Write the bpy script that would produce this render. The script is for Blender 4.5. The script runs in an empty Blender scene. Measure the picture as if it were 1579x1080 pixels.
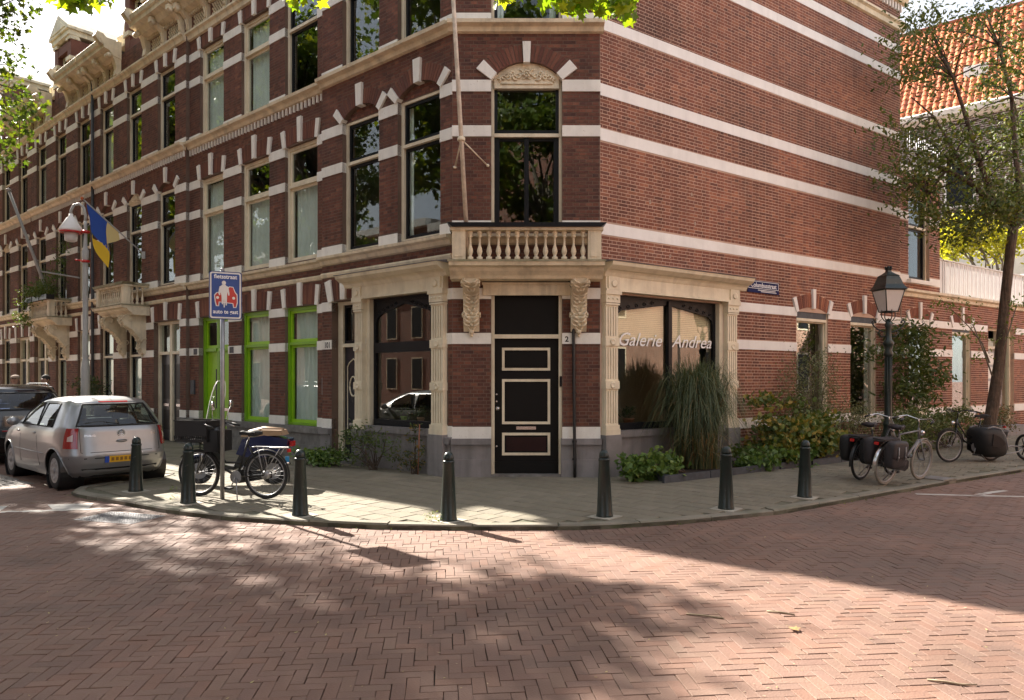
import bpy, math, random
from mathutils import Vector, Matrix, noise
random.seed(7)
R_ = math.radians
PI = math.pi
S = bpy.context.scene
COL = S.collection
# ------------------------------------------------------------------ camera, sky, sun, exposure
cam_d = bpy.data.cameras.new('camera')
cam = bpy.data.objects.new('camera', cam_d)
COL.objects.link(cam)
cam.location = (0, 0, 1.76)
cam.rotation_euler = (R_(90), 0, 0)
cam_d.sensor_width = 36
cam_d.lens = 25.08
cam_d.shift_y = 0.02787
cam_d.clip_start = 0.05
cam_d.clip_end = 2000
S.camera = cam
SUN_AZ = 133.6      # direction towards the sun, degrees counter-clockwise from +X
SUN_EL = 35.7
W = bpy.data.worlds.new('World')
S.world = W
W.use_nodes = True
nt = W.node_tree
sky = nt.nodes.new('ShaderNodeTexSky')
sky.sky_type = 'NISHITA'
sky.sun_disc = False
sky.sun_elevation = R_(SUN_EL)
sky.sun_rotation = R_(90 - SUN_AZ)
sky.air_density = 1.0
sky.dust_density = 1.2
sky.ozone_density = 1.0
bg = nt.nodes['Background']
bg.inputs['Strength'].default_value = 0.072
# thin bright cloud veil mixed over the blue
tcw = nt.nodes.new('ShaderNodeTexCoord')
nzw = nt.nodes.new('ShaderNodeTexNoise')
nzw.inputs['Scale'].default_value = 2.2
nzw.inputs['Detail'].default_value = 6
rmp = nt.nodes.new('ShaderNodeValToRGB')
rmp.color_ramp.elements[0].position = 0.35
rmp.color_ramp.elements[0].color = (0.35, 0.35, 0.35, 1)
rmp.color_ramp.elements[1].position = 0.6
rmp.color_ramp.elements[1].color = (0.85, 0.85, 0.85, 1)
mxw = nt.nodes.new('ShaderNodeMix')
mxw.data_type = 'RGBA'
nt.links.new(tcw.outputs['Generated'], nzw.inputs['Vector'])
nt.links.new(nzw.outputs['Fac'], rmp.inputs['Fac'])
nt.links.new(rmp.outputs['Color'], mxw.inputs['Factor'])
nt.links.new(sky.outputs['Color'], mxw.inputs['A'])
mxw.inputs['B'].default_value = (4.6, 4.6, 4.7, 1)
nt.links.new(mxw.outputs['Result'], bg.inputs['Color'])
sun_d = bpy.data.lights.new('sun', 'SUN')
sun_d.energy = 5.0
sun_d.angle = R_(0.55)
sun_d.color = (1.0, 0.91, 0.80)
sun = bpy.data.objects.new('sun', sun_d)
COL.objects.link(sun)
sv = Vector((math.cos(R_(SUN_AZ)) * math.cos(R_(SUN_EL)), math.sin(R_(SUN_AZ)) * math.cos(R_(SUN_EL)), math.sin(R_(SUN_EL))))
sun.rotation_euler = sv.to_track_quat('Z', 'Y').to_euler()
S.view_settings.view_transform = 'Standard'
S.view_settings.look = 'None'
S.view_settings.exposure = 2.0
S.view_settings.gamma = 1
S.view_settings.use_curve_mapping = False
S.render.engine = 'CYCLES'
S.cycles.max_bounces = 7
S.cycles.transparent_max_bounces = 12
S.cycles.caustics_reflective = False
S.cycles.caustics_refractive = False

# ------------------------------------------------------------------ geometry of the place
KERB = 0.06
def unit(a, b):
    n = math.hypot(a, b)
    return (a / n, b / n)
CL = (-1.034, 12.384)
CR = (1.528, 12.384)
UL = unit(-1309.5, 1100)
UR = unit(1578.5, 1100)
NL = (-UL[1], UL[0])
NR = (UR[1], -UR[0])

class Frame:
    """facade frame: s along the wall, o outwards, z up"""
    def __init__(f, c, u, n, off=0.0):
        f.c = (c[0] + n[0] * off, c[1] + n[1] * off); f.u = u; f.n = n
        f.flip = (u[0] * n[1] - u[1] * n[0]) < 0
    def __call__(f, s, o, z):
        return (f.c[0] + f.u[0] * s + f.n[0] * o, f.c[1] + f.u[1] * s + f.n[1] * o, z)
    def shifted(f, off):
        return Frame(f.c, f.u, f.n, off)
class Ident:
    flip = False
    def __call__(f, x, y, z): return (x, y, z)
ID = Ident()
FL = Frame(CL, UL, NL)
FRR = Frame(CR, UR, NR)
FC = Frame((0, 12.384), (1, 0), (0, -1))      # chamfer, s = world X

# ------------------------------------------------------------------ mesh helper
class MB:
    def __init__(m, F=ID):
        m.v = []; m.f = []; m.t = []; m.sm = []; m.F = F; m.T = 0.0
    def pv(m, p):
        m.v.append(m.F(*p)); return len(m.v) - 1
    def face(m, idx, smooth=False, tone=None):
        m.f.append(tuple(reversed(idx)) if m.F.flip else tuple(idx))
        m.t.append(m.T if tone is None else tone); m.sm.append(smooth)
    def poly(m, pts, smooth=False):
        m.face([m.pv(p) for p in pts], smooth)
    def box(m, a, b, back=True, tone=None):
        x0, y0, z0 = a; x1, y1, z1 = b
        if x0 > x1: x0, x1 = x1, x0
        if y0 > y1: y0, y1 = y1, y0
        if z0 > z1: z0, z1 = z1, z0
        i = [m.pv(p) for p in ((x0, y0, z0), (x1, y0, z0), (x1, y1, z0), (x0, y1, z0), (x0, y0, z1), (x1, y0, z1), (x1, y1, z1), (x0, y1, z1))]
        fs = [(3, 2, 1, 0), (4, 5, 6, 7), (1, 2, 6, 5), (2, 3, 7, 6), (3, 0, 4, 7)]
        if back: fs.append((0, 1, 5, 4))
        for q in fs: m.face([i[k] for k in q], tone=tone)
        return m
    def prism(m, poly, o0, o1, plane='so'):
        """extrude polygon; 'sz': poly in (s,z), extruded along o; 'xy': poly in plan, extruded z; 'oz': poly (o,z) extruded along s"""
        def P(p, k):
            if plane == 'sz': return (p[0], k, p[1])
            if plane == 'oz': return (k, p[0], p[1])
            return (p[0], p[1], k)
        ar = sum(poly[i][0] * poly[(i + 1) % len(poly)][1] - poly[(i + 1) % len(poly)][0] * poly[i][1] for i in range(len(poly)))
        if ar < 0: poly = list(reversed(poly))
        n = len(poly)
        a = [m.pv(P(p, o0)) for p in poly]; b = [m.pv(P(p, o1)) for p in poly]
        par = (o1 > o0) != (plane == 'sz')
        A = a if par else list(reversed(a)); B = b if par else list(reversed(b))
        m.face(list(reversed(A))); m.face(B)
        for i in range(n):
            j = (i + 1) % n
            q = (a[i], a[j], b[j], b[i])
            m.face(q if par else tuple(reversed(q)))
        return m
    def tube(m, pts, r, n=8, cap=True, smooth=True):
        pts = [Vector(p) for p in pts]
        rs = r if isinstance(r, (list, tuple)) else [r] * len(pts)
        rings = []; pu = None
        for i, p in enumerate(pts):
            if i == 0: d = pts[1] - p
            elif i == len(pts) - 1: d = p - pts[i - 1]
            else: d = (pts[i + 1] - p).normalized() + (p - pts[i - 1]).normalized()
            d = d.normalized() if d.length > 1e-9 else Vector((0, 0, 1))
            u = d.cross(Vector((0, 0, 1))) if pu is None else pu - d * pu.dot(d)
            if u.length < 1e-3: u = d.cross(Vector((1, 0, 0)))
            u.normalize(); w = d.cross(u); pu = u
            rings.append([m.pv(p + (u * math.cos(2 * PI * k / n) + w * math.sin(2 * PI * k / n)) * rs[i]) for k in range(n)])
        for a, b in zip(rings, rings[1:]):
            for k in range(n):
                m.face((a[k], a[(k + 1) % n], b[(k + 1) % n], b[k]), smooth)
        if cap:
            m.face(list(reversed(rings[0]))); m.face(rings[-1])
        return m
    def lathe(m, c, prof, n=12, smooth=True, axis='z', sq=False, rot=0):
        """prof: (r, h) from bottom to top"""
        rings = []
        for r, h in prof:
            ring = []
            for k in range(n):
                a = 2 * PI * k / n + rot
                x, y = r * math.cos(a), r * math.sin(a)
                if axis == 'z': p = (c[0] + x, c[1] + y, c[2] + h)
                elif axis == 'y': p = (c[0] + y, c[1] + h, c[2] + x)
                else: p = (c[0] + h, c[1] + x, c[2] + y)
                ring.append(m.pv(p))
            rings.append(ring)
        for a, b in zip(rings, rings[1:]):
            for k in range(n):
                m.face((a[k], a[(k + 1) % n], b[(k + 1) % n], b[k]), smooth)
        m.face(list(reversed(rings[0]))); m.face(rings[-1])
        return m
    def sph(m, c, r, n=8, k=5, sc=(1, 1, 1)):
        rings = []
        for j in range(1, k):
            a = PI * j / k - PI / 2
            rings.append([m.pv((c[0] + r * sc[0] * math.cos(a) * math.cos(2 * PI * i / n), c[1] + r * sc[1] * math.cos(a) * math.sin(2 * PI * i / n), c[2] + r * sc[2] * math.sin(a))) for i in range(n)])
        b = m.pv((c[0], c[1], c[2] - r * sc[2])); t = m.pv((c[0], c[1], c[2] + r * sc[2]))
        for i in range(n):
            m.face((b, rings[0][(i + 1) % n], rings[0][i]), True)
            m.face((t, rings[-1][i], rings[-1][(i + 1) % n]), True)
        for a, q in zip(rings, rings[1:]):
            for i in range(n): m.face((a[i], a[(i + 1) % n], q[(i + 1) % n], q[i]), True)
        return m
    def blob(m, c, h, e=.45, n=16, k=10, shear=0.0):
        """rounded soft box (superellipsoid)"""
        f = lambda w, p: math.copysign(abs(w) ** p, w)
        rings = []
        for j in range(1, k):
            a = PI * j / k - PI / 2; cz = f(math.sin(a), e); cr_ = f(math.cos(a), e)
            rings.append([m.pv((c[0] + h[0] * cr_ * f(math.cos(2 * PI * i / n), e) + shear * cz * h[2], c[1] + h[1] * cr_ * f(math.sin(2 * PI * i / n), e), c[2] + h[2] * cz)) for i in range(n)])
        for a, q in zip(rings, rings[1:]):
            for i in range(n): m.face((a[i], a[(i + 1) % n], q[(i + 1) % n], q[i]), True)
        m.face(list(reversed(rings[0])), True); m.face(rings[-1], True)
        return m
    def build(m, name, mat, parent=None, tone=False):
        me = bpy.data.meshes.new(name)
        off = Vector((0, 0, 0))
        if parent is not None:
            r = parent
            while r.parent: r = r.parent
            off = Vector(r.location)
        me.from_pydata([(p[0] - off[0], p[1] - off[1], p[2] - off[2]) for p in m.v], [], m.f)
        me.polygons.foreach_set('use_smooth', m.sm)
        if tone:
            at = me.attributes.new('tone', 'FLOAT', 'FACE'); at.data.foreach_set('value', m.t)
        for q in (mat if isinstance(mat, (list, tuple)) else [mat]): me.materials.append(q)
        o = bpy.data.objects.new(name, me); COL.objects.link(o)
        if parent is not None: o.parent = parent
        return o

def thing(name, label, cat, loc=(0, 0, 0), rz=0, group=None):
    o = bpy.data.objects.new(name, None); COL.objects.link(o)
    o.empty_display_size = 0.2
    o.location = loc; o.rotation_euler = (0, 0, rz); o['label'] = label; o['category'] = cat
    if group: o['group'] = group
    return o
def tag(o, label, cat, group=None, kind=None):
    o['label'] = label; o['category'] = cat
    if group: o['group'] = group
    if kind: o['kind'] = kind
    return o
def place(root, loc, rz=0, tilt=None):
    root.location = loc; root.rotation_euler = (0, tilt or 0, rz)
def kids(o): return [c for c in COL.objects if c.parent == o]
def copy_tree(root, loc, rz, label, group=None):
    ch = {}
    for c in COL.objects:
        if c.parent: ch.setdefault(c.parent.name, []).append(c)
    def rec(o, par):
        n = o.copy(); COL.objects.link(n)
        if par is not None: n.parent = par
        for c in ch.get(o.name, []): rec(c, n)
        return n
    r = rec(root, None); r.location = loc; r.rotation_euler = (0, 0, rz); r['label'] = label
    if group: r['group'] = group
    return r

# ------------------------------------------------------------------ materials
def mat(name, col, rough=0.7, var=0.0, vscale=3.0, bump=0.0, bscale=40.0, metal=0.0, spec=0.5, col2=None, coat=0.0, tone=None, emit=None, sss=0.0, wear=None, streak=0.0, long_=False):
    """procedural surface: base colour, large soft variation, fine grain, optional wear colour"""
    M = bpy.data.materials.new(name); M.use_nodes = True
    t = M.node_tree; N = t.nodes; L = t.links; b = N['Principled BSDF']
    b.inputs['Roughness'].default_value = rough; b.inputs['Metallic'].default_value = metal
    b.inputs['Specular IOR Level'].default_value = spec
    if coat: b.inputs['Coat Weight'].default_value = coat; b.inputs['Coat Roughness'].default_value = 0.08
    tc = N.new('ShaderNodeTexCoord')
    base = N.new('ShaderNodeRGB'); base.outputs[0].default_value = (*col, 1)
    out = base.outputs[0]
    if tone:
        at = N.new('ShaderNodeAttribute'); at.attribute_name = 'tone'
        oi = N.new('ShaderNodeObjectInfo')
        ad = N.new('ShaderNodeMath'); ad.operation = 'ADD'; L.new(at.outputs['Fac'], ad.inputs[0]); L.new(oi.outputs['Random'], ad.inputs[1])
        fr = N.new('ShaderNodeMath'); fr.operation = 'FRACT'; L.new(ad.outputs[0], fr.inputs[0])
        rp = N.new('ShaderNodeValToRGB'); rp.color_ramp.elements.remove(rp.color_ramp.elements[1])
        for i, c in enumerate(tone):
            e = rp.color_ramp.elements[0] if i == 0 else rp.color_ramp.elements.new(i / (len(tone) - 1))
            e.position = i / (len(tone) - 1); e.color = (*c, 1)
        L.new(fr.outputs[0], rp.inputs['Fac']); out = rp.outputs['Color']
    if var:
        nz = N.new('ShaderNodeTexNoise'); nz.inputs['Scale'].default_value = vscale; nz.inputs['Detail'].default_value = 5; nz.inputs['Roughness'].default_value = 0.62
        L.new(tc.outputs['Object'], nz.inputs['Vector'])
        mr = N.new('ShaderNodeMapRange'); mr.inputs[1].default_value = 0.3; mr.inputs[2].default_value = 0.7
        mr.inputs[3].default_value = 1 - var; mr.inputs[4].default_value = 1 + var
        L.new(nz.outputs['Fac'], mr.inputs[0])
        mx = N.new('ShaderNodeMix'); mx.data_type = 'RGBA'; mx.blend_type = 'MULTIPLY'; mx.inputs['Factor'].default_value = 1
        L.new(out, mx.inputs['A']); L.new(mr.outputs[0], mx.inputs['B']); out = mx.outputs['Result']
    if col2 is not None:
        n2 = N.new('ShaderNodeTexNoise'); n2.inputs['Scale'].default_value = vscale * 0.45; n2.inputs['Detail'].default_value = 8; n2.inputs['Roughness'].default_value = 0.7
        L.new(tc.outputs['Object'], n2.inputs['Vector'])
        r2 = N.new('ShaderNodeMapRange'); r2.inputs[1].default_value = 0.5; r2.inputs[2].default_value = 0.68
        r2.inputs[3].default_value = 0; r2.inputs[4].default_value = 0.75
        L.new(n2.outputs['Fac'], r2.inputs[0])
        m2 = N.new('ShaderNodeMix'); m2.data_type = 'RGBA'; L.new(r2.outputs[0], m2.inputs['Factor'])
        L.new(out, m2.inputs['A']); m2.inputs['B'].default_value = (*col2, 1); out = m2.outputs['Result']
    if streak:      # rain streaks and soot runs, long in z
        mp_ = N.new('ShaderNodeMapping'); mp_.inputs['Scale'].default_value = (3.2, 3.2, 0.28); L.new(tc.outputs['Object'], mp_.inputs['Vector'])
        n4 = N.new('ShaderNodeTexNoise'); n4.inputs['Scale'].default_value = 1.6; n4.inputs['Detail'].default_value = 6; n4.inputs['Roughness'].default_value = 0.6; L.new(mp_.outputs[0], n4.inputs['Vector'])
        r4_ = N.new('ShaderNodeMapRange'); r4_.inputs[1].default_value = 0.48; r4_.inputs[2].default_value = 0.7; r4_.inputs[3].default_value = 1.0; r4_.inputs[4].default_value = 1 - streak; L.new(n4.outputs['Fac'], r4_.inputs[0])
        m4 = N.new('ShaderNodeMix'); m4.data_type = 'RGBA'; m4.blend_type = 'MULTIPLY'; m4.inputs['Factor'].default_value = 1
        L.new(out, m4.inputs['A']); L.new(r4_.outputs[0], m4.inputs['B']); out = m4.outputs['Result']
    if wear is not None:
        n3 = N.new('ShaderNodeTexNoise'); n3.inputs['Scale'].default_value = 26; n3.inputs['Detail'].default_value = 3
        L.new(tc.outputs['Object'], n3.inputs['Vector'])
        r3 = N.new('ShaderNodeMapRange'); r3.inputs[1].default_value = 0.66; r3.inputs[2].default_value = 0.72
        L.new(n3.outputs['Fac'], r3.inputs[0])
        m3 = N.new('ShaderNodeMix'); m3.data_type = 'RGBA'; L.new(r3.outputs[0], m3.inputs['Factor'])
        L.new(out, m3.inputs['A']); m3.inputs['B'].default_value = (*wear, 1); out = m3.outputs['Result']
    L.new(out, b.inputs['Base Color'])
    if bump:
        bn = N.new('ShaderNodeTexNoise'); bn.inputs['Scale'].default_value = bscale; bn.inputs['Detail'].default_value = 6
        if long_:
            mq = N.new('ShaderNodeMapping'); mq.inputs['Scale'].default_value = (1, 1, 0.14); L.new(tc.outputs['Object'], mq.inputs['Vector']); L.new(mq.outputs[0], bn.inputs['Vector'])
        else: L.new(tc.outputs['Object'], bn.inputs['Vector'])
        bp = N.new('ShaderNodeBump'); bp.inputs['Strength'].default_value = bump; bp.inputs['Distance'].default_value = 0.06 if long_ else 0.01
        L.new(bn.outputs['Fac'], bp.inputs['Height']); L.new(bp.outputs[0], b.inputs['Normal'])
        rr = N.new('ShaderNodeMapRange'); rr.inputs[3].default_value = max(0.03, rough - 0.12); rr.inputs[4].default_value = min(1, rough + 0.12)
        L.new(bn.outputs['Fac'], rr.inputs[0]); L.new(rr.outputs[0], b.inputs['Roughness'])
    if emit: b.inputs['Emission Color'].default_value = (*col, 1); b.inputs['Emission Strength'].default_value = emit
    return M
def glass(name, tint=(0.9, 0.95, 0.93), ior=1.55, wav=0.04, wsc=1.2, boost=1.0):
    M = bpy.data.materials.new(name); M.use_nodes = True
    t = M.node_tree; N = t.nodes; L = t.links
    for n in list(N):
        if n.type == 'BSDF_PRINCIPLED': N.remove(n)
    tr = N.new('ShaderNodeBsdfTransparent'); tr.inputs[0].default_value = (*tint, 1)
    gl = N.new('ShaderNodeBsdfGlossy'); gl.inputs['Roughness'].default_value = 0.0; gl.inputs[0].default_value = (0.95, 0.95, 0.95, 1)
    fr = N.new('ShaderNodeFresnel'); ge = N.new('ShaderNodeNewGeometry'); io = N.new('ShaderNodeMix'); io.data_type = 'FLOAT'
    io.inputs['A'].default_value = ior; io.inputs['B'].default_value = 1 / ior      # same reflectance from both faces of the pane
    L.new(ge.outputs['Backfacing'], io.inputs['Factor']); L.new(io.outputs['Result'], fr.inputs[0])
    mu = N.new('ShaderNodeMath'); mu.operation = 'MULTIPLY'; mu.use_clamp = True; mu.inputs[1].default_value = boost
    L.new(fr.outputs[0], mu.inputs[0])
    mx = N.new('ShaderNodeMixShader'); L.new(mu.outputs[0], mx.inputs[0]); L.new(tr.outputs[0], mx.inputs[1]); L.new(gl.outputs[0], mx.inputs[2])
    tc = N.new('ShaderNodeTexCoord'); nz = N.new('ShaderNodeTexNoise'); nz.inputs['Scale'].default_value = wsc; nz.inputs['Detail'].default_value = 1
    L.new(tc.outputs['Object'], nz.inputs['Vector'])
    bp = N.new('ShaderNodeBump'); bp.inputs['Strength'].default_value = wav; bp.inputs['Distance'].default_value = 0.02
    L.new(nz.outputs['Fac'], bp.inputs['Height']); L.new(bp.outputs[0], gl.inputs['Normal'])
    L.new(mx.outputs[0], N['Material Output'].inputs['Surface'])
    return M
def leafmat(name, cols, trans=0.35, rough=0.5):
    M = bpy.data.materials.new(name); M.use_nodes = True
    t = M.node_tree; N = t.nodes; L = t.links; b = N['Principled BSDF']
    at = N.new('ShaderNodeAttribute'); at.attribute_name = 'tone'
    rp = N.new('ShaderNodeValToRGB'); rp.color_ramp.elements.remove(rp.color_ramp.elements[1])
    for i, c in enumerate(cols):
        e = rp.color_ramp.elements[0] if i == 0 else rp.color_ramp.elements.new(i / (len(cols) - 1))
        e.position = i / (len(cols) - 1); e.color = (*c, 1)
    L.new(at.outputs['Fac'], rp.inputs['Fac']); L.new(rp.outputs['Color'], b.inputs['Base Color'])
    b.inputs['Roughness'].default_value = rough
    tl = N.new('ShaderNodeBsdfTranslucent'); hs = N.new('ShaderNodeMix'); hs.data_type = 'RGBA'; hs.blend_type = 'MULTIPLY'; hs.inputs['Factor'].default_value = 1
    L.new(rp.outputs['Color'], hs.inputs['A']); hs.inputs['B'].default_value = (1.9, 1.8, 0.7, 1); L.new(hs.outputs['Result'], tl.inputs[0])
    mx = N.new('ShaderNodeMixShader'); mx.inputs[0].default_value = trans
    L.new(b.outputs[0], mx.inputs[1]); L.new(tl.outputs[0], mx.inputs[2]); L.new(mx.outputs[0], N['Material Output'].inputs['Surface'])
    return M
def brickwall_tex(name, c1, c2, mort, scale=1.0, bw=0.22, rh=0.0625, ms=0.012, off=0.5):
    """flat brick pattern for walls too far away to tell the bricks apart; u = along wall from UV"""
    M = bpy.data.materials.new(name); M.use_nodes = True
    t = M.node_tree; N = t.nodes; L = t.links; b = N['Principled BSDF']; b.inputs['Roughness'].default_value = 0.85
    uv = N.new('ShaderNodeUVMap')
    bk = N.new('ShaderNodeTexBrick'); bk.inputs['Color1'].default_value = (*c1, 1); bk.inputs['Color2'].default_value = (*c2, 1); bk.inputs['Mortar'].default_value = (*mort, 1)
    bk.inputs['Scale'].default_value = scale; bk.inputs['Brick Width'].default_value = bw; bk.inputs['Row Height'].default_value = rh; bk.inputs['Mortar Size'].default_value = ms * 0.5
    bk.offset = off
    L.new(uv.outputs[0], bk.inputs['Vector'])
    nz = N.new('ShaderNodeTexNoise'); nz.inputs['Scale'].default_value = 0.8; nz.inputs['Detail'].default_value = 6; L.new(uv.outputs[0], nz.inputs['Vector'])
    mr = N.new('ShaderNodeMapRange'); mr.inputs[1].default_value = 0.3; mr.inputs[2].default_value = 0.7; mr.inputs[3].default_value = 0.75; mr.inputs[4].default_value = 1.2
    L.new(nz.outputs['Fac'], mr.inputs[0])
    mx = N.new('ShaderNodeMix'); mx.data_type = 'RGBA'; mx.blend_type = 'MULTIPLY'; mx.inputs['Factor'].default_value = 1
    L.new(bk.outputs['Color'], mx.inputs['A']); L.new(mr.outputs[0], mx.inputs['B']); L.new(mx.outputs['Result'], b.inputs['Base Color'])
    bp = N.new('ShaderNodeBump'); bp.inputs['Strength'].default_value = 0.4; bp.inputs['Distance'].default_value = 0.01; bp.invert = True
    L.new(bk.outputs['Fac'], bp.inputs['Height']); L.new(bp.outputs[0], b.inputs['Normal'])
    return M

BR_T0 = [(0.17, 0.062, 0.042), (0.125, 0.046, 0.034), (0.21, 0.080, 0.052), (0.095, 0.038, 0.032), (0.15, 0.052, 0.036), (0.24, 0.10, 0.065), (0.135, 0.054, 0.044), (0.17, 0.062, 0.042)]
BR_T = [(r * .95, g * .93, b_ * .86) for r, g, b_ in BR_T0]
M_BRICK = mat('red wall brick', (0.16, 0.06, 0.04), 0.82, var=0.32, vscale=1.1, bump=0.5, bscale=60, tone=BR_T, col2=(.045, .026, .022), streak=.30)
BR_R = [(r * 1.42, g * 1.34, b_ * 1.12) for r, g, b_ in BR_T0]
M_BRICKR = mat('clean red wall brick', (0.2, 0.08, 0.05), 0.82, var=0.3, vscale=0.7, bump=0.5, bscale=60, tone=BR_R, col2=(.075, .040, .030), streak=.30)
BR_D = [(r * 0.62, g * 0.7, b_ * 0.8) for r, g, b_ in BR_T]
M_BRICKD = mat('sooty dark wall brick', (0.1, 0.05, 0.04), 0.85, var=0.25, vscale=0.9, bump=0.5, bscale=60, tone=[(0.13, 0.07, 0.055), (0.09, 0.055, 0.045), (0.17, 0.10, 0.08), (0.12, 0.06, 0.05)])
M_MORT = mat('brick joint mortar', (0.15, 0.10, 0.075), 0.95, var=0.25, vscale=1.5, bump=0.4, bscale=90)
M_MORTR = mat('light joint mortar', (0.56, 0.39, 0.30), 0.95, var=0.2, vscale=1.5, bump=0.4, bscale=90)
M_VOUS = mat('arch brick', (0.14, 0.05, 0.035), 0.8, var=0.2, vscale=2, bump=0.4, tone=BR_T)
M_BAND = mat('painted white stone band', (0.86, 0.84, 0.78), 0.62, var=0.07, vscale=2.2, bump=0.3, bscale=50, wear=(0.66, 0.62, 0.55), col2=(.74, .72, .65), streak=.10)
M_BANDR = mat('bright white stone band', (0.88, 0.86, 0.82), 0.62, var=0.05, vscale=2.2, bump=0.25, bscale=50, col2=(.78, .75, .70), streak=.08)
M_CREAM = mat('cream painted wood', (0.78, 0.70, 0.53), 0.5, var=0.08, vscale=3, bump=0.12, bscale=30, col2=(0.62, 0.53, 0.38), streak=.18)
M_CREAM2 = mat('cream painted plaster', (0.78, 0.68, 0.50), 0.6, var=0.12, vscale=4, bump=0.4, bscale=45, col2=(0.54, 0.45, 0.31), streak=.28)
M_MOSS = mat('mossy plaster edge', (0.30, 0.27, 0.18), 0.8, var=0.3, vscale=6, bump=0.4, col2=(0.12, 0.14, 0.06))
M_GREY = mat('grey plinth stone', (0.24, 0.225, 0.225), 0.7, var=0.16, vscale=2.5, bump=0.3, bscale=45, col2=(0.19, 0.18, 0.17), streak=.3)
M_GREYW = mat('weathered grey plinth stone', (0.21, 0.20, 0.19), 0.8, var=0.35, vscale=4, bump=0.4, bscale=45, col2=(0.09, 0.08, 0.07))
M_DARK = mat('near black paint', (0.009, 0.010, 0.013), 0.4, var=0.2, vscale=4, spec=0.22)
M_DOOR = mat('black door paint', (0.006, 0.006, 0.006), 0.45, var=0.2, vscale=2, spec=0.2)
M_MAROON = mat('dark maroon door panel', (0.020, 0.006, 0.006), 0.45, var=0.3, vscale=3, spec=.25)
M_NAVY = mat('dark blue door paint', (0.010, 0.013, 0.022), 0.3, var=0.2)
M_GREEN = mat('lime green paint', (0.29, 0.55, 0.012), 0.42, var=0.08, vscale=4, bump=0.08)
M_GREEND = mat('deeper lime green paint', (0.19, 0.40, 0.012), 0.42, var=0.1, vscale=4)
M_GL = glass('window glass', boost=1.0)
M_GLS = glass('shop window glass', (0.93, 0.94, 0.9), 1.55, 0.02, 0.6, boost=1.25)
M_GLR = glass('side window glass', (0.9, 0.95, 0.93), 1.6, 0.02, 0.6, boost=2.4)
M_CURT = mat('white net curtain', (0.86, 0.86, 0.84), 0.9, var=0.08, vscale=3)
M_BLIND = mat('beige slatted blind', (0.86, 0.78, 0.58), 0.8, var=0.06)
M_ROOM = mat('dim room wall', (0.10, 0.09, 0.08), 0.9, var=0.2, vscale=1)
M_LEAD = mat('grey lead flashing', (0.20, 0.21, 0.24), 0.55, var=0.3, vscale=5, bump=0.3)
M_SLATE = mat('dark slate roof', (0.06, 0.065, 0.075), 0.6, var=0.3, vscale=8, bump=0.3)
M_TILE = mat('orange pantile', (0.50, 0.15, 0.055), 0.7, var=0.2, vscale=2, bump=0.3, tone=[(0.50, 0.15, 0.055), (0.40, 0.11, 0.04), (0.58, 0.20, 0.08), (0.34, 0.09, 0.04)])
M_IRON = mat('dark green cast iron paint', (0.009, 0.019, 0.017), 0.33, var=0.3, vscale=6, bump=0.25, bscale=35, wear=(.07, .075, .07))
M_BLACK = mat('black metal', (0.012, 0.012, 0.013), 0.35, var=0.2)
M_RUB = mat('black rubber', (0.016, 0.016, 0.017), 0.75, var=0.2)
M_CHR = mat('bright bare metal', (0.65, 0.65, 0.66), 0.25, metal=1.0, var=0.1)
M_STEEL = mat('dull grey steel', (0.32, 0.32, 0.33), 0.45, metal=0.7, var=0.2, vscale=6, bump=0.1)
M_WHITE = mat('white paint', (0.75, 0.74, 0.72), 0.5, var=0.06)
M_RED = mat('red plastic', (0.45, 0.02, 0.02), 0.25, var=0.1)
M_LAMPW = mat('frosted lamp glass', (0.62, 0.60, 0.58), 0.35, var=0.06)
M_ROADLINE = mat('worn white road paint', (0.52, 0.50, 0.46), 0.75, var=0.25, vscale=5, bump=0.4, col2=(0.30, 0.24, 0.21))
M_BARK = mat('brown tree bark', (0.10, 0.07, 0.05), 0.9, var=0.4, vscale=7, bump=1.0, bscale=26, long_=True, col2=(.05, .04, .03))
M_BARKG = mat('grey tree bark', (0.16, 0.14, 0.11), 0.9, var=0.35, vscale=4, bump=0.8, bscale=18)
M_SOIL = mat('dark garden soil', (0.03, 0.022, 0.016), 1.0, var=0.3, bump=1.0, bscale=30)
M_TERRA = mat('terracotta pot', (0.34, 0.14, 0.08), 0.8, var=0.15, vscale=5)
M_LEAF = leafmat('broad tree leaves', [(0.045, 0.085, 0.012), (0.07, 0.12, 0.018), (0.10, 0.155, 0.02), (0.20, 0.22, 0.02)])
M_LEAFD = leafmat('dark small leaves', [(0.022, 0.040, 0.014), (0.035, 0.060, 0.018), (0.055, 0.080, 0.022), (0.09, 0.10, 0.03)], 0.25)
M_LEAFY = leafmat('yellow leaves', [(0.32, 0.34, 0.03), (0.45, 0.42, 0.03), (0.25, 0.30, 0.03)], 0.4)
M_LEAFM = leafmat('mixed autumn shrub leaves', [(0.03, 0.055, 0.015), (0.05, 0.08, 0.02), (0.12, 0.12, 0.03), (0.24, 0.15, 0.03)], 0.25)
M_GRASS = leafmat('grey green grass blades', [(0.05, 0.075, 0.04), (0.08, 0.11, 0.055), (0.13, 0.15, 0.07), (0.26, 0.15, 0.06)], 0.2, 0.6)

def uvs(o, f):
    me = o.data; uv = me.uv_layers.new(name='UVMap')
    for p in me.polygons:
        for li in p.loop_indices:
            uv.data[li].uv = f(me.vertices[me.loops[li].vertex_index].co, p)
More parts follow.
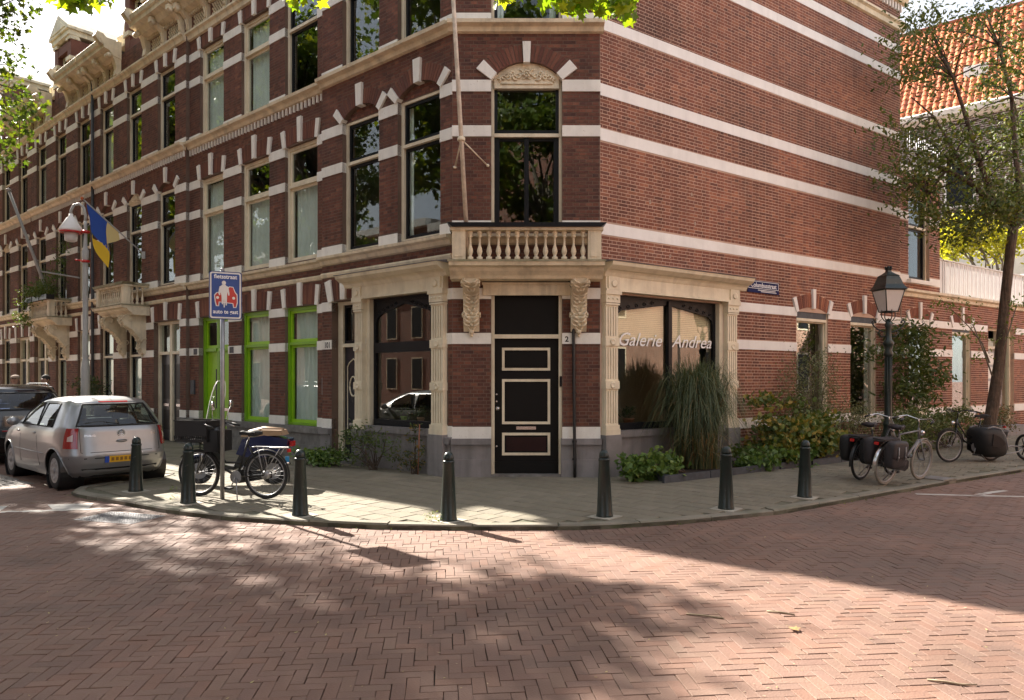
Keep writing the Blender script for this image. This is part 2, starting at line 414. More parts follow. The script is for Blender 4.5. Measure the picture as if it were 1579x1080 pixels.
# ------------------------------------------------------------------ facade builder
COURSE = 0.0625
class Facade:
    def __init__(f, F, root, s0, s1, z0, z1, brick=M_BRICK, mortar=M_MORT, thick=0.32, band=M_BAND, skip_brick=False):
        f.F = F; f.root = root; f.s0 = s0; f.s1 = s1; f.z0 = z0; f.z1 = z1
        f.holes = []      # rectangles (s0,s1,z0,z1) cut right through
        f.ex = []         # functions z -> list of (a,b) where no face brick lies
        f.brick = brick; f.mortar = mortar; f.thick = thick; f.band = band; f.skip = skip_brick
    def hole(f, a, b, z0, z1):
        if a > b: a, b = b, a
        f.holes.append((a, b, z0, z1)); f.exr(a, b, z0, z1)
    def exr(f, a, b, z0, z1):
        f.ex.append(lambda z, a=a, b=b, z0=z0, z1=z1: [(a, b)] if z0 < z < z1 else [])
    def strip(f, a, b, z0, z1, out=0.018, name='stone_band', m=None, joints=0.0):
        """white band, cut around the openings"""
        cuts = sorted([(h[0], h[1]) for h in f.holes if h[2] < (z0 + z1) / 2 < h[3]])
        cur = a; segs = []
        for c0, c1 in cuts:
            if c1 <= a or c0 >= b: continue
            if c0 > cur + 0.02: segs.append((cur, c0))
            cur = max(cur, c1)
        if cur < b - 0.02: segs.append((cur, b))
        for p, q in segs:
            mb = MB(f.F); mb.box((p, -0.10, z0), (q, out, z1)); mb.build(name, m or f.band, f.root)
        f.exr(a, b, z0, z1)
    def moulding(f, a, b, prof, name='string_course', m=None, ends=True):
        """profile (o,z) extruded along the wall"""
        MB(f.F).prism(prof, a, b, 'oz').build(name, m or M_CREAM2, f.root)
        zs = [p[1] for p in prof]; f.exr(a, b, min(zs), max(zs))
    def arch(f, sc, hw, zs, rise, th, m=None, key=0.06, fill=None, low=0.0, casing=False, keyw=0.075, spr=0.075, keyz=None):
        R = (hw * hw + rise * rise) / (2 * rise); zc = zs + rise - R; al = math.asin(min(1, hw / R))
        Ro = R + th
        n = max(5, int(2 * al * (R + th / 2) / 0.068))
        vb = MB(f.F)
        ks = keyw / R; sp = spr / R
        for i in range(n):
            a0 = -al + 2 * al * i / n; a1 = -al + 2 * al * (i + 1) / n
            g = 0.006 / R
            if abs((a0 + a1) / 2) < ks * 0.9: continue
            q = [(sc + math.sin(a) * r, zc + math.cos(a) * r) for a, r in ((a0 + g, R), (a1 - g, R), (a1 - g, Ro), (a0 + g, Ro))]
            vb.T = random.random(); vb.prism(q, -0.14, 0.012, 'sz')
        arch = vb.build('brick_arch', M_VOUS if f.brick is not M_BRICKR else M_BRICKR, f.root, tone=True)
        mbk = MB(f.F)     # mortar behind the voussoirs
        pts = [(sc + math.sin(a) * R, zc + math.cos(a) * R) for a in [(-al + 2 * al * i / 8) for i in range(9)]]
        pts += [(sc + math.sin(a) * Ro, zc + math.cos(a) * Ro) for a in [(al - 2 * al * i / 8) for i in range(9)]]
        for i in range(8):
            mbk.prism([pts[i], pts[i + 1], pts[16 - i], pts[17 - i]], -0.15, 0.004, 'sz')
        mbk.build('arch_mortar', f.mortar, arch)
        def block(a, w, r0, r1, out, nm):
            d = (math.sin(a), math.cos(a)); t = (math.cos(a), -math.sin(a)); w2 = w * 1.3
            q = [(sc + d[0] * r0 - t[0] * w, zc + d[1] * r0 - t[1] * w), (sc + d[0] * r0 + t[0] * w, zc + d[1] * r0 + t[1] * w),
                 (sc + d[0] * r1 + t[0] * w2, zc + d[1] * r1 + t[1] * w2), (sc + d[0] * r1 - t[0] * w2, zc + d[1] * r1 - t[1] * w2)]
            MB(f.F).prism(q, -0.12, out, 'sz').build(nm, f.band, arch)
        if casing:
            n_ = 12; ai = [(-al + 2 * al * i / n_) for i in range(n_ + 1)]
            pc = [(sc + math.sin(a) * (R + .02), zc + math.cos(a) * (R + .02)) for a in ai] + [(sc + math.sin(a) * (R - .06), zc + math.cos(a) * (R - .06)) for a in reversed(ai)]
            for i in range(n_): MB_ = MB(f.F); MB_.prism([pc[i], pc[i + 1], pc[2 * n_ - i], pc[2 * n_ + 1 - i]], -0.16, -0.05, 'sz'); (cs_ := cs_ + [MB_]) if i else (cs_ := [MB_])
            one = MB(f.F)
            for q_ in cs_:
                k_ = len(one.v); one.v += q_.v; one.f += [tuple(x + k_ for x in t_) for t_ in q_.f]; one.t += q_.t; one.sm += q_.sm
            one.build('curved_casing', M_CREAM, arch)
        block(-al, spr, R - 0.01, Ro + 0.02, 0.045, 'springer'); block(al, spr, R - 0.01, Ro + 0.02, 0.045, 'springer')
        block(0, keyw, R - 0.03, (keyz - zc) if keyz else Ro + key, 0.06, 'keystone')
        f.ex.append(lambda z, R2=Ro + 0.005: [(sc - w_, sc + w_) for w_ in [min(math.sqrt(max(0, R2 * R2 - (z - zc) ** 2)), Ro * math.sin(al) + 0.0 if z > zs else 0)] if w_ > 0] if zs < z < zc + R2 else [])
        if rise > 0.12:
            f.holes.append((sc - hw, sc + hw, zs - 0.001, zs + rise))
            f.holes_top = True
            ap = [(sc - hw + 0.005, zs - 0.02)] + [(sc + math.sin(a) * (R + 0.01), zc + math.cos(a) * (R + 0.01)) for a in [(-al + 2 * al * i / 14) for i in range(15)]] + [(sc + hw - 0.005, zs - 0.02)]
            if fill == 'brick':
                MB(f.F).prism(ap, -0.2, -0.085, 'sz').build('tympanum', f.mortar, arch)
                tb = MB(f.F); z = zs + 0.003; r_ = 0
                while z < zs + rise:
                    w_ = math.sqrt(max(0, R * R - (z + 0.05 - zc) ** 2)) if z + 0.05 < zc + R else 0
                    w_ = min(w_, hw)
                    x = -w_ + 0.0
                    while x < w_ - 0.03:
                        x2 = min(w_, x + (0.21 if (r_ % 2) else 0.1)); tb.box((sc + x, -0.088, z), (sc + x2 - 0.012, -0.078, z + 0.05), tone=random.random()); x = x2
                    z += COURSE; r_ += 1
                if tb.f: tb.build('tympanum_brickwork', M_VOUS, arch, tone=True)
            elif fill == 'carved':
                MB(f.F).prism(ap, -0.2, -0.05, 'sz').build('tympanum', M_CREAM2, arch)
                cv = MB(f.F); zs_, rise_ = zs, rise; zs = zs - low; rise = rise + low
                rnd = random.Random(3)
                for k in range(11):     # scrolls and leaves in relief, mirrored about the middle
                    u = 0.06 + (hw - 0.12) * (k / 11.0) ** 0.9
                    hmax = math.sqrt(max(0.0001, R * R - u * u)) + zc - zs
                    for sg in (-1, 1):
                        pts = []
                        rr = 0.028 + 0.05 * (1 - u / hw) * rnd.uniform(0.7, 1.2)
                        cz = zs + 0.03 + (hmax - 0.06) * (0.35 + 0.3 * ((k * 37) % 10) / 10.0)
                        a0 = k * 1.3
                        for j in range(8):
                            a = a0 + j * 0.75; r = rr * (1 - j / 11.0)
                            pts.append((sc + sg * (u + math.cos(a) * r), -0.04, cz + math.sin(a) * r))
                        cv.tube(pts, [0.012, 0.016, 0.018, 0.016, 0.014, 0.012, 0.01, 0.008], 5)
                for k in range(7):
                    a = k * 2 * PI / 7; cv.sph((sc + math.cos(a) * 0.05, -0.035, zs + rise * 0.52 + math.sin(a) * 0.05), 0.026, 6, 4)
                cv.sph((sc, -0.03, zs + rise * 0.52), 0.028, 6, 4)
                cv.tube([(sc - hw + 0.12, -0.045, zs + 0.035), (sc + hw - 0.12, -0.045, zs + 0.035)], 0.012, 5)
                cv.build('carved_relief', M_CREAM2, arch); zs, rise = zs_, rise_
        return arch
    def finish(f, nobj=0, returns=None):
        F = f.F
        # backing wall cut at every opening edge
        xs = sorted(set([f.s0, f.s1] + [v for h in f.holes for v in h[:2] if f.s0 < v < f.s1]))
        zs = sorted(set([f.z0, f.z1] + [v for h in f.holes for v in h[2:] if f.z0 < v < f.z1]))
        w = MB(F)
        def solid(i, j):
            if i < 0 or j < 0 or i >= len(xs) - 1 or j >= len(zs) - 1: return False
            cx = (xs[i] + xs[i + 1]) / 2; cz = (zs[j] + zs[j + 1]) / 2
            return not any(h[0] < cx < h[1] and h[2] < cz < h[3] for h in f.holes)
        T = -f.thick
        for i in range(len(xs) - 1):
            for j in range(len(zs) - 1):
                if not solid(i, j): continue
                a, b, c, d = xs[i], xs[i + 1], zs[j], zs[j + 1]
                w.poly([(b, 0, c), (a, 0, c), (a, 0, d), (b, 0, d)])
                w.poly([(a, T, c), (b, T, c), (b, T, d), (a, T, d)])
                if not solid(i - 1, j): w.poly([(a, 0, c), (a, T, c), (a, T, d), (a, 0, d)])
                if not solid(i + 1, j): w.poly([(b, T, c), (b, 0, c), (b, 0, d), (b, T, d)])
                if not solid(i, j - 1): w.poly([(a, 0, c), (b, 0, c), (b, T, c), (a, T, c)])
                if not solid(i, j + 1): w.poly([(a, 0, d), (a, T, d), (b, T, d), (b, 0, d)])
        wall = w.build('wall', f.mortar, f.root)
        if f.skip: return wall
        bricks = []
        z = math.floor(f.z0 / COURSE) * COURSE; row = 0
        while z < f.z1 - 0.03:
            zm = z + COURSE / 2
            row += 1
            if z < f.z0 - 0.001: z += COURSE; continue
            iv = []
            for e in f.ex: iv += e(zm)
            iv.sort(); free = []; cur = f.s0
            for a, b in iv:
                if a > cur: free.append((cur, min(a, f.s1)))
                cur = max(cur, b)
            if cur < f.s1: free.append((cur, f.s1))
            for a, b in free:
                if b - a < 0.03: continue
                hd = row % 2
                L_ = 0.112 if hd else 0.222
                x = math.floor(a / 0.222) * 0.222 + (0.056 if hd else 0) - 0.222
                while x < b:
                    p, q = max(a, x), min(b, x + L_)
                    if q - p > 0.02: bricks.append((p, q, z))
                    x += L_
            z += COURSE
        rnd = random.Random(len(bricks))
        singles = set()
        if nobj:
            order = sorted(range(len(bricks)), key=lambda i: -(bricks[i][1] - bricks[i][0]) / (1 + (sum((c - d) ** 2 for c, d in zip(F(bricks[i][0], 0, bricks[i][2]), (0, 0, 1.76)))))) 
            singles = set(order[:nobj])
        bm = MB(F)
        for i, (p, q, z) in enumerate(bricks):
            pr = 0.002 + rnd.random() * 0.003; j = 0.013
            if q >= f.s1 - 1e-6: pass
            if i in singles:
                ub = unit_brick(f.brick)
                o = bpy.data.objects.new('brick', ub); COL.objects.link(o); o.parent = wall
                c = F((p + q) / 2, 0, z + COURSE / 2)
                rl = f.root.location
                ang = math.atan2(F.u[1], F.u[0])
                o.location = (c[0] - rl[0], c[1] - rl[1], c[2] - rl[2]); o.rotation_euler = (0, 0, ang)
                o.scale = (q - p - j, pr * 2, COURSE - 0.012)
            else:
                bm.box((p + j / 2, -0.001, z + 0.007), (q - j / 2, pr, z + COURSE - 0.007), back=False, tone=rnd.random())
        if bm.f:
            o = bm.build('brickwork', f.brick, wall, tone=True); o['kind'] = 'stuff'
        return wall
_ub = {}
def unit_brick(m):
    if m.name not in _ub:
        b = MB(); b.box((-0.5, -0.5, -0.5), (0.5, 0.5, 0.5))
        me = bpy.data.meshes.new('brick'); me.from_pydata(b.v, [], b.f); me.materials.append(m); _ub[m.name] = me
    return _ub[m.name]

def sash(F, par, a, b, z0, z1, o, m, w=0.055, d=0.045, name='sash'):
    mb = MB(F)
    mb.box((a, o - d, z0), (a + w, o, z1)); mb.box((b - w, o - d, z0), (b, o, z1))
    mb.box((a + w, o - d + .002, z0), (b - w, o - .002, z0 + w * 1.3)); mb.box((a + w, o - d + .002, z1 - w), (b - w, o - .002, z1))
    return mb.build(name, m, par)
def pane(F, par, a, b, z0, z1, o, m=None):
    mb = MB(F); mb.box((a, o - 0.006, z0), (b, o, z1)); return mb.build('pane', m or M_GL, par)
def curtain(F, par, a, b, z0, z1, o, m=None, amp=0.03, wl=0.11, gather=0.0):
    mb = MB(F); n = max(8, int((b - a) / 0.02)); ph = random.random() * 6
    lo = []; hi = []
    for i in range(n + 1):
        s = a + (b - a) * i / n; w_ = math.sin(i * 0.02 * 2 * PI / wl + ph + 0.8 * math.sin(i * 0.17 + ph)) * amp
        lo.append(mb.pv((s, o + w_, z0))); hi.append(mb.pv((s, o + w_ * 0.7, z1)))
    for i in range(n): mb.face((lo[i + 1], lo[i], hi[i], hi[i + 1]), True)
    return mb.build('curtain', m or M_CURT, par)
GLASS_NOW = [None]
def window(fc, s0, s1, z0, z1, trans=None, sw=.055, cas=M_CREAM, sm=M_DARK, curt=None, rec=0.12, sill=True, cw=0.07, open_=None, glassm=None, low=True):
    """box frame, sashes, panes; the opening is cut in the facade"""
    F = fc.F; a, b = min(s0, s1), max(s0, s1)
    fc.hole(a, b, z0, z1)
    mb = MB(F); o = -rec
    mb.box((a, o - 0.1, z0), (a + cw, o, z1)); mb.box((b - cw, o - 0.1, z0), (b, o, z1))
    mb.box((a + cw, o - 0.1, z1 - cw), (b - cw, o - .002, z1)); mb.box((a + cw, o - 0.1, z0), (b - cw, o + 0.012, z0 + 0.05))
    tz = trans if trans else z0 + (z1 - z0) * 0.7
    mb.box((a + cw, o - 0.1, tz), (b - cw, o + 0.015, tz + 0.06))
    win = mb.build('window', cas, fc.root); glassm = glassm or GLASS_NOW[0]
    sash(F, win, a + cw, b - cw, tz + 0.06, z1 - cw, o - 0.03, sm, w=sw)
    pane(F, win, a + cw + 0.04, b - cw - 0.04, tz + 0.1, z1 - cw - 0.04, o - 0.055, glassm)
    sash(F, win, a + cw, b - cw, z0 + 0.05, tz, o - 0.05, sm, w=sw)
    pane(F, win, a + cw + 0.04, b - cw - 0.04, z0 + 0.1, tz - 0.04, o - 0.075, glassm)
    if curt == 'full': curtain(F, win, a + cw, b - cw, z0 + 0.06, z1 - 0.1, o - 0.18, amp=.035, wl=.15)
    elif curt == 'low': curtain(F, win, a + cw, b - cw, z0 + 0.06, tz, o - 0.18, amp=.035, wl=.15)
    elif curt == 'side':
        w_ = (b - a) * 0.17
        curtain(F, win, a + cw, a + w_, z0 + 0.06, z1 - 0.1, o - 0.15, wl=0.07, amp=.02); curtain(F, win, b - w_, b - cw, z0 + 0.06, z1 - 0.1, o - 0.15, wl=0.07, amp=.02)
    elif curt == 'half': curtain(F, win, a + (b - a) * 0.4, b - cw, z0 + 0.06, z1 - 0.1, o - 0.15, wl=0.09, amp=.02)
    return win
def baluster(F, s, o, z0, h, r=0.05, n=10):
    pr = [(1.0, 0), (1.0, .13), (.45, .16), (.75, .24), (.95, .32), (.75, .42), (.42, .52), (.36, .68), (.42, .78), (.8, .80), (.8, .84), (.5, .86), (.9, .92), (.9, 1.0)]
    mb = MB(F); mb.lathe((s, o, z0), [(r * a, b * h) for a, b in pr], n); return mb

# ================================================================== BUILDINGS
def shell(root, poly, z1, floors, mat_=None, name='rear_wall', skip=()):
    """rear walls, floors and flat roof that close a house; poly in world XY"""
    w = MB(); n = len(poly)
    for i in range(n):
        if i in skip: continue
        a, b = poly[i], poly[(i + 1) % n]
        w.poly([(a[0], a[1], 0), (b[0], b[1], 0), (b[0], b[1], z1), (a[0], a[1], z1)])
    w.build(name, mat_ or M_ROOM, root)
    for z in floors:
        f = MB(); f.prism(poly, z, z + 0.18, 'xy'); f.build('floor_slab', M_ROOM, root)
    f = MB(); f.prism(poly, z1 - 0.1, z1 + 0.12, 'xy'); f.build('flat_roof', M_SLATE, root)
def inset(F, s, d, z=0): p = F(s, -d, z); return (p[0], p[1])

def trims(fc, a, b, base=True, dent=True, ground=True, f2=True):
    """bands and string courses shared by the street fronts"""
    if ground:
        fc.strip(a, b, 3.14, 3.33); fc.strip(a, b, 2.36, 2.55); fc.strip(a, b, 0.74, 0.93)
        fc.moulding(a, b, [(0, 3.83), (0.03, 3.84), (0.05, 3.90), (0.035, 3.93), (0, 3.94)])
    fc.strip(a, b, 4.27, 4.47); fc.strip(a, b, 5.92, 6.12); fc.strip(a, b, 6.69, 6.90)
    fc.moulding(a, b, [(0, 4.08), (0.05, 4.10), (0.08, 4.17), (0.15, 4.20), (0.16, 4.25), (0.03, 4.275), (0, 4.275)], m=M_CREAM2)
    if f2:
        fc.strip(a, b, 7.93, 8.09); fc.strip(a, b, 9.38, 9.57); fc.strip(a, b, 10.05, 10.25)
        fc.moulding(a, b, [(0, 7.74), (0.06, 7.76), (0.09, 7.83), (0.18, 7.86), (0.19, 7.92), (0.03, 7.935), (0, 7.935)], m=M_CREAM2)
        fc.moulding(a, b, [(0, 10.60), (0.06, 10.62), (0.08, 10.72), (0.14, 10.75), (0.14, 10.80), (0, 10.81)], m=M_CREAM2)
    if dent:
        mb = MB(fc.F); s = a + 0.06
        while s < b - 0.08:
            mb.box((s, 0.0, 7.585), (s + 0.045, 0.045, 7.735)); s += 0.145
        d = mb.build('dentil_row', fc.band, fc.root); d['kind'] = 'stuff'
def cornice(fc, a, b, over=0.55, step=1.02, ends=(True, True)):
    F = fc.F
    prof = [(0, 11.28), (over * 0.45, 11.34), (over * 0.62, 11.46), (over - 0.06, 11.50), (over - 0.05, 11.60), (over, 11.63), (over + 0.03, 11.74), (over, 11.78), (0, 11.80)]
    MB(F).prism(prof, a - 0.12, b + 0.12, 'oz').build('cornice', M_CREAM2, fc.root)
    n = max(1, round((b - a) / step))
    for i in range(n + 1):
        s = a + (b - a) * i / n; w = 0.075
        big = (i == 0 and ends[0]) or (i == n and ends[1])
        pts = [(0.0, 10.83), (0.10, 10.84), (0.09, 11.0), (0.13, 11.15), (0.26, 11.27), (over * 0.8, 11.32), (over * 0.8, 11.45), (0, 11.45)]
        if big: pts = [(0, 10.80), (0.16, 10.81), (0.13, 11.0), (0.20, 11.25), (0.36, 11.5), (over + 0.05, 11.62), (over + 0.18, 11.78), (over + 0.12, 11.92), (over - 0.05, 11.90), (over - 0.15, 11.80), (0, 11.80)]; w = 0.10
        br = MB(F); br.prism(pts, s - w, s + w, 'oz')
        br.lathe((s, over * 0.62, 11.33), [(0.001, -w * 1.15), (0.07, -w * 1.15), (0.07, w * 1.15), (0.001, w * 1.15)], 10, axis='x')
        br.tube([(s, 0.11, 10.87), (s, 0.10, 11.0), (s, 0.14, 11.14)], 0.03, 6)
        br.build('cornice_bracket', M_CREAM2, fc.root)
    mb = MB(F); s = a
    while s < b - 0.03:
        mb.box((s, 0.0, 11.22), (s + 0.05, 0.10, 11.30)); s += 0.1
    d = mb.build('cornice_dentil_row', M_CREAM2, fc.root); d['kind'] = 'stuff'
    # frieze lattice of small recessed bricks
    for i in range(n):
        s0 = a + (b - a) * (i + 0.2) / n; s1 = a + (b - a) * (i + 0.8) / n
        mb = MB(F); z = 10.90; k = 0
        while z < 11.16:
            s = s0 + (0.05 if k % 2 else 0)
            while s < s1 - 0.04: mb.box((s, 0.008, z), (s + 0.05, 0.035, z + 0.05)); s += 0.1
            z += 0.06; k += 1
        q = mb.build('frieze_panel', M_CREAM2, fc.root); q['kind'] = 'stuff'
def roofslope(F, root, a, b, z0=11.78, o0=-0.15, z1=14.0, o1=-1.7, m=None):
    mb = MB(F); mb.poly([(b, o0, z0), (a, o0, z0), (a, o1, z1), (b, o1, z1)]); mb.poly([(b, o1, z1), (a, o1, z1), (a, -9, z1), (b, -9, z1)])
    mb.build('mansard_roof', m or M_SLATE, root)
def dormer(F, root, sc, w=0.78):
    d = MB(F)
    d.box((sc - w, -2.2, 11.3), (sc - w + 0.34, -0.05, 13.25)); d.box((sc + w - 0.34, -2.2, 11.3), (sc + w, -0.05, 13.25)); d.box((sc - w + .34, -2.2, 12.95), (sc + w - .34, -0.06, 13.25))
    d.box((sc - w + .34, -2.2, 10.8), (sc + w - .34, -0.06, 11.75))
    body = d.build('dormer', M_VOUS, root)
    t = MB(F)
    for z in (11.9, 12.55, 13.25):
        for sg in (-1, 1): t.box((sc + sg * (w - .36), -0.3, z), (sc + sg * (w + .02), 0.0, z + 0.13))
    t.box((sc - w - .04, -2.3, 13.38), (sc + w + .04, 0.04, 13.55))
    t.prism([(sc - w - .12, 13.55), (sc + w + .12, 13.55), (sc + w + .12, 13.64), (sc, 14.22), (sc - w - .12, 13.64)], -2.3, 0.10, 'sz')
    t.prism([(sc - w + .1, 13.64), (sc + w - .1, 13.64), (sc, 14.08)], 0.09, 0.125, 'sz')
    for sg in (-1, 1):
        t.lathe((sc + sg * (w - .17), -0.2, 13.25), [(0.2, 0), (0.22, .05), (0.2, .1), (0.12, .13)], 8)
        pts = [(sc + sg * w, 11.75), (sc + sg * (w + .55), 11.75), (sc + sg * (w + .5), 11.95), (sc + sg * (w + .25), 12.05), (sc + sg * (w + .12), 12.4), (sc + sg * w, 12.5)]
        t.prism(pts, -0.3, -0.08, 'sz'); t.sph((sc + sg * (w + .5), -0.19, 12.05), 0.17, 8, 6)
    t.build('dormer_trim', M_CREAM2, body)
    win = sash(F, body, sc - w + .34, sc + w - .34, 11.75, 12.95, -0.2, M_CREAM, w=.06, name='dormer_window')
    pane(F, body, sc - w + .38, sc + w - .38, 11.8, 12.9, -0.23)
def carved_console(F, root, s, o0, ztop, zbot, w, name='console', big=False, m=None):
    h = ztop - zbot; mb = MB(F)
    if big:
        prof = [(0, zbot), (0.10, zbot + .02), (0.16, zbot + .18 * h), (0.12, zbot + .3 * h), (0.20, zbot + .42 * h), (0.38, zbot + .62 * h), (0.60, zbot + .74 * h), (0.68, zbot + .85 * h), (0.64, ztop - .03), (0.6, ztop), (0, ztop)]
        prof = [(p[0] * o0 / 0.68, p[1]) for p in prof]
    else:
        prof = [(0, zbot + .04), (0.05, zbot + .02), (0.09, zbot + .10 * h), (0.15, zbot + .2 * h), (0.17, zbot + .30 * h), (0.13, zbot + .34 * h), (0.15, zbot + .5 * h), (0.20, zbot + .72 * h), (o0 * .8, zbot + .85 * h), (o0, ztop - .1 * h), (o0, ztop), (0, ztop)]
    mb.prism(prof, s - w / 2, s + w / 2, 'oz')
    c = mb.build(name, m or M_CREAM2, root)
    rel = MB(F); rnd = random.Random(int(s * 100) + 5)
    def oz(t):   # point on the front profile
        z = zbot + t * h
        best = 0
        for p, q in zip(prof[1:], prof[2:]):
            if (p[1] - z) * (q[1] - z) <= 0 and abs(q[1] - p[1]) > 1e-6:
                best = max(best, p[0] + (q[0] - p[0]) * (z - p[1]) / (q[1] - p[1]))
        return best, z
    for k in range(13):      # leaves and scrolls down the front
        t = 0.08 + 0.86 * k / 12.0; o, z = oz(t); ww = w * (0.22 + 0.26 * abs(math.sin(k * 1.9)))
        for sg in (-1, 1):
            rel.tube([(s + sg * ww * .15, o + .012, z - .03), (s + sg * ww * .7, o + .028, z - .01), (s + sg * ww, o + .02, z + .03), (s + sg * ww * .8, o + .008, z + .055)], [0.014, 0.02, 0.016, 0.007], 5)
        if k % 3 == 1: rel.sph((s, o + .01, z), 0.035, 7, 5)
    for sg in (-1, 1):
        for t, r in ((.9, .10), (.33, .07)):
            o, z = oz(t); rr = r * (1.6 if big else 0.8)
            rel.tube([(s + sg * (w / 2 + .012), o - rr + math.cos(a * .7) * rr * (1 - a / 10), z + math.sin(a * .7) * rr * (1 - a / 10)) for a in range(9)], 0.018, 5)
    rel.sph((s, 0.07, zbot + .02), 0.05, 7, 5); rel.sph((s, 0.05, zbot - .05), 0.028, 6, 4)
    rel.build('console_carving', m or M_CREAM2, c)
    return c
def balcony(F, root, sc, hw, out, ztop_slab, nfront, nside, railmat, con_s, con_top, con_bot, conw, big):
    zs = ztop_slab
    b = MB(F)
    b.prism([(0, zs - .27), (out * .62, zs - .27), (out * .66, zs - .22), (out * .8, zs - .15), (out * .86, zs - .1), (out + .02, zs - .08), (out + .04, zs - .02), (0, zs - .02)], sc - hw, sc + hw, 'oz')
    bal = b.build('balcony', M_CREAM2, root)
    mo = MB(F); mo.box((sc - hw - .02, 0, zs - .02), (sc + hw + .02, out + .05, zs + .015)); mo.build('balcony_edge', M_MOSS, bal)
    pw = 0.22; oi = out - 0.22; oo = out - 0.06; h = 0.50; z0 = zs + .015
    for sg in (-1, 1):
        p = MB(F); x = sc + sg * (hw - .16)
        p.box((x - pw / 2, oi, z0), (x + pw / 2, oo, z0 + h)); p.box((x - pw / 2 + .04, oo, z0 + .06), (x + pw / 2 - .04, oo + .012, z0 + h - .05))
        p.build('balcony_pier', M_CREAM2, bal)
    r = MB(F)
    r.box((sc - hw + .02, oi - .03, z0 + h), (sc + hw - .02, oo + .03, z0 + h + .045))
    for sg in (-1, 1):
        x = sc + sg * (hw - .12); r.box((x - .08, 0, z0 + h + .002), (x + .08, oi - .03, z0 + h + .043))
    r.build('balcony_rail', M_CREAM2, bal)
    t = MB(F)
    t.prism([(sc - hw - .03, z0 + h + .115), (sc + hw + .03, z0 + h + .115), (sc + hw - .06, z0 + h + .045), (sc - hw + .06, z0 + h + .045)], oi - .08, oo + .08, 'sz')
    for sg in (-1, 1):
        x = sc + sg * (hw - .1); t.box((x - .11, 0, z0 + h + .046), (x + .11, oi - .08, z0 + h + .11))
    t.build('balcony_coping', railmat, bal)
    a = sc - hw + .16 + pw / 2; bb = sc + hw - .16 - pw / 2
    for i in range(nfront):
        x = a + (bb - a) * (i + .5) / nfront
        baluster(F, x, (oi + oo) / 2, z0, h, min(.05, (bb - a) / nfront * .42)).build('baluster', M_CREAM2, bal)
    for sg in (-1, 1):
        for i in range(nside):
            baluster(F, sc + sg * (hw - .13), 0.08 + (oi - .08) * (i + .5) / nside, z0, h, .045).build('baluster', M_CREAM2, bal)
    for s in con_s: carved_console(F, root, s, out * .9 if big else out * .72, con_top, con_bot, conw, big=big)
    return bal

# ---------------------------------------------------------------- corner house
corner = thing('corner_house', 'dark red brick corner house with white bands and a balcony over its black door', 'house', (CL[0], CL[1], 0))
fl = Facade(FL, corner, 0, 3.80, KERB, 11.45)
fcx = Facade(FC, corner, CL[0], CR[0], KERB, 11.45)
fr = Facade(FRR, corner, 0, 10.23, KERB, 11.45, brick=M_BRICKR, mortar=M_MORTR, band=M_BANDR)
# --- left front, upper floors
for s0, s1 in ((0.30, 1.43), (1.97, 3.11)):
    window(fl, s0, s1, 4.30, 6.93, 6.05, rec=0.09, curt='side' if s0 < 1 else None)
    fl.arch((s0 + s1) / 2, (s1 - s0) / 2, 6.93, 0.22, 0.29, fill='brick', keyz=7.55, spr=.06)
    window(fl, s0, s1, 8.0, 10.22, 9.45, rec=0.09)
    fl.arch((s0 + s1) / 2, (s1 - s0) / 2, 10.22, 0.05, 0.36)
# lampshade in the first floor window
def table_lamp(F, s, o, z, label):
    p = F(s, o, z); t = thing('table_lamp', label, 'lamp', p)
    m = MB(); m.lathe(p, [(0.11, .38), (0.17, .38), (0.12, .66), (0.11, .66)], 14); m.build('lamp_shade', M_WHITE, t)
    m = MB(); m.lathe(p, [(0.09, 0), (0.09, .02), (.02, .04), (.05, .15), (.02, .3), (.012, .42)], 10); m.build('lamp_base', M_CREAM, t)
table_lamp(FL, 0.55, -0.55, 4.75, 'white shaded table lamp behind the first floor window beside the corner balcony')
# left front, ground: door 101
fl.hole(2.62, 3.47, KERB, 3.33)
dm = MB(FL); o = -0.16
dm.box((2.62, o - .12, KERB), (2.74, o, 3.26)); dm.box((3.31, o - .12, KERB), (3.47, o, 3.26)); dm.box((2.62, o - .12, 3.26), (3.47, o + .01, 3.33)); dm.box((2.74, o - .12, 2.40), (3.31, o + .02, 2.47))
dcas = dm.build('door_frame', M_CREAM, corner)
pane(FL, dcas, 2.74, 3.31, 2.47, 3.26, -0.24); sash(FL, dcas, 2.74, 3.31, 2.47, 3.26, -0.2, M_DARK, w=.05)
dd = MB(FL); dd.box((2.74, -0.26, KERB + .03), (3.31, -0.21, 2.40)); door = dd.build('door', M_NAVY, corner)
orn = MB(FL)
ctr = 3.025
arc = [(ctr - .19, -0.205, .62), (ctr + .19, -0.205, .62), (ctr + .19, -0.205, 2.0), (ctr + .13, -0.205, 2.08), (ctr, -0.205, 2.16), (ctr - .13, -0.205, 2.08), (ctr - .19, -0.205, 2.0), (ctr - .19, -0.205, .62)]
orn.tube(arc, 0.014, 6)
orn.tube([(ctr + .11 * math.cos(a * PI / 8), -0.2, 1.60 + .20 * math.sin(a * PI / 8)) for a in range(17)], 0.017, 6)
orn.build('door_moulding', M_CREAM, door)
sl = MB(FL); sl.box((ctr - .12, -0.21, .80), (ctr + .12, -0.19, .86)); sl.build('letter_slot', M_CHR, door)
fl.arch(3.045, 0.425, 3.33, 0.05, 0.42, keyz=3.86)
st = MB(FL); st.box((2.6, -0.3, KERB - .02), (3.5, 0.03, KERB + .06)); st.build('door_step', M_GREY, corner)
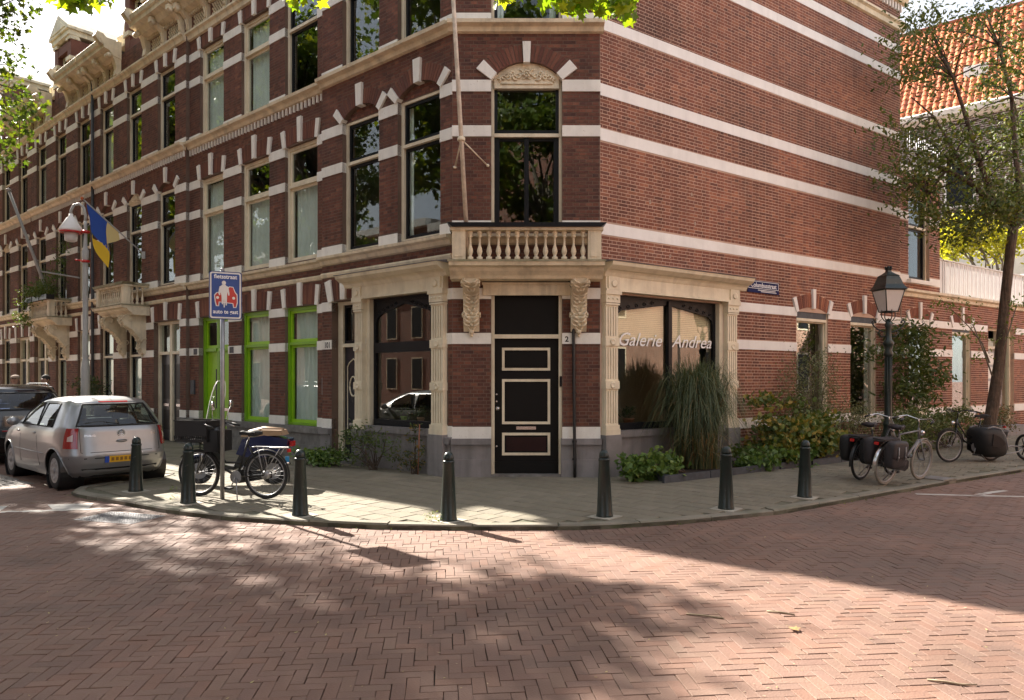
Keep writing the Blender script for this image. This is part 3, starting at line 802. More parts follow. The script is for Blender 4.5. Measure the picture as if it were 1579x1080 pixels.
# ---- shopfront on the left
def pilaster(F, root, a, b, o, z0, z1, rings=(), ped=None, mir=False):
    p = MB(F); w = b - a
    p.box((a, 0, z0), (b, o * .55, z1))
    p.box((a - .02, 0, z0), (b + .02, o + .015, z0 + .10)); p.box((a - .01, 0, z0 + .10), (b + .01, o + .005, z0 + .17))
    p.box((a - .01, 0, z1 - .24), (b + .01, o + .005, z1 - .21)); p.box((a - .015, 0, z1 - .20), (b + .015, o + .01, z1 - .06)); p.box((a - .035, 0, z1 - .06), (b + .035, o + .035, z1))
    edges = sorted([z0 + .17] + [v for r in rings for v in (r - .07, r + .07)] + [z1 - .24])
    n = 5
    for i in range(0, len(edges), 2):
        for k in range(n):
            x = a + w * (k + .15) / n; p.box((x, o * .55, edges[i] + .03), (x + w * .7 / n, o * .82, edges[i + 1] - .03))
        p.box((a, o * .55, edges[i]), (b, o * .8, edges[i] + .03)); p.box((a, o * .55, edges[i + 1] - .03), (b, o * .8, edges[i + 1]))
    for r in rings:
        p.box((a - .01, 0, r - .07), (b + .01, o, r + .07)); p.lathe(((a + b) / 2, o, r), [(.055, 0), (.06, .012), (.045, .016), (.035, .008), (.001, .012)], 12, axis='y')
    for k in range(3): p.sph((a + w * (k + .5 + .0) / 3, o + .01, z1 - .13), .022, 6, 4)
    q = p.build('pilaster', M_CREAM, root)
    if ped:
        g = MB(F); g.box((a - .03, 0, KERB - .02), (b + .03, o + .03, z0)); g.build('pilaster_pedestal', M_GREY, q)
    return q
def entablature(F, root, a, b, z0, z1, out, ea, eb, ends):
    """fascia a..b, cornice ea..eb"""
    p = MB(F)
    p.box((a, 0, z0), (b, 0.13, z0 + (z1 - z0) * .52)); p.box((a, 0.13, z0), (b, 0.15, z0 + .04))
    zf = z0 + (z1 - z0) * .52
    p.prism([(0, zf), (0.14, zf), (0.17, zf + .06), (out * .6, zf + .10), (out * .75, z1 - .12), (out, z1 - .06), (out + .02, z1), (0, z1)], ea, eb, 'oz')
    for x in ends:
        p.box((x - .13, 0.13, z0 + .03), (x + .13, 0.155, zf)); p.lathe((x, .155, (z0 + zf) / 2), [(.06, 0), (.065, .012), (.045, .018), (.001, .01)], 12, axis='y')
    e = p.build('entablature', M_CREAM, root)
    c = MB(F); c.prism([(0, z1 + .03), (0, z1 + .002), (out + .03, z1 + .002), (out + .04, z1 + .012), (0.02, z1 + .07)], ea - .02, eb + .02, 'oz'); c.build('lead_capping', M_LEAD, e)
    return e
shopL = MB(FL); shopL.box((0.46, -0.02, .74), (2.38, .07, .86)); sf = shopL.build('shopfront', M_GREY, corner)
g = MB(FL); g.box((0.46, -0.3, KERB - .02), (2.38, .02, .74)); g.build('stall_riser', M_GREY, corner)
pilaster(FL, sf, .13, .44, .12, .78, 3.30, (2.37, 1.62), True); pilaster(FL, sf, 2.36, 2.60, .12, .78, 3.30, (2.37, 1.62), True)
entablature(FL, sf, .10, 2.64, 3.30, 3.76, .36, -.0, 2.86, (.28, 2.48))
fl.hole(.46, 2.36, .74, 3.30); fl.exr(0.1, 2.66, KERB, 3.80)
def shopwin(F, root, a, b, z0, z1, tr, mull, o=-0.10):
    c = MB(F); c.box((a, o - .04, z0), (a + .05, o + .10, z1)); c.build('window_casing', M_CREAM, root); c = MB(F); c.box((b - .10, o - .04, z0), (b, o + .10, z1)); c.build('window_casing', M_CREAM, root)
    a += .05; b -= .10
    m = MB(F); w = .06
    m.box((a, o - .07, z0), (a + w, o, z1)); m.box((b - w, o - .07, z0), (b, o, z1)); m.box((a + w, o - .068, z0), (b - w, o + .05, z0 + .12)); m.box((a + w, o - .068, z1 - .06), (b - w, o - .002, z1))
    if tr: m.box((a + w, o - .066, tr[0]), (b - w, o + .03, tr[1]))
    if mull: m.box((mull - .045, o - .064, z0 + .12), (mull + .045, o + .03, z1 - .06))
    mid = mull if mull else (a + b) / 2
    for sg, e in ((-1, a + w), (1, b - w)):   # raking fretwork spandrels
        m.prism([(mid, z1 - .05), (e, z1 - .05), (e, z1 - .46), (e - sg * .05, z1 - .36), (e - sg * .14, z1 - .30), (mid, z1 - .13)], o - .05, o - .01, 'sz')
        for k in range(5):
            x = e - sg * (.10 + k * abs(e - mid) * .15); zz = z1 - .30 + k * .035
            m.tube([(x + .035 * math.cos(j * .8), o - .005, zz + .04 + .035 * math.sin(j * .8) * (1 - j / 12)) for j in range(8)], .009, 4)
    f = m.build('window_frame', M_DARK, root)
    pane(F, f, a + .03, b - .03, z0 + .08, z1 - .03, o - .04, M_GLS)
    return f
swl = shopwin(FL, sf, .46, 2.36, .86, 3.30, (2.26, 2.45), None)
# plinth of the left front
for a_, b_ in ((0.0, .12), (3.47, 3.80)):
    for z0_, z1_, o_ in ((KERB - .02, .36, .075), (.36, .62, .05), (.62, .74, .10)):
        mb = MB(FL); mb.box((a_ - (0.0 if a_ else 0), -0.05, z0_), (b_, o_, z1_)); mb.build('plinth_stone', M_GREY, corner)
fl.exr(3.47, 3.8, KERB, .74); fl.exr(0, .13, KERB, .74)
trims(fl, 0, 3.80, dent=False)
cornice(fl, 0.05, 3.75, ends=(True, False))
# --- chamfer
fcx.hole(-0.36, 0.87, KERB, 3.32)
oo = -0.10
cm = MB(FC)
cm.box((-0.36, oo - .12, KERB), (-0.305, oo + .06, 3.27)); cm.box((0.815, oo - .12, KERB), (0.87, oo + .06, 3.27)); cm.box((-0.36, oo - .12, 3.27), (0.87, oo + .06, 3.32)); cm.box((-0.305, oo - .12, 2.46), (0.815, oo + .05, 2.53))
cdf = cm.build('door_frame', M_CREAM, corner)
mb = MB(FC); mb.box((-0.305, oo - .1, 2.53), (0.815, oo - .04, 3.27)); mb.build('fanlight_panel', M_DOOR, cdf)
mb = MB(FC); mb.box((-0.305, oo - .09, KERB + .04), (0.815, oo - .04, 2.46)); mb.box((-0.30, oo - .04, KERB + .04), (0.81, oo - .02, .30))
fd = mb.build('front_door', M_DOOR, corner)
for z0_, z1_, mm in ((1.90, 2.30, M_DOOR), (.96, 1.75, M_DOOR), (.415, .81, M_MAROON)):
    a_, b_ = -.175, .67; mb = MB(FC); w = .045
    for q in (((a_, z0_), (b_, z0_ + w)), ((a_, z1_ - w), (b_, z1_)), ((a_, z0_ + w), (a_ + w, z1_ - w)), ((b_ - w, z0_ + w), (b_, z1_ - w))):
        mb.box((q[0][0], oo - .04, q[0][1]), (q[1][0], oo - .015, q[1][1]))
    fm = mb.build('panel_moulding', M_CREAM, fd)
    mb = MB(FC); mb.box((a_ + w + .03, oo - .04, z0_ + w + .03), (b_ - w - .03, oo - .028, z1_ - w - .03)); mb.build('door_panel', mm, fd)
mb = MB(FC); mb.box((.075, oo - .04, .865), (.42, oo - .03, .92)); mb.box((.10, oo - .03, .878), (.395, oo - .024, .907)); mb.build('letter_slot', M_CHR, fd)
mb = MB(FC); mb.lathe((-.25, oo - .04, 1.235), [(.04, 0), (.04, .008), (.012, .012), (.012, .045), (.032, .055), (.032, .075), (.01, .085)], 12, axis='y'); mb.build('door_knob', M_CHR, fd)
for z_ in (1.48, 1.36, .57):
    mb = MB(FC); mb.lathe((-.27, oo - .04, z_), [(.016, 0), (.016, .012), (.008, .015)], 10, axis='y'); mb.build('keyhole_plate', M_CHR, fd)
mb = MB(FC); mb.box((.83, oo + .06, 1.62), (.865, oo + .09, 1.80)); mb.build('bell_box', M_DARK, cdf)
mb = MB(FC); mb.box((-.36, -.25, KERB - .02), (.87, .04, KERB + .035)); mb.build('door_step', M_GREYW, corner)
mb = MB(FC); mb.box((-.50, .0, 3.20), (1.02, .055, 3.41)); mb.box((-.52, .055, 3.38), (1.04, .08, 3.42)); mb.build('door_head', M_CREAM2, corner)
window(fcx, -.36, .87, 4.32, 7.0, 5.98, rec=.09, cw=.05, curt=None)
mb = MB(FC); mb.box((-.31, -.16, 6.82), (.82, -.055, 7.0)); mb.build('window_head', M_CREAM, corner)
mb = MB(FC); mb.box((.215, -.20, 4.37), (.295, -.11, 5.98)); mb.box((-.31, -.2, 4.37), (-.22, -.12, 5.98)); mb.box((.73, -.2, 4.37), (.82, -.12, 5.98)); mb.build('french_door_stiles', M_DARK, corner)
fcx.arch(.255, .575, 7.0, .26, .29, fill='carved', keyz=7.59, keyw=.055, low=.14)
window(fcx, -.36, .87, 7.97, 10.22, 9.45, rec=.09, cw=.05, curt='side')
fcx.arch(.255, .615, 10.22, .05, .36)
for a_, b_ in ((CL[0], -.36), (.87, CR[0])):
    for z0_, z1_, o_ in ((KERB - .02, .36, .075), (.36, .62, .05), (.62, .72, .10)):
        mb = MB(FC); mb.box((a_ - .02, -.05, z0_), (b_ + (.02 if b_ > 1 else 0), o_, z1_)); mb.build('plinth_stone', M_GREY, corner)
    fcx.exr(a_, b_, KERB, .72)
A_, B_ = CL[0], CR[0]
for z0_, z1_ in ((3.14, 3.33), (2.36, 2.55), (.72, .92), (4.30, 4.50), (5.96, 6.15), (6.74, 6.94), (7.93, 8.10), (9.38, 9.57), (10.05, 10.25)): fcx.strip(A_ - .006, B_ + .006, z0_, z1_, out=.02)
fcx.moulding(A_ - .08, B_ + .06, [(0, 7.74), (0.06, 7.76), (0.09, 7.83), (0.18, 7.86), (0.19, 7.92), (0.03, 7.935), (0, 7.935)])
fcx.moulding(A_ - .05, B_ + .05, [(0, 10.60), (0.06, 10.62), (0.08, 10.72), (0.14, 10.75), (0.14, 10.80), (0, 10.81)])
fcx.moulding(A_, B_, [(0, 4.08), (0.05, 4.10), (0.08, 4.17), (0.15, 4.20), (0.16, 4.25), (0, 4.275)])
cornice(fcx, A_ + .05, B_ - .05, ends=(True, True))
balcony(FC, corner, .245, 1.29, .60, 3.71, 13, 0, M_DARK, (-.70, 1.15), 3.44, 2.55, .27, False)
# --- right front: one high plain wall above the gallery window
fr.hole(.36, 3.27, .74, 3.25)
sr = MB(FRR); sr.box((.36, -.02, .72), (3.27, .07, .84)); sfr = sr.build('gallery_front', M_GREY, corner)
g = MB(FRR); g.box((.36, -.3, KERB - .02), (3.27, .02, .72)); g.build('stall_riser', M_GREY, corner)
pilaster(FRR, sfr, .04, .34, .12, .78, 3.28, (2.40, 1.65), True); pilaster(FRR, sfr, 3.29, 3.60, .12, .78, 3.28, (2.40, 1.65), True)
entablature(FRR, sfr, .02, 3.64, 3.28, 3.76, .34, -.02, 3.82, (.19, 3.45))
fr.exr(0, 3.66, KERB, 3.80)
shopwin(FRR, sfr, .36, 3.27, .84, 3.28, None, 1.84)
bl = MB(FRR)
z = 2.46
while z < 3.2: bl.box((.43, -.225, z), (1.80, -.21, z + .032)); bl.box((1.88, -.225, z), (3.18, -.21, z + .032)); z += .036
bl.build('slatted_blind', M_BLIND, sfr)
def text(body, size, m, par, F, s, o, z, shear=0.0, sx=1.0, ext=0.001, al='CENTER', bold=0.0, rl=None):
    cu = bpy.data.curves.new('txt', 'FONT'); cu.body = body; cu.size = size; cu.shear = shear; cu.extrude = ext; cu.align_x = al; cu.offset = bold; cu.resolution_u = 3
    tmp = bpy.data.objects.new('tmp', cu); COL.objects.link(tmp)
    dg = bpy.context.evaluated_depsgraph_get(); me = bpy.data.meshes.new_from_object(tmp.evaluated_get(dg))
    COL.objects.unlink(tmp); bpy.data.objects.remove(tmp)
    rl = Vector(rl) if rl is not None else Vector((0, 0, 0))
    # letters run left to right as seen from outside
    sg = 1 if (F.u[0] > 0) else -1
    for v in me.vertices:
        p = F(s + sg * v.co.x * sx, o + v.co.z, z + v.co.y); v.co = Vector(p) - rl
    me.materials.clear(); me.materials.append(m)
    ob = bpy.data.objects.new('lettering', me); COL.objects.link(ob); ob.parent = par
    return ob
M_TXT = mat('white lettering', (0.93, 0.93, 0.92), 0.6)
cl_ = (CL[0], CL[1], 0)
text('Galerie', .34, M_TXT, sfr, FRR, 1.08, -.125, 2.36, shear=.36, sx=1.12, bold=.001, rl=cl_)
text('Andrea', .34, M_TXT, sfr, FRR, 2.50, -.125, 2.36, shear=.36, sx=1.12, bold=.001, rl=cl_)
text('101', .17, M_DARK, corner, FL, 3.60, .0195, 2.39, sx=.8, ext=.002, bold=.003, rl=cl_)
text('2', .13, M_DARK, corner, FC, .95, .0215, 2.40, ext=.002, bold=.003, rl=cl_)
# right front ground floor windows
def rwin(fc, a, b, zs, z1, curt, mir=False):
    window(fc, a, b, .80, zs, zs - .20, rec=.03, sm=M_CREAM, curt=curt, cw=.035, glassm=M_GLR, sw=.03)
    fc.arch((a + b) / 2, (b - a) / 2, zs, .115, .29, keyz=3.76, key=.04, keyw=.045, spr=.045, casing=True)
    mb = MB(fc.F); mb.box((a + .04, -.13, zs - .19), (b - .04, -.018, zs + .05)); mb.build('shutter_box', M_SLATE, fc.root)
    mb = MB(fc.F); mb.box((a - .06, -.1, .68), (b + .06, .10, .80)); mb.build('window_sill', M_BANDR, fc.root)
rwin(fr, 5.75, 6.97, 3.24, 0, None); rwin(fr, 7.91, 9.06, 3.24, 0, 'side')
fr.strip(3.62, 10.23, 3.13, 3.32); fr.strip(3.62, 10.23, 2.36, 2.55); fr.strip(3.62, 10.23, .74, .95)
for z0_, z1_ in ((4.27, 4.47), (5.90, 6.11), (6.68, 6.89), (7.83, 8.03), (9.38, 9.58), (10.05, 10.25)): fr.strip(0, 10.23, z0_, z1_, out=.012)
fr.moulding(0, 10.35, [(0, 10.60), (0.06, 10.62), (0.08, 10.72), (0.14, 10.75), (0.14, 10.80), (0, 10.81)])
fr.moulding(-.05, 10.40, [(0, 11.30), (.10, 11.32), (.14, 11.42), (.30, 11.46), (.34, 11.56), (.36, 11.70), (0, 11.74)], name='cornice')
mb = MB(FRR); s = .1
while s < 10.2: mb.box((s, 0, 11.10), (s + .05, .05, 11.28)); s += .14
mb.build('dentil_row', M_BANDR, corner)['kind'] = 'stuff'
M_PATCH = mat('cement patch', (.42, .33, .26), .9, var=.3, vscale=20, bump=.5)
# pale repair patches on the high wall
for s_, z_ in ((.45, 5.42), (1.22, 5.0), (2.45, 4.75), (1.75, 4.05), (2.35, 5.3)):
    mb = MB(FRR); c = (s_, z_); mb.prism([(c[0] + .035 * math.cos(a) * random.uniform(.5, 1.1), c[1] + .045 * math.sin(a) * random.uniform(.6, 1.1)) for a in [i * PI / 4 for i in range(8)]], -.002, .007, 'sz'); mb.build('repair_patch', M_PATCH, corner)
mb = MB(FRR); mb.box((4.02, .02, 3.545), (5.07, .035, 3.80)); sg_ = mb.build('street_sign', mat('navy enamel', (0.010, 0.016, 0.085), .6, spec=.15), None)
tag(sg_, 'small navy and white street name plate high on the side wall beside the gallery window', 'street sign')
mb = MB(FRR); w = .011
for q in (((4.035, 3.63), (5.055, 3.63 + w)), ((4.035, 3.785 - w), (5.055, 3.785)), ((4.035, 3.63 + w), (4.035 + w, 3.785 - w)), ((5.055 - w, 3.63 + w), (5.055, 3.785 - w))):
    mb.box((q[0][0], .035, q[0][1]), (q[1][0], .038, q[1][1]))
mb.build('sign_border', M_WHITE, sg_)
text('Columbusstraat', .135, M_TXT, sg_, FRR, 4.545, .0372, 3.662, sx=1.0, bold=.0012)
for k, (a_, b_) in enumerate(((4.35, 4.95), (4.45, 4.98))):
    mb = MB(FRR); mb.box((a_, .035, 3.595 - k * .028), (b_, .037, 3.61 - k * .028)); mb.build('small_print', M_WHITE, sg_)
corner_poly = [CL, inset(FL, 3.69, .0), inset(FL, 3.69, 9), inset(FRR, 10.23, 6), inset(FRR, 10.23, 0), CR]
def lerp(p, c, k): return (p[0] + (c[0] - p[0]) * k, p[1] + (c[1] - p[1]) * k)
cen = (1.6, 17.0); cpi = [lerp(p, cen, .05) for p in corner_poly]
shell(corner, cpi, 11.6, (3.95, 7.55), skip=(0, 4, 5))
# painted gallery rooms
mb = MB(FRR); mb.poly([(.2, -3.2, .1), (5.2, -3.2, .1), (5.2, -3.2, 3.9), (.2, -3.2, 3.9)]); mb.build('partition', mat('gallery room wall', (.34, .28, .20), .9, var=.1), corner)
mb = MB(FL); mb.poly([(0, -3.0, .1), (2.6, -3.0, .1), (2.6, -3.0, 3.9), (0, -3.0, 3.9)]); mb.build('partition', mat('shop room wall', (.22, .19, .14), .9, var=.2), corner)
# downpipe on the chamfer
dp = MB(FC); dp.tube([(.99, .05, 3.45), (1.02, .055, 3.38), (1.055, .055, 3.30), (1.06, .055, 2.9), (1.07, .055, 1.8), (1.075, .12, .70), (1.08, .13, .30), (1.08, .12, .06)], .028, 8)
for z_ in (.66, .36, 1.5): dp.lathe((1.075, .10 if z_ < 1 else .055, z_), [(.04, 0), (.04, .035)], 8)
dp.build('downpipe', M_BLACK, corner)
fl.finish(); fcx.finish(nobj=300); fr.finish()

# ---------------------------------------------------------------- green windowed house
FG = FL.shifted(-.10)
gh = thing('green_window_house', 'red brick terraced house with lime green ground floor windows and twin green doors', 'house', FG(3.80, 0, 0))
fg = Facade(FG, gh, 3.70, 9.90, KERB, 11.45)
for i, (a, b) in enumerate(((4.11, 5.33), (5.97, 7.19), (8.04, 9.23))):
    if i < 2:
        window(fg, a, b, .74, 3.33, 2.50, cas=M_GREEND, sm=M_GREEN, curt='full', rec=.07)
    window(fg, a, b, 4.32, 6.88, 5.98, cas=M_CREAM, sm=M_CREAM, curt='full' if i == 2 else 'low', rec=.07)
    window(fg, a, b, 8.0, 10.25, 9.45, cas=M_CREAM, sm=M_CREAM if i else M_DARK, curt='full' if i else None, rec=.07)
    c = (a + b) / 2; hw = (b - a) / 2
    if i < 2: fg.arch(c, hw, 3.33, .04, .40, keyz=3.84, keyw=.06, spr=.055)
    fg.arch(c, hw, 6.88, .05, .36, keyz=7.44, keyw=.06, spr=.055)
    fg.arch(c, hw, 10.25, .04, .28, keyz=10.6, keyw=.06, spr=.055)
fg.arch(8.55, .75, 3.33, .05, .40, keyz=3.84, keyw=.06, spr=.055)
fg.hole(7.80, 9.30, KERB, 3.33)
mb = MB(FG); o = -.12
for a_, b_ in ((7.80, 7.90), (8.50, 8.60), (9.18, 9.30)): mb.box((a_, o - .12, KERB), (b_, o, 3.25))
mb.box((7.80, o - .12, 3.25), (9.30, o + .01, 3.33)); mb.box((7.90, o - .12, 2.45), (8.50, o + .02, 2.53)); mb.box((8.60, o - .12, 2.45), (9.18, o + .02, 2.53))
gdf = mb.build('door_frame', M_GREEND, gh)
for a_, b_ in ((7.90, 8.50), (8.60, 9.18)):
    mb = MB(FG); mb.box((a_, o - .11, KERB + .02), (b_, o - .06, 2.45)); gd = mb.build('door', M_GREEN, gh)
    mb = MB(FG); mb.box((a_ + .1, o - .06, 1.0), (a_ + .16, o - .05, 2.0)); mb.build('door_slot_window', M_DARK, gd)
    mb = MB(FG); mb.box((a_ + .2, o - .06, .95), (b_ - .2, o - .04, 1.02)); mb.build('letter_slot', M_CHR, gd)
    sash(FG, gdf, a_, b_, 2.53, 3.25, o - .03, M_GREEN, w=.06); pane(FG, gdf, a_ + .05, b_ - .05, 2.58, 3.2, o - .05)
for a_, b_ in ((3.70, 7.80), (9.30, 9.90)):
    for z0_, z1_, o_ in ((KERB - .02, .34, .08), (.34, .60, .055), (.60, .74, .10)):
        x = a_
        while x < b_ - .01:
            y = min(b_, x + .82); mb = MB(FG); mb.box((x + .003, -.05, z0_), (y - .003, o_, z1_)); mb.build('plinth_stone', M_GREYW, gh); x = y
    fg.exr(a_, b_, KERB, .74)
trims(fg, 3.70, 9.90); cornice(fg, 3.9, 9.75, ends=(False, False))
for s_, w_ in ((9.45, .09), (7.62, .09)):
    mb = MB(FG); mb.box((s_ - w_, .018, 2.38), (s_ + w_, .03, 2.53)); mb.build('house_number_plate', M_SLATE, gh)
mb = MB(FG); mb.box((9.48, .01, 1.35), (9.68, .05, 1.72)); mb.build('meter_box', M_SLATE, gh)
mb = MB(FG); mb.box((3.85, .01, 1.42), (3.90, .04, 1.78)); mb.build('bell_plate', M_STEEL, gh)
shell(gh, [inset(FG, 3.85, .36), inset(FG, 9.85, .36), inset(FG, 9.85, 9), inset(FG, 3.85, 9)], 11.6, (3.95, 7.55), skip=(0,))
roofslope(FG, gh, 3.8, 9.85)
fg.finish()

# ---------------------------------------------------------------- the row beyond: three bay houses with middle balcony
def row_house(s0, sc, s1, label, doors, mirror=False, flowers=False, nbal=11, deep=True):
    F = FL
    h = thing('terraced_house', label, 'house', F(s0, 0, 0), group='brick terraced houses in the row')
    f = Facade(F, h, s0, s1, KERB, 11.45)
    c = [sc - 2.06, sc, sc + 1.98]; hw = [.52, .50, .50]
    for i in range(3):
        a, b = c[i] - hw[i], c[i] + hw[i]
        if i == 1:
            window(f, a, b, 4.30, 6.90, 6.0, curt=None, rec=.08)
            f.arch(c[i], hw[i], 6.90, .24, .28, fill='carved', keyz=7.5, keyw=.055, spr=.06)
        else:
            window(f, a, b, 4.32, 6.90, 6.0, curt=None, rec=.08)
            f.arch(c[i], hw[i], 6.90, .22, .28, fill='brick', keyz=7.5, keyw=.055, spr=.06)
        window(f, a, b, 8.0, 10.22, 9.45, curt='half' if i == 2 else None, rec=.08)
        f.arch(c[i], hw[i], 10.22, .05, .33, keyz=10.6, keyw=.055, spr=.055)
        if i not in doors:
            window(f, a, b, .80, 3.33, 2.40, curt='half', rec=.08)
            f.arch(c[i], hw[i], 3.33, .04, .40, keyz=3.84, keyw=.055, spr=.055)
        else:
            a -= .28; b += .25; f.hole(a, b, KERB, 3.33)
            m_ = (a + b) / 2; mb = MB(F); o = -.12
            for p, q in ((a, a + .1), (m_ - .07, m_ + .07), (b - .1, b)): mb.box((p, o - .12, KERB), (q, o, 3.24))
            mb.box((a, o - .12, 3.24), (b, o + .01, 3.33)); mb.box((a + .1, o - .12, 2.42), (m_ - .07, o + .02, 2.5)); mb.box((m_ + .07, o - .12, 2.42), (b - .1, o + .02, 2.5))
            fr_ = mb.build('door_frame', M_CREAM, h)
            for p, q in ((a + .1, m_ - .07), (m_ + .07, b - .1)):
                mb = MB(F); mb.box((p, o - .11, KERB), (q, o - .06, 2.42)); d = mb.build('door', M_NAVY, h)
                mb = MB(F); mb.box((p + .12, o - .06, 1.2), (q - .12, o - .05, 2.15)); mb.box((p + .12, o - .06, .35), (q - .12, o - .05, .9)); mb.build('door_panel', M_DARK, d)
                mb = MB(F); mb.box((p + .15, o - .06, 1.0), (q - .15, o - .04, 1.07)); mb.build('letter_slot', M_CHR, d)
                pane(F, fr_, p, q, 2.5, 3.24, o - .06)
            f.arch(m_, (b - a) / 2, 3.33, .05, .40, keyz=3.84, keyw=.055, spr=.055)
    lo = [x for x in f.holes if x[2] <= KERB + .01]
    cur = s0
    for x in sorted(lo) + [(s1, s1, 0, 0)]:
        for z0_, z1_, o_ in ((KERB - .02, .36, .07), (.36, .62, .05), (.62, .74, .09)):
            if x[0] > cur + .05:
                mb = MB(F); mb.box((cur, -.05, z0_), (x[0], o_, z1_)); mb.build('plinth_stone', M_GREYW, h)
        f.exr(cur, x[0], KERB, .74); cur = x[1]
    trims(f, s0, s1)
    cornice(f, s0 + .15, sc - 1.0, ends=(False, True)); cornice(f, sc + 1.0, s1 - .15, ends=(True, False))
    dormer(F, h, sc); roofslope(F, h, s0, s1)
    if mirror is not None:
        balcony(F, h, sc, 1.05, .72, 3.80, nbal, 3, M_MOSS, (sc - .66, sc + .66), 3.53, 2.45, .30, True)
        # black iron railing leaf in the balcony doorway
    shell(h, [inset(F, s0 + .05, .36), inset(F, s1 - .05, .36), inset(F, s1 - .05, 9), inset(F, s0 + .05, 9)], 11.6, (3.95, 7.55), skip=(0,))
    f.finish()
    return h
hA = row_house(9.80, 13.0, 15.93, 'brick terraced house with the nearer of the two balconies and dark twin doors', (0,))
hB = row_house(15.93, 18.92, 22.0, 'brick terraced house whose balcony carries flower boxes and a leaning flagpole', (2,), mirror=True)
hC = row_house(22.0, 25.0, 28.1, 'farthest terraced house at the left edge of the photo without any balcony', (0,), mirror=None)
mb = MB(FL); mb.tube([(15.93, .07, 11.3), (15.93, .07, 4.3), (15.93, .07, .1)], .045, 8); mb.build('downpipe', M_SLATE, hA)

# ---------------------------------------------------------------- low annex on the right
ax = thing('annex_house', 'low red brick annex with arched ground floor windows and a roof terrace', 'house', FRR(10.23, 0, 0))
FA = FRR.shifted(.03)
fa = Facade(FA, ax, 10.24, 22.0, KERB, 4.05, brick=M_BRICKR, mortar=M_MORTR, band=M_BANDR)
rwin(fa, 10.62, 11.68, 3.22, 0, 'side'); rwin(fa, 13.0, 14.13, 3.20, 0, None); rwin(fa, 19.0, 20.1, 3.2, 0, None)
fa.hole(15.28, 17.10, .35, 3.28)
mb = MB(FA)
for p, q in ((15.28, 15.36), (16.14, 16.24), (17.02, 17.10)): mb.box((p, -.2, .35), (q, -.10, 3.28))
mb.box((15.36, -.2, 3.2), (17.02, -.10, 3.28)); mb.box((15.36, -.2, 2.65), (16.14, -.09, 2.73)); ad = mb.build('door_frame', M_CREAM, ax)
mb = MB(FA); mb.box((15.36, -.22, .40), (16.14, -.17, 2.65)); dd = mb.build('door', mat('pale grey door paint', (.42, .44, .45), .5, var=.08), ax)
mb = MB(FA)
for k in range(5): mb.box((15.46, -.17, .5 + k * .42), (16.04, -.155, .84 + k * .42))
mb.build('door_panel', M_BAND, dd)
pane(FA, ad, 16.24, 17.02, .45, 3.2, -.16)
mb = MB(FA); mb.box((16.24, -.5, .45), (17.0, -.48, 3.0)); mb.build('inner_blind', M_CURT, ax)
mb = MB(FA); mb.box((15.2, -.1, KERB), (17.2, .35, .35)); mb.build('door_step', M_GREY, ax)
fa.strip(10.24, 15.2, 3.13, 3.32); fa.strip(17.2, 22, 3.13, 3.32); fa.strip(10.24, 15.28, 2.36, 2.55); fa.strip(17.1, 22, 2.36, 2.55); fa.strip(10.24, 15.28, .76, .97); fa.strip(17.1, 22, .76, .97)
for z0_, z1_, o_ in ((KERB - .02, .30, .06), ):
    mb = MB(FA); mb.box((10.24, -.05, z0_), (15.2, o_, z1_)); mb.build('plinth_stone', M_GREY, ax); mb = MB(FA); mb.box((17.2, -.05, z0_), (22, o_, z1_)); mb.build('plinth_stone', M_GREY, ax)
fa.moulding(10.24, 22, [(0, 3.86), (.05, 3.88), (.07, 3.96), (.14, 4.0), (.14, 4.06), (-.3, 4.07), (-.3, 3.86)], m=M_CREAM2)
fu = Facade(FRR.shifted(-.10), ax, 10.24, 12.57, 4.07, 7.25, brick=M_BRICKR, mortar=M_MORTR, band=M_BANDR)
window(fu, 10.85, 11.98, 4.36, 6.62, 5.75, cas=M_CREAM, sm=M_DARK, rec=.08)
mb = MB(FRR); mb.box((10.75, -.15, 4.26), (12.1, .02, 4.36)); mb.build('window_sill', M_BANDR, ax)
fu.strip(10.24, 12.57, 5.90, 6.11, out=.012); fu.strip(10.24, 12.57, 4.27, 4.47, out=.012)
fu.moulding(10.24, 12.65, [(0, 7.06), (.08, 7.08), (.10, 7.25), (.06, 7.30), (-.3, 7.30), (-.3, 7.06)], m=M_BANDR)
fa.finish(); fu.finish()
shell(ax, [inset(FRR, 10.3, .36), inset(FRR, 21.9, .36), inset(FRR, 21.9, 6), inset(FRR, 10.3, 6)], 3.95, (), skip=(0,))
mb = MB(FRR); 
mb.poly([(12.52, -.2, 4.0), (12.52, -5.5, 4.0), (12.52, -5.5, 7.2), (12.52, -.2, 7.2)]); mb.poly([(10.3, -5.5, 4), (12.52, -5.5, 4), (12.52, -5.5, 7.2), (10.3, -5.5, 7.2)]); mb.poly([(10.3, -.2, 7.2), (12.52, -.2, 7.2), (12.52, -5.5, 7.2), (10.3, -5.5, 7.2)])
mb.build('side_wall', M_VOUS, ax)
# railing above, white batten fence of the terrace
rl = thing('balcony_railing', 'dark iron bar railing on the annex roof beside the corner house', 'railing', FRR(11.4, -.05, 7.3))
mb = MB(FRR); mb.tube([(10.3, -.04, 8.15), (12.55, -.04, 8.15)], .02, 6); mb.tube([(10.3, -.04, 7.42), (12.55, -.04, 7.42)], .015, 6); mb.build('rail', M_STEEL, rl)
for i in range(20):
    mb = MB(FRR); s = 10.34 + i * .116; mb.tube([(s, -.04, 7.30), (s, -.04, 8.2)], .010, 5); mb.build('bar', M_STEEL, rl)
tf = thing('terrace_fence', 'white vertical batten fence around the low roof terrace', 'fence', FRR(15.4, -.2, 4.07))
mb = MB(FRR); mb.box((12.6, -.22, 4.12), (18.4, -.19, 4.18)); mb.box((12.6, -.22, 4.95), (18.4, -.19, 5.01)); mb.box((12.6, -.25, 5.05), (18.4, -.13, 5.08)); mb.build('fence_rail', M_WHITE, tf)
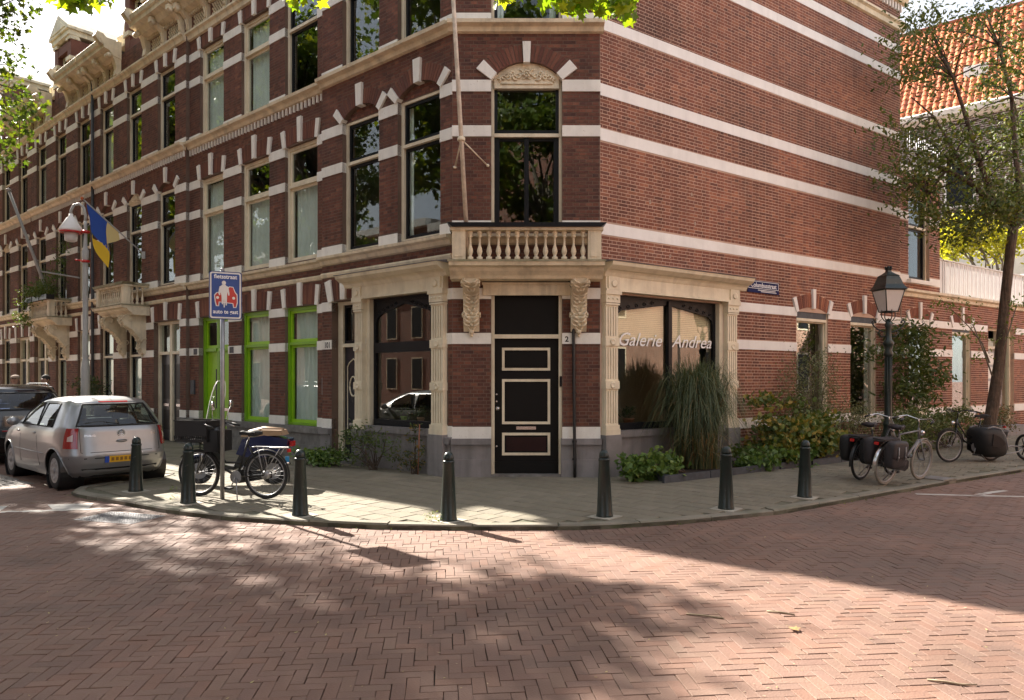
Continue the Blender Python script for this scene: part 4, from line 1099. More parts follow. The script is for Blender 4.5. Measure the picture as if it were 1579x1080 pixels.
for i in range(64):
    mb = MB(FRR); s = 12.62 + i * .0905; mb.box((s, -.19, 4.08), (s + .066, -.165 + .008 * math.sin(i * 2.1), 5.05)); mb.build('batten', M_WHITE, tf)
for s in (12.6, 18.42):
    mb = MB(FRR); mb.box((s - .05, -.27, 4.07), (s + .05, -.15, 5.14)); mb.build('fence_post', M_WHITE, tf)

# ---------------------------------------------------------------- tall house behind with orange pantiled roof
bd = UL
FB = Frame((17.6, 30.0), (-bd[0], -bd[1]), (-bd[1] * 1.0, bd[0]))   # s runs towards the viewer's right
if FB.n[0] * (0 - 17.6) + FB.n[1] * (0 - 30) < 0: FB = Frame((17.6, 30.0), (-bd[0], -bd[1]), (bd[1], -bd[0]))
bh = thing('pantiled_house', 'dark brown brick house behind the terrace under a steep orange pantile roof', 'house', (17.6, 30, 0))
mbw = MB(FB); mbw.poly([(5, 0, 0), (-10, 0, 0), (-10, 0, 12.4), (5, 0, 12.4)]); mbw.poly([(5, 0, 0), (5, 0, 12.8), (5, -4.2, 18.0), (5, -8.4, 12.8), (5, -8.4, 0)])
bw = mbw.build('wall', brickwall_tex('brown brick with pale joints', (.085, .055, .045), (.12, .075, .06), (.42, .38, .34), bw=.26, rh=.085, ms=.03), bh)
uvs(bw, lambda co, p: ((co.x * FB.u[0] + co.y * FB.u[1]), co.z))
mb = MB(FB); mb.prism([(0, 12.4), (.1, 12.42), (.35, 12.6), (.42, 12.8), (.1, 12.95), (0, 12.95)], -10, 12, 'oz'); mb.build('eaves_gutter', M_BAND, bh)
mb = MB(FB); mb.poly([(5, -.1, 12.85), (-10, -.1, 12.85), (-10, -4.2, 18.2), (5, -4.2, 18.2)]); mb.poly([(-10, -8.4, 12.85), (5, -8.4, 12.85), (5, -4.2, 18.2), (-10, -4.2, 18.2)])
mb.build('roof', M_TILE, bh)
slope = math.atan2(5.35, 4.1); tl = MB(FB)
nrow = 19
for i in range(60):     # pantile courses: S-shaped tiles, each lapped over the one below
    s = -10 + i * .25
    for j in range(nrow):
        u0 = j / nrow; u1 = (j + 1.15) / nrow
        def P(ds, u, h): return (s + ds, -.1 - 4.1 * u + h * math.sin(slope), 12.85 + 5.35 * u + h * math.cos(slope))
        prof = [(0, .03), (.05, .075), (.11, .095), (.17, .06), (.21, .035), (.25, .03)]
        tl.T = random.random()
        lo = [tl.pv(P(d, u0, h + .03)) for d, h in prof]; hi = [tl.pv(P(d, u1, h)) for d, h in prof]
        for k in range(5): tl.face((lo[k + 1], lo[k], hi[k], hi[k + 1]) if False else (lo[k], lo[k + 1], hi[k + 1], hi[k]), True)
        tl.face([tl.pv(P(0, u0, .0))] + lo + [tl.pv(P(.25, u0, .0))])
o_ = tl.build('pantiles', M_TILE, bh, tone=True); o_['kind'] = 'stuff'
mb = MB(FB); mb.tube([(-10, -4.2, 18.26), (5, -4.2, 18.26)], .13, 8); mb.build('ridge', M_TILE, bh)
mb = MB(FB); mb.box((1.0, -1.4, 14.05), (1.9, -1.32, 15.0)); mb.box((1.05, -1.32, 14.1), (1.85, -1.3, 14.95)); mb.build('skylight', M_BAND, bh)
for s_, z_ in ((0.5, 8.8), (3.6, 8.8), (3.6, 5.6)):
    mb = MB(FB); mb.box((s_, -.05, z_), (s_ + 1.1, .03, z_ + 1.9)); w_ = mb.build('window', M_BAND, bh)
    mb = MB(FB); mb.box((s_ + .08, .03, z_ + .08), (s_ + 1.02, .035, z_ + 1.82)); mb.build('pane', M_DARK, w_)
pw = thing('garden_wall_building', 'pale rendered outbuilding behind the roof terrace beside the yellow tree', 'building', (19.2, 27.0, 0))
mb = MB(); mb.prism([(19.6, 26.4), (24, 29.5), (22, 32), (17.6, 28.9)], 0, 7.0, 'xy'); mb.build('wall', M_BAND, pw)

# ================================================================== GROUND
EDGE = [(-6.19, 12.74), (-6.20, 12.20), (-6.62, 11.75), (-6.78, 11.2), (-6.66, 10.78), (-6.38, 10.52), (-5.42, 9.93), (-4.5, 9.31), (-3.53, 8.84), (-2.65, 8.58), (-1.61, 8.34), (-.67, 8.26), (.76, 8.27), (1.22, 8.36), (2.14, 8.65), (3.44, 9.22), (4.62, 10.03), (6.23, 11.15), (7.42, 11.98), (9.68, 13.48)]
def along(p, u, k): return (p[0] + u[0] * k, p[1] + u[1] * k)
EL = along(EDGE[0], UL, 60); ER = along(EDGE[-1], UR, 50)
PAVE = [EL] + EDGE + [ER] + [inset(FRR, 66, 1.0)] + [inset(FRR, 0, .6), inset(FL, 0, .6)] + [inset(FL, 66, 1.0)]
def inside(p, poly):
    c = False; n = len(poly)
    for i in range(n):
        a, b = poly[i], poly[(i + 1) % n]
        if (a[1] > p[1]) != (b[1] > p[1]) and p[0] < (b[0] - a[0]) * (p[1] - a[1]) / (b[1] - a[1]) + a[0]: c = not c
    return c
def dseg(p, a, b):
    dx, dy = b[0] - a[0], b[1] - a[1]; t = max(0, min(1, ((p[0] - a[0]) * dx + (p[1] - a[1]) * dy) / (dx * dx + dy * dy)))
    return math.hypot(p[0] - a[0] - dx * t, p[1] - a[1] - dy * t)
KL = [EL] + EDGE + [ER]
def dkerb(p): return min(dseg(p, a, b) for a, b in zip(KL, KL[1:]))
M_PAVB = mat('road brick', (.17, .10, .08), .72, var=.26, vscale=.8, bump=.5, bscale=70, tone=[(0.201, 0.122, 0.091), (0.188, 0.116, 0.088), (0.213, 0.127, 0.093), (0.192, 0.115, 0.089), (0.204, 0.130, 0.096), (0.206, 0.114, 0.081), (0.173, 0.108, 0.083), (0.201, 0.122, 0.091)], col2=(.140, .100, .082))
M_PAVJ = mat('joint sand', (.06, .043, .033), .95, var=.3, vscale=8, bump=.6)
M_PAVT = mat('concrete paving tile', (.25, .225, .18), .85, var=.24, vscale=1.6, bump=.5, bscale=80, tone=[(.20, .176, .13), (.172, .152, .112), (.215, .19, .144), (.182, .162, .12), (.20, .176, .13)], col2=(.115, .108, .062))
M_PAVBASE = mat('pavement bedding', (.12, .115, .08), .95, var=.3, vscale=4, bump=.6, col2=(.06, .08, .03))
M_KERB = mat('kerb stone', (.21, .19, .15), .85, var=.2, vscale=3, bump=.5, bscale=60, col2=(.13, .14, .08))
M_SETT = mat('grey stone sett', (.22, .20, .18), .8, var=.2, vscale=5, bump=.5, tone=[(.26, .24, .21), (.18, .165, .15), (.22, .20, .185), (.26, .24, .21)])
gm = MB(); gm.poly([(-400, -400, -.02), (400, -400, -.02), (400, 400, -.02), (-400, 400, -.02)])
road = gm.build('road', M_PAVJ); road['kind'] = 'structure'
# far carriageway: same red brick, too far to tell pieces apart
RX0, RX1, RY0, RY1 = -10.5, 10.6, 3.0, 14.2
M_FARROAD = brickwall_tex('far road brick', (.22, .13, .10), (.245, .14, .105), (.10, .07, .055), bw=.21, rh=.08, ms=.008, off=.25)
gm = MB()
for x0, y0, x1, y1 in ((-400, -400, 400, RY0), (-400, RY1, 400, 400), (-400, RY0, RX0, RY1), (RX1, RY0, 400, RY1)):
    gm.poly([(x0, y0, -.004), (x1, y0, -.004), (x1, y1, -.004), (x0, y1, -.004)])
fr_ = gm.build('far_road', M_FARROAD); fr_['kind'] = 'structure'; uvs(fr_, lambda co, p: (co.x, co.y))
# herringbone
ang = R_(5.7); ca, sa = math.cos(ang), math.sin(ang)
Lb, Wb, JT = .2125, .0815, .0034
def d_sett(p): return (p[0] - CL[0]) * NL[0] + (p[1] - CL[1]) * NL[1]
def s_sett(p): return (p[0] - CL[0]) * UL[0] + (p[1] - CL[1]) * UL[1]
hb = []
for i in range(-260, 260):
    for j in range(-90, 90):
        bx = i * Wb + j * (Lb + Wb); by = i * Wb + j * (Wb - Lb)
        for x0, y0, x1, y1 in ((bx, by, bx + Lb, by + Wb), (bx - Wb, by, bx, by + Lb)):
            cx, cy = (x0 + x1) / 2, (y0 + y1) / 2
            wx, wy = cx * ca - cy * sa, cx * sa + cy * ca + 7
            if not (3.1 < wy < RY1 and RX0 < wx < RX1 and abs(wx) < .74 * wy + .5): continue
            if inside((wx, wy), PAVE) and dkerb((wx, wy)) > .12: continue
            d = d_sett((wx, wy)); s = s_sett((wx, wy))
            if 4.83 < d < 5.36 and 5.05 < s: continue
            if -4.95 < wx < -4.05 and 8.55 < wy < 9.0 and False: continue
            hb.append((wx, wy, x1 - x0 > y1 - y0))
hb.sort(key=lambda b: b[0] ** 2 + b[1] ** 2)
rnd = random.Random(11)
ubm = bpy.data.meshes.new('paving_brick'); _b = MB()
def cbox(m, c, ux, uy, hx, hy, z0, z1, ch=.004, tone=0, tz=(0, 0)):
    """paving piece with a worn arris"""
    pts = []
    for k, (a, b) in enumerate(((-1, -1), (1, -1), (1, 1), (-1, 1))):
        pts.append((a, b))
    lo = [m.pv((c[0] + ux[0] * a * hx + uy[0] * b * hy, c[1] + ux[1] * a * hx + uy[1] * b * hy, z0)) for a, b in pts]
    mi = [m.pv((c[0] + ux[0] * a * hx + uy[0] * b * hy, c[1] + ux[1] * a * hx + uy[1] * b * hy, z1 - ch + tz[0] * a + tz[1] * b)) for a, b in pts]
    hi = [m.pv((c[0] + ux[0] * a * (hx - ch) + uy[0] * b * (hy - ch), c[1] + ux[1] * a * (hx - ch) + uy[1] * b * (hy - ch), z1 + tz[0] * a + tz[1] * b)) for a, b in pts]
    m.face(hi, tone=tone)
    for k in range(4):
        j = (k + 1) % 4
        m.face((lo[k], lo[j], mi[j], mi[k]), tone=tone); m.face((mi[k], mi[j], hi[j], hi[k]), tone=tone)
cbox(_b, (0, 0), (1, 0), (0, 1), (Lb - JT) / 2, (Wb - JT) / 2, -.05, 0, ch=.002)
ubm.from_pydata(_b.v, [], _b.f); ubm.materials.append(M_PAVB)
mb = MB()
for k, (x, y, hor) in enumerate(hb):
    a = ang + (0 if hor else PI / 2) + rnd.gauss(0, .007); dz = rnd.gauss(0, .0013) + .004 * noise.noise(Vector((x * .9, y * .9, 0)))
    x += rnd.gauss(0, .0013); y += rnd.gauss(0, .0013)
    if k < 300:
        o = bpy.data.objects.new('paving_brick', ubm); COL.objects.link(o); o.parent = road; o.location = (x, y, dz); o.rotation_euler = (rnd.gauss(0, .006), rnd.gauss(0, .004), a)
    else:
        sh = abs(rnd.gauss(0, .0009))
        cbox(mb, (x, y), (math.cos(a), math.sin(a)), (-math.sin(a), math.cos(a)), (Lb - JT) / 2 - sh, (Wb - JT) / 2 - sh * .5, -.02, dz, ch=.002, tone=rnd.random(), tz=(rnd.gauss(0, .0006), rnd.gauss(0, .0006)))
o = mb.build('paving_bricks_beyond', M_PAVB, road, tone=True); o['kind'] = 'stuff'
# stone setts between the parking lane and the carriageway
mb = MB(); s = 5.1; sett = 0; setts = []
while s < 13:
    for k in range(4):
        setts.append((s + (.07 if k % 2 else 0), 4.86 + k * .128))
    s += .15
for k, (s, d) in enumerate(setts):
    c = FL(s, d, 0); a = rnd.gauss(0, .05)
    u = (UL[0] * math.cos(a) + NL[0] * math.sin(a), UL[1] * math.cos(a) + NL[1] * math.sin(a)); n = (-u[1], u[0])
    m2 = MB(); cbox(m2 if k < 200 else mb, c, u, n, .062 + rnd.uniform(-.008, .004), .054 + rnd.uniform(-.006, .003), -.03, .004 + rnd.gauss(0, .003), ch=.012, tone=rnd.random())
    if k < 200: m2.build('stone_sett', M_SETT, road)
if mb.f: mb.build('stone_setts_beyond', M_SETT, road, tone=True)['kind'] = 'stuff'
# pavement
pm = MB()
def earclip_prism(poly, z0, z1, m):
    from mathutils.geometry import tessellate_polygon
    tr = tessellate_polygon([[Vector((p[0], p[1], 0)) for p in poly]])
    top = [m.pv((p[0], p[1], z1)) for p in poly]; bot = [m.pv((p[0], p[1], z0)) for p in poly]
    for a, b, c in tr:
        A, B, C = poly[a], poly[b], poly[c]
        if (B[0] - A[0]) * (C[1] - A[1]) - (B[1] - A[1]) * (C[0] - A[0]) < 0: b, c = c, b
        m.face((top[a], top[b], top[c]))
    n = len(poly)
    for i in range(n):
        j = (i + 1) % n; m.face((bot[i], bot[j], top[j], top[i]))
earclip_prism(PAVE, -.03, KERB - .012, pm)
pave = pm.build('pavement', M_PAVBASE); pave['kind'] = 'structure'
T_ = .30
tiles = []
for i in range(-30, 110):
    for j in range(-60, 70):
        s = i * T_ + (T_ / 2 if j % 2 else 0); d = .18 + j * T_
        p = FL(s, d, 0)
        if p[1] > 28 or p[1] < 7.5: continue
        if abs(p[0]) > .76 * p[1] + .6: continue
        if not inside(p, PAVE) or dkerb(p) < .21: continue
        dR = (p[0] - CR[0]) * NR[0] + (p[1] - CR[1]) * NR[1]; sR = (p[0] - CR[0]) * UR[0] + (p[1] - CR[1]) * UR[1]
        if (sR > 0 and dR < -.1) or (s > 0 and d < -.1) or (p[1] > 12.45 and -1.1 < p[0] < 1.6): continue
        tiles.append((p[0], p[1]))
tiles.sort(key=lambda p: p[0] ** 2 + p[1] ** 2)
tm = bpy.data.meshes.new('paving_tile'); _b = MB(); cbox(_b, (0, 0), (1, 0), (0, 1), T_ / 2 - .004, T_ / 2 - .004, -.04, 0, ch=.004); tm.from_pydata(_b.v, [], _b.f); tm.materials.append(M_PAVT)
mb = MB(); aL = math.atan2(UL[1], UL[0])
for k, (x, y) in enumerate(tiles):
    a = aL + rnd.gauss(0, .004)
    if k < 300:
        o = bpy.data.objects.new('paving_tile', tm); COL.objects.link(o); o.parent = pave; o.location = (x, y, KERB + rnd.gauss(0, .0012)); o.rotation_euler = (rnd.gauss(0, .005), rnd.gauss(0, .005), a)
    else:
        cbox(mb, (x, y), (math.cos(a), math.sin(a)), (-math.sin(a), math.cos(a)), T_ / 2 - .004, T_ / 2 - .004, 0, KERB + rnd.gauss(0, .001), tone=rnd.random())
mb.build('paving_tiles_beyond', M_PAVT, pave, tone=True)['kind'] = 'stuff'
# kerb stones
pts = [along(EDGE[0], UL, 24)] + EDGE + [along(EDGE[-1], UR, 16)]
def resample(pts, step):
    out = [pts[0]]; acc = 0
    for a, b in zip(pts, pts[1:]):
        L_ = math.hypot(b[0] - a[0], b[1] - a[1]); t = step - acc
        while t < L_:
            out.append((a[0] + (b[0] - a[0]) * t / L_, a[1] + (b[1] - a[1]) * t / L_)); t += step
        acc = L_ - (t - step)
    return out
kp = resample(pts, .25)
def nrm(i):
    a = kp[max(0, i - 1)]; b = kp[min(len(kp) - 1, i + 1)]; d = unit(b[0] - a[0], b[1] - a[1]); return (-d[1], d[0])
for i in range(0, len(kp) - 4, 4):
    m_ = MB(); idx = [i, i + 1, i + 2, i + 3, i + 4]
    prev = None
    hj = rnd.gauss(0, .004)
    for q, k in enumerate(idx):
        n = nrm(k); x, y = kp[k]
        if q == 0: x += (kp[k + 1][0] - x) * .04; y += (kp[k + 1][1] - y) * .04
        if q == 4: x -= (x - kp[k - 1][0]) * .03; y -= (y - kp[k - 1][1]) * .03
        row = [m_.pv(p) for p in ((x, y, -.03), (x, y, KERB - .012), (x + n[0] * .014, y + n[1] * .014, KERB + .005 + hj), (x + n[0] * .15, y + n[1] * .15, KERB + .005 + hj), (x + n[0] * .15, y + n[1] * .15, -.03))]
        if prev:
            for e in range(4): m_.face((prev[e], row[e], row[e + 1], prev[e + 1]))
        else: m_.face(list(reversed(row)))
        prev = row
    m_.face(prev)
    m_.build('kerb_stone', M_KERB, pave)
# gutter inlet in the kerb on the right
mb = MB(); c = (7.32, 11.93); u = unit(.82, .573); n = (-u[1], u[0])
gi = MB(Frame(c, u, n)); gi.box((-.22, -.012, -.02), (.22, .40, KERB + .012)); q = gi.build('gutter_inlet', M_KERB, pave)
gi = MB(Frame(c, u, n)); gi.box((-.2, .02, KERB + .012), (.2, .38, KERB + .02)); gi.build('iron_lid', M_STEEL, q)
for k in range(3): gi = MB(Frame(c, u, n)); gi.box((-.18 + k * .13, -.016, -.005), (-.08 + k * .13, -.01, KERB - .005)); gi.build('inlet_slot', M_DARK, q)
# iron drain plate in the carriageway on the left
dpF = Frame((-4.95, 9.02), unit(.93, -.30), unit(.30, .93)); dg_ = MB(dpF); dg_.box((-.45, -.28, -.03), (.45, .28, .004)); dr = dg_.build('drain_cover', M_STEEL, road)
mb = MB(dpF)
for i in range(22):
    for j in range(13):
        mb.box((-.43 + i * .04, -.26 + j * .041, .004), (-.43 + i * .04 + .024, -.26 + j * .041 + .022, .009))
mb.build('cover_studs', M_STEEL, dr)['kind'] = 'stuff'
# painted markings, thin sheets on the bricks
def strip_marks(name, pts, w, z=.0035):
    m_ = MB()
    rows = []
    for i, p in enumerate(pts):
        a = pts[max(0, i - 1)]; b = pts[min(len(pts) - 1, i + 1)]; d = unit(b[0] - a[0], b[1] - a[1])
        ww = w * (1 + .12 * math.sin(i * 2.7)); rows.append((m_.pv((p[0] - d[1] * ww / 2, p[1] + d[0] * ww / 2, z)), m_.pv((p[0] + d[1] * ww / 2, p[1] - d[0] * ww / 2, z))))
    for a, b in zip(rows, rows[1:]): m_.face((a[0], a[1], b[1], b[0]))
    o = m_.build(name, M_ROADLINE, road); return o
def gpx(px, py, z=0.0):
    Y = (1.76 - z) * 1100 / (py - 584); return ((px - 789.5) / 1100 * Y, Y)
def seg(p, q, n, wob=.0):
    return [(p[0] + (q[0] - p[0]) * i / n, p[1] + (q[1] - p[1]) * i / n + (wob if i % 2 else -wob)) for i in range(n + 1)]
strip_marks('road_marking', seg((-8.9, 8.9), (-5.45, 9.66), 26, .028), .11)
for x, y in ((-6.15, 9.78), (-7.2, 9.55), (-8.3, 9.3)):
    m_ = MB(); m_.prism([(x, y - .22), (x + .42, y - .12), (x + .25, y + .28), (x - .32, y + .16)], .001, .0035, 'xy'); m_.build('road_marking', M_ROADLINE, road)
strip_marks('road_marking', [(6.15, 10.86), (6.9, 10.72), (7.6, 10.62), (8.4, 10.43), (9.6, 10.2), (10.6, 10.0)], .10)
strip_marks('road_marking', [(6.95, 10.72), (7.35, 10.98), (7.75, 11.2)], .10); strip_marks('road_marking', [(7.75, 10.55), (8.2, 10.78), (8.6, 10.86)], .10)
# fallen twigs, leaves and crumbs on the road
M_TWIG = mat('pale twig', (.34, .27, .18), .8, var=.3, vscale=30)
def twig(pts, label):
    m_ = MB(); m_.tube([(x, y, .006 + .004 * (k % 2)) for k, (x, y) in enumerate(pts)], [.006, .008, .007, .005][:len(pts)] + [.005] * max(0, len(pts) - 4), 5)
    tag(m_.build('twig', M_TWIG), label, 'twig', 'twigs lying on the road')
twig([(1.30, 5.32), (1.42, 5.27), (1.55, 5.22)], 'thin curved twig in the tree shadow at the middle of the road')
twig([(1.92, 5.38), (2.0, 5.35), (2.1, 5.30)], 'short pale twig on the sunlit road above the dry leaf')
twig([(2.42, 4.16), (2.5, 4.12), (2.58, 4.09), (2.66, 4.08)], 'pale peeling twig near the lower right of the road')
def leafpts(r, kind='plane'):
    if kind == 'plane':
        a = [(0, -.5), (.16, -.22), (.5, -.30), (.34, -.02), (.52, .22), (.22, .20), (0, .62), (-.22, .20), (-.52, .22), (-.34, -.02), (-.5, -.30), (-.16, -.22)]
    elif kind == 'ivy': a = [(0, -.4), (.38, -.25), (.45, .12), (.12, .18), (0, .5), (-.12, .18), (-.45, .12), (-.38, -.25)]
    else: a = [(0, -.5), (.2, -.1), (.16, .25), (0, .55), (-.16, .25), (-.2, -.1)]
    return [(x * r, y * r) for x, y in a]
def ground_leaf(x, y, r, a, label, m=M_LEAFY):
    m_ = MB(); pts_ = leafpts(r); c, s = math.cos(a), math.sin(a)
    m_.face([m_.pv((x + p * c - q * s, y + p * s + q * c, .012 + .02 * abs(p) / r)) for p, q in pts_]); m_.T = .5
    tag(m_.build('dry_leaf', mat('dry leaf', (.34, .22, .09), .8)), label, 'leaf')
ground_leaf(1.97, 4.98, .085, .5, 'dry yellow brown leaf lying on the road right of the centre')
crumb = MB()
for k in range(420):
    y = 3.6 + 9 * rnd.random() ** 1.3; x = rnd.uniform(-.7, .7) * y; s_ = rnd.uniform(.004, .014)
    if inside((x, y), PAVE): continue
    a = rnd.uniform(0, 6); crumb.T = rnd.random()
    crumb.face([crumb.pv((x + s_ * math.cos(a + t_) * k_, y + s_ * math.sin(a + t_) * k_, .004 + (.004 if t_ == 0 else 0))) for t_, k_ in ((0, 1.4), (1.6, .6), (3.1, 1), (4.7, .5))])
tag(crumb.build('leaf_crumbs', leafmat('leaf litter', [(.5, .42, .3), (.3, .22, .12), (.5, .45, .2)], .1), None, tone=True), 'scattered leaf crumbs on the road bricks', 'litter', kind='stuff')
# moss and weeds along the kerb joint
ws = MB(); M_WEED = leafmat('kerb weeds', [(.06, .10, .02), (.14, .20, .03), (.25, .30, .04)], .3)
for k in range(900):
    i = rnd.randrange(12, len(kp) - 20); n = nrm(i); off = rnd.gauss(-.006, .008); x = kp[i][0] + n[0] * off + rnd.uniform(-.12, .12); y = kp[i][1] + n[1] * off
    if math.sin(i * .9) + math.sin(i * .37) < .35: continue
    h = rnd.uniform(.006, .028); a = rnd.uniform(0, 6); ws.T = rnd.random(); w = rnd.uniform(.004, .012)
    ws.face([ws.pv((x - w * math.cos(a), y - w * math.sin(a), .0)), ws.pv((x + w * math.cos(a), y + w * math.sin(a), .0)), ws.pv((x + rnd.gauss(0, .012), y + rnd.gauss(0, .012), h))])
tag(ws.build('kerb_weeds', M_WEED, None, tone=True), 'tiny weeds and moss along the foot of the kerb', 'weeds', kind='stuff')
def weed(x, y, r, n, label):
    m_ = MB()
    for k in range(n):
        a = rnd.uniform(0, 2 * PI); d = r * rnd.random() ** .6; cx, cy, cz = x + d * math.cos(a), y + d * math.sin(a), KERB + .01 + rnd.random() * r * .7
        rr = rnd.uniform(.016, .032); m_.T = rnd.uniform(.5, 1); tx, ty = rnd.gauss(0, .4), rnd.gauss(0, .4)
        m_.face([m_.pv((cx + p, cy + q, cz + p * tx + q * ty)) for p, q in leafpts(rr, 'ivy')])
    tag(m_.build('weed', M_WEED, None, tone=True), label, 'weed')
weed(-.93, 8.52, .14, 60, 'bright green weed growing beside the foot of the middle bollard')
weed(-5.15, 10.85, .07, 22, 'small green weed on the pavement beside the leftmost bollard')
weed(-4.75, 10.02, .06, 14, 'tiny green weed on the pavement near the kerb left of the bicycle')

# ================================================================== STREET FURNITURE
M_PLATE = mat('pale concrete plate', (.40, .37, .31), .85, var=.2, vscale=8, bump=.5, col2=(.25, .24, .18))
def bollard():
    t = thing('bollard', '', 'bollard', (0, 0, 0), group='green black bollards along the kerb')
    m_ = MB(); m_.lathe((0, 0, 0), [(.105, 0), (.105, .02), (.098, .04), (.066, .68), (.072, .69), (.072, .71), (.060, .72)], 16); m_.build('post', M_IRON, t)
    m_ = MB(); m_.lathe((0, 0, .72), [(.060, 0), (.064, .02), (.058, .06), (.038, .09), (.012, .10)], 16); m_.build('cap', M_IRON, t)
    m_ = MB(); m_.box((-.16, -.16, -.02), (.16, .16, .004)); m_.build('base_plate', M_PLATE, t)
    return t
bo = bollard()
bl_ = [(-5.67, 10.75, 'green black bollard directly behind the silver car bumper, leftmost of all', True), (-4.42, 9.74, 'green black bollard in front of the front wheel of the crate bicycle', True), (-2.63, 8.86, 'green black bollard right of the blue road sign and the crate bicycle', False),
       (-.76, 8.54, 'green black bollard with a green weed at its foot, left of the front door', False), (1.14, 8.78, 'green black bollard on a pale plate just right of the front door', False), (2.79, 9.30, 'green black bollard on a pale plate before the tall grass clump', False), (4.19, 10.22, 'green black bollard nearest to the bicycles with panniers, rightmost of all', False)]
for i, (x, y, lb, sh) in enumerate(bl_):
    b_ = bo if i == 0 else copy_tree(bo, (0, 0, 0), 0, lb)
    b_['label'] = lb; tl__ = (.012 * math.sin(i * 2.3), .014 * math.cos(i * 1.7)); place(b_, (x, y, KERB + .002), math.atan2(UL[1], UL[0]) if not sh else .9); b_.rotation_euler[0] = tl__[0]; b_.rotation_euler[1] = tl__[1]
# blue sign
sp = thing('road_sign', 'blue cycle street sign with white cyclist and red car on a grey pole', 'road sign', (-4.08, 10.05, KERB))
m_ = MB(); m_.tube([(-4.08, 10.05, .02), (-4.08, 10.05, 3.28)], .030, 10); m_.sph((-4.08, 10.05, 3.29), .03, 8, 4); m_.build('pole', M_STEEL, sp)
su = (math.cos(R_(27)), math.sin(R_(27))); FS = Frame((-4.03, 10.03), su, (su[1], -su[0]), .035)
sxx = .215
def rrect(w, h, r, n=5):
    out = []
    for cx, cy, a0 in ((w - r, h - r, 0), (-w + r, h - r, 90), (-w + r, -h + r, 180), (w - r, -h + r, 270)):
        for i in range(n + 1): a = R_(a0 + 90 * i / n); out.append((cx + r * math.cos(a), cy + r * math.sin(a)))
    return out
SZ = 2.925
def sp_poly(pts, o0, o1, m, name, par): q = MB(FS); q.prism([(x, SZ + z) for x, z in pts], o0, o1, 'sz'); return q.build(name, m, par)
M_SBLUE = mat('sign blue', (.03, .07, .27), .35, var=.15, vscale=6); M_SRED = mat('sign red', (.50, .04, .025), .35, var=.1)
panel = sp_poly(rrect(sxx, .335, .035), -.012, 0, mat('sign blue edge', (.02, .04, .16), .4), 'sign_panel', sp)
sp_poly(rrect(sxx - .012, .323, .03), 0, .0015, M_WHITE, 'white_border', panel); sp_poly(rrect(sxx - .032, .303, .02), .0015, .003, M_SBLUE, 'blue_field', panel)
sp_poly([(-.14, -.10), (-.15, .0), (-.12, .04), (-.02, .05), (.0, .09), (.05, .13), (.10, .125), (.13, .05), (.155, .02), (.16, -.10), (.14, -.17), (.10, -.17), (.09, -.115), (-.08, -.10), (-.085, -.155), (-.125, -.155)], .003, .0042, M_WHITE, 'car_outline', panel)
sp_poly([(-.128, -.09), (-.138, -.005), (-.11, .03), (-.015, .04), (.01, .08), (.055, .12), (.095, .115), (.12, .045), (.145, .01), (.148, -.09), (.132, -.16), (.11, -.16), (.10, -.105), (-.09, -.09), (-.095, -.145), (-.115, -.145)], .0042, .0052, M_SRED, 'car_symbol', panel)
for x in (-.105, .105): sp_poly([(x + .02 * math.cos(a * PI / 5), -.035 + .02 * math.sin(a * PI / 5)) for a in range(10)], .0052, .006, M_BAND, 'headlamp_symbol', panel)
sp_poly([(-.055, .135), (-.08, .12), (-.095, .03), (-.085, .0), (-.07, .0), (-.068, .05), (-.055, .0), (-.05, -.12), (-.035, -.13), (-.03, -.05), (-.025, -.17), (-.012, -.17), (-.01, -.05), (0, -.14), (.015, -.14), (.018, .0), (.025, .05), (.035, 0), (.05, .0), (.05, .03), (.035, .12), (.005, .135), (0, .15), (-.045, .15)], .0055, .0068, M_WHITE, 'cyclist_symbol', panel)
sp_poly([(-.023 + .028 * math.cos(a * PI / 5), .175 + .03 * math.sin(a * PI / 5)) for a in range(10)], .0055, .0068, M_WHITE, 'cyclist_head', panel)
text('fietsstraat', .082, M_TXT, panel, FS, 0, .004, SZ + .235, bold=.0015, sx=.92, rl=(-4.08, 10.05, KERB)); text('auto te gast', .078, M_TXT, panel, FS, 0, .004, SZ - .255, bold=.0015, sx=.88, rl=(-4.08, 10.05, KERB))
# tall street lamp on the left
lx, ly = -9.59, 16.04
lm = thing('street_lamp', 'tall pale grey street lamp with hooked arm and red ringed white shade', 'street lamp', (lx, ly, KERB))
M_POLE = mat('pale grey lamp paint', (.36, .36, .35), .5, var=.15, vscale=3)
m_ = MB(); m_.lathe((lx, ly, 0), [(.095, 0), (.09, 2.0), (.068, 2.15), (.058, 2.2), (.055, 4.4), (.07, 4.5), (.07, 4.62), (.04, 4.72), (.035, 5.2), (.032, 5.3)], 12)
m_.tube([(lx, ly, 5.3), (lx, ly, 5.45), (lx - .03, ly - .01, 5.60), (lx - .12, ly - .04, 5.68), (lx - .22, ly - .07, 5.64), (lx - .27, ly - .09, 5.52), (lx - .27, ly - .09, 5.38)], .030, 8); m_.build('pole', M_POLE, lm)
ax_, ay_ = lx - .27, ly - .09
m_ = MB(); m_.lathe((ax_, ay_, 5.04), [(.225, 0), (.235, .05), (.09, .30), (.05, .34), (.04, .40)], 16); m_.build('lamp_shade', M_WHITE, lm)
m_ = MB(); m_.lathe((ax_, ay_, 5.02), [(.222, -.008), (.236, .0), (.236, .025), (.226, .03)], 16); m_.build('red_rim', M_RED, lm)
m_ = MB(); m_.lathe((ax_, ay_, 4.78), [(.08, .04), (.12, .06), (.14, .24)], 12); m_.build('lamp_glass', M_LAMPW, lm)
for z_ in (5.02, 4.36): m_ = MB(); m_.lathe((lx, ly, z_), [(.05, 0), (.09, .015), (.09, .055), (.05, .07)], 12); m_.tube([(lx - .1, ly - .03, z_ + .05), (lx - .2, ly - .06, z_ + .06)], .02, 6); m_.build('red_clamp', M_RED, lm)
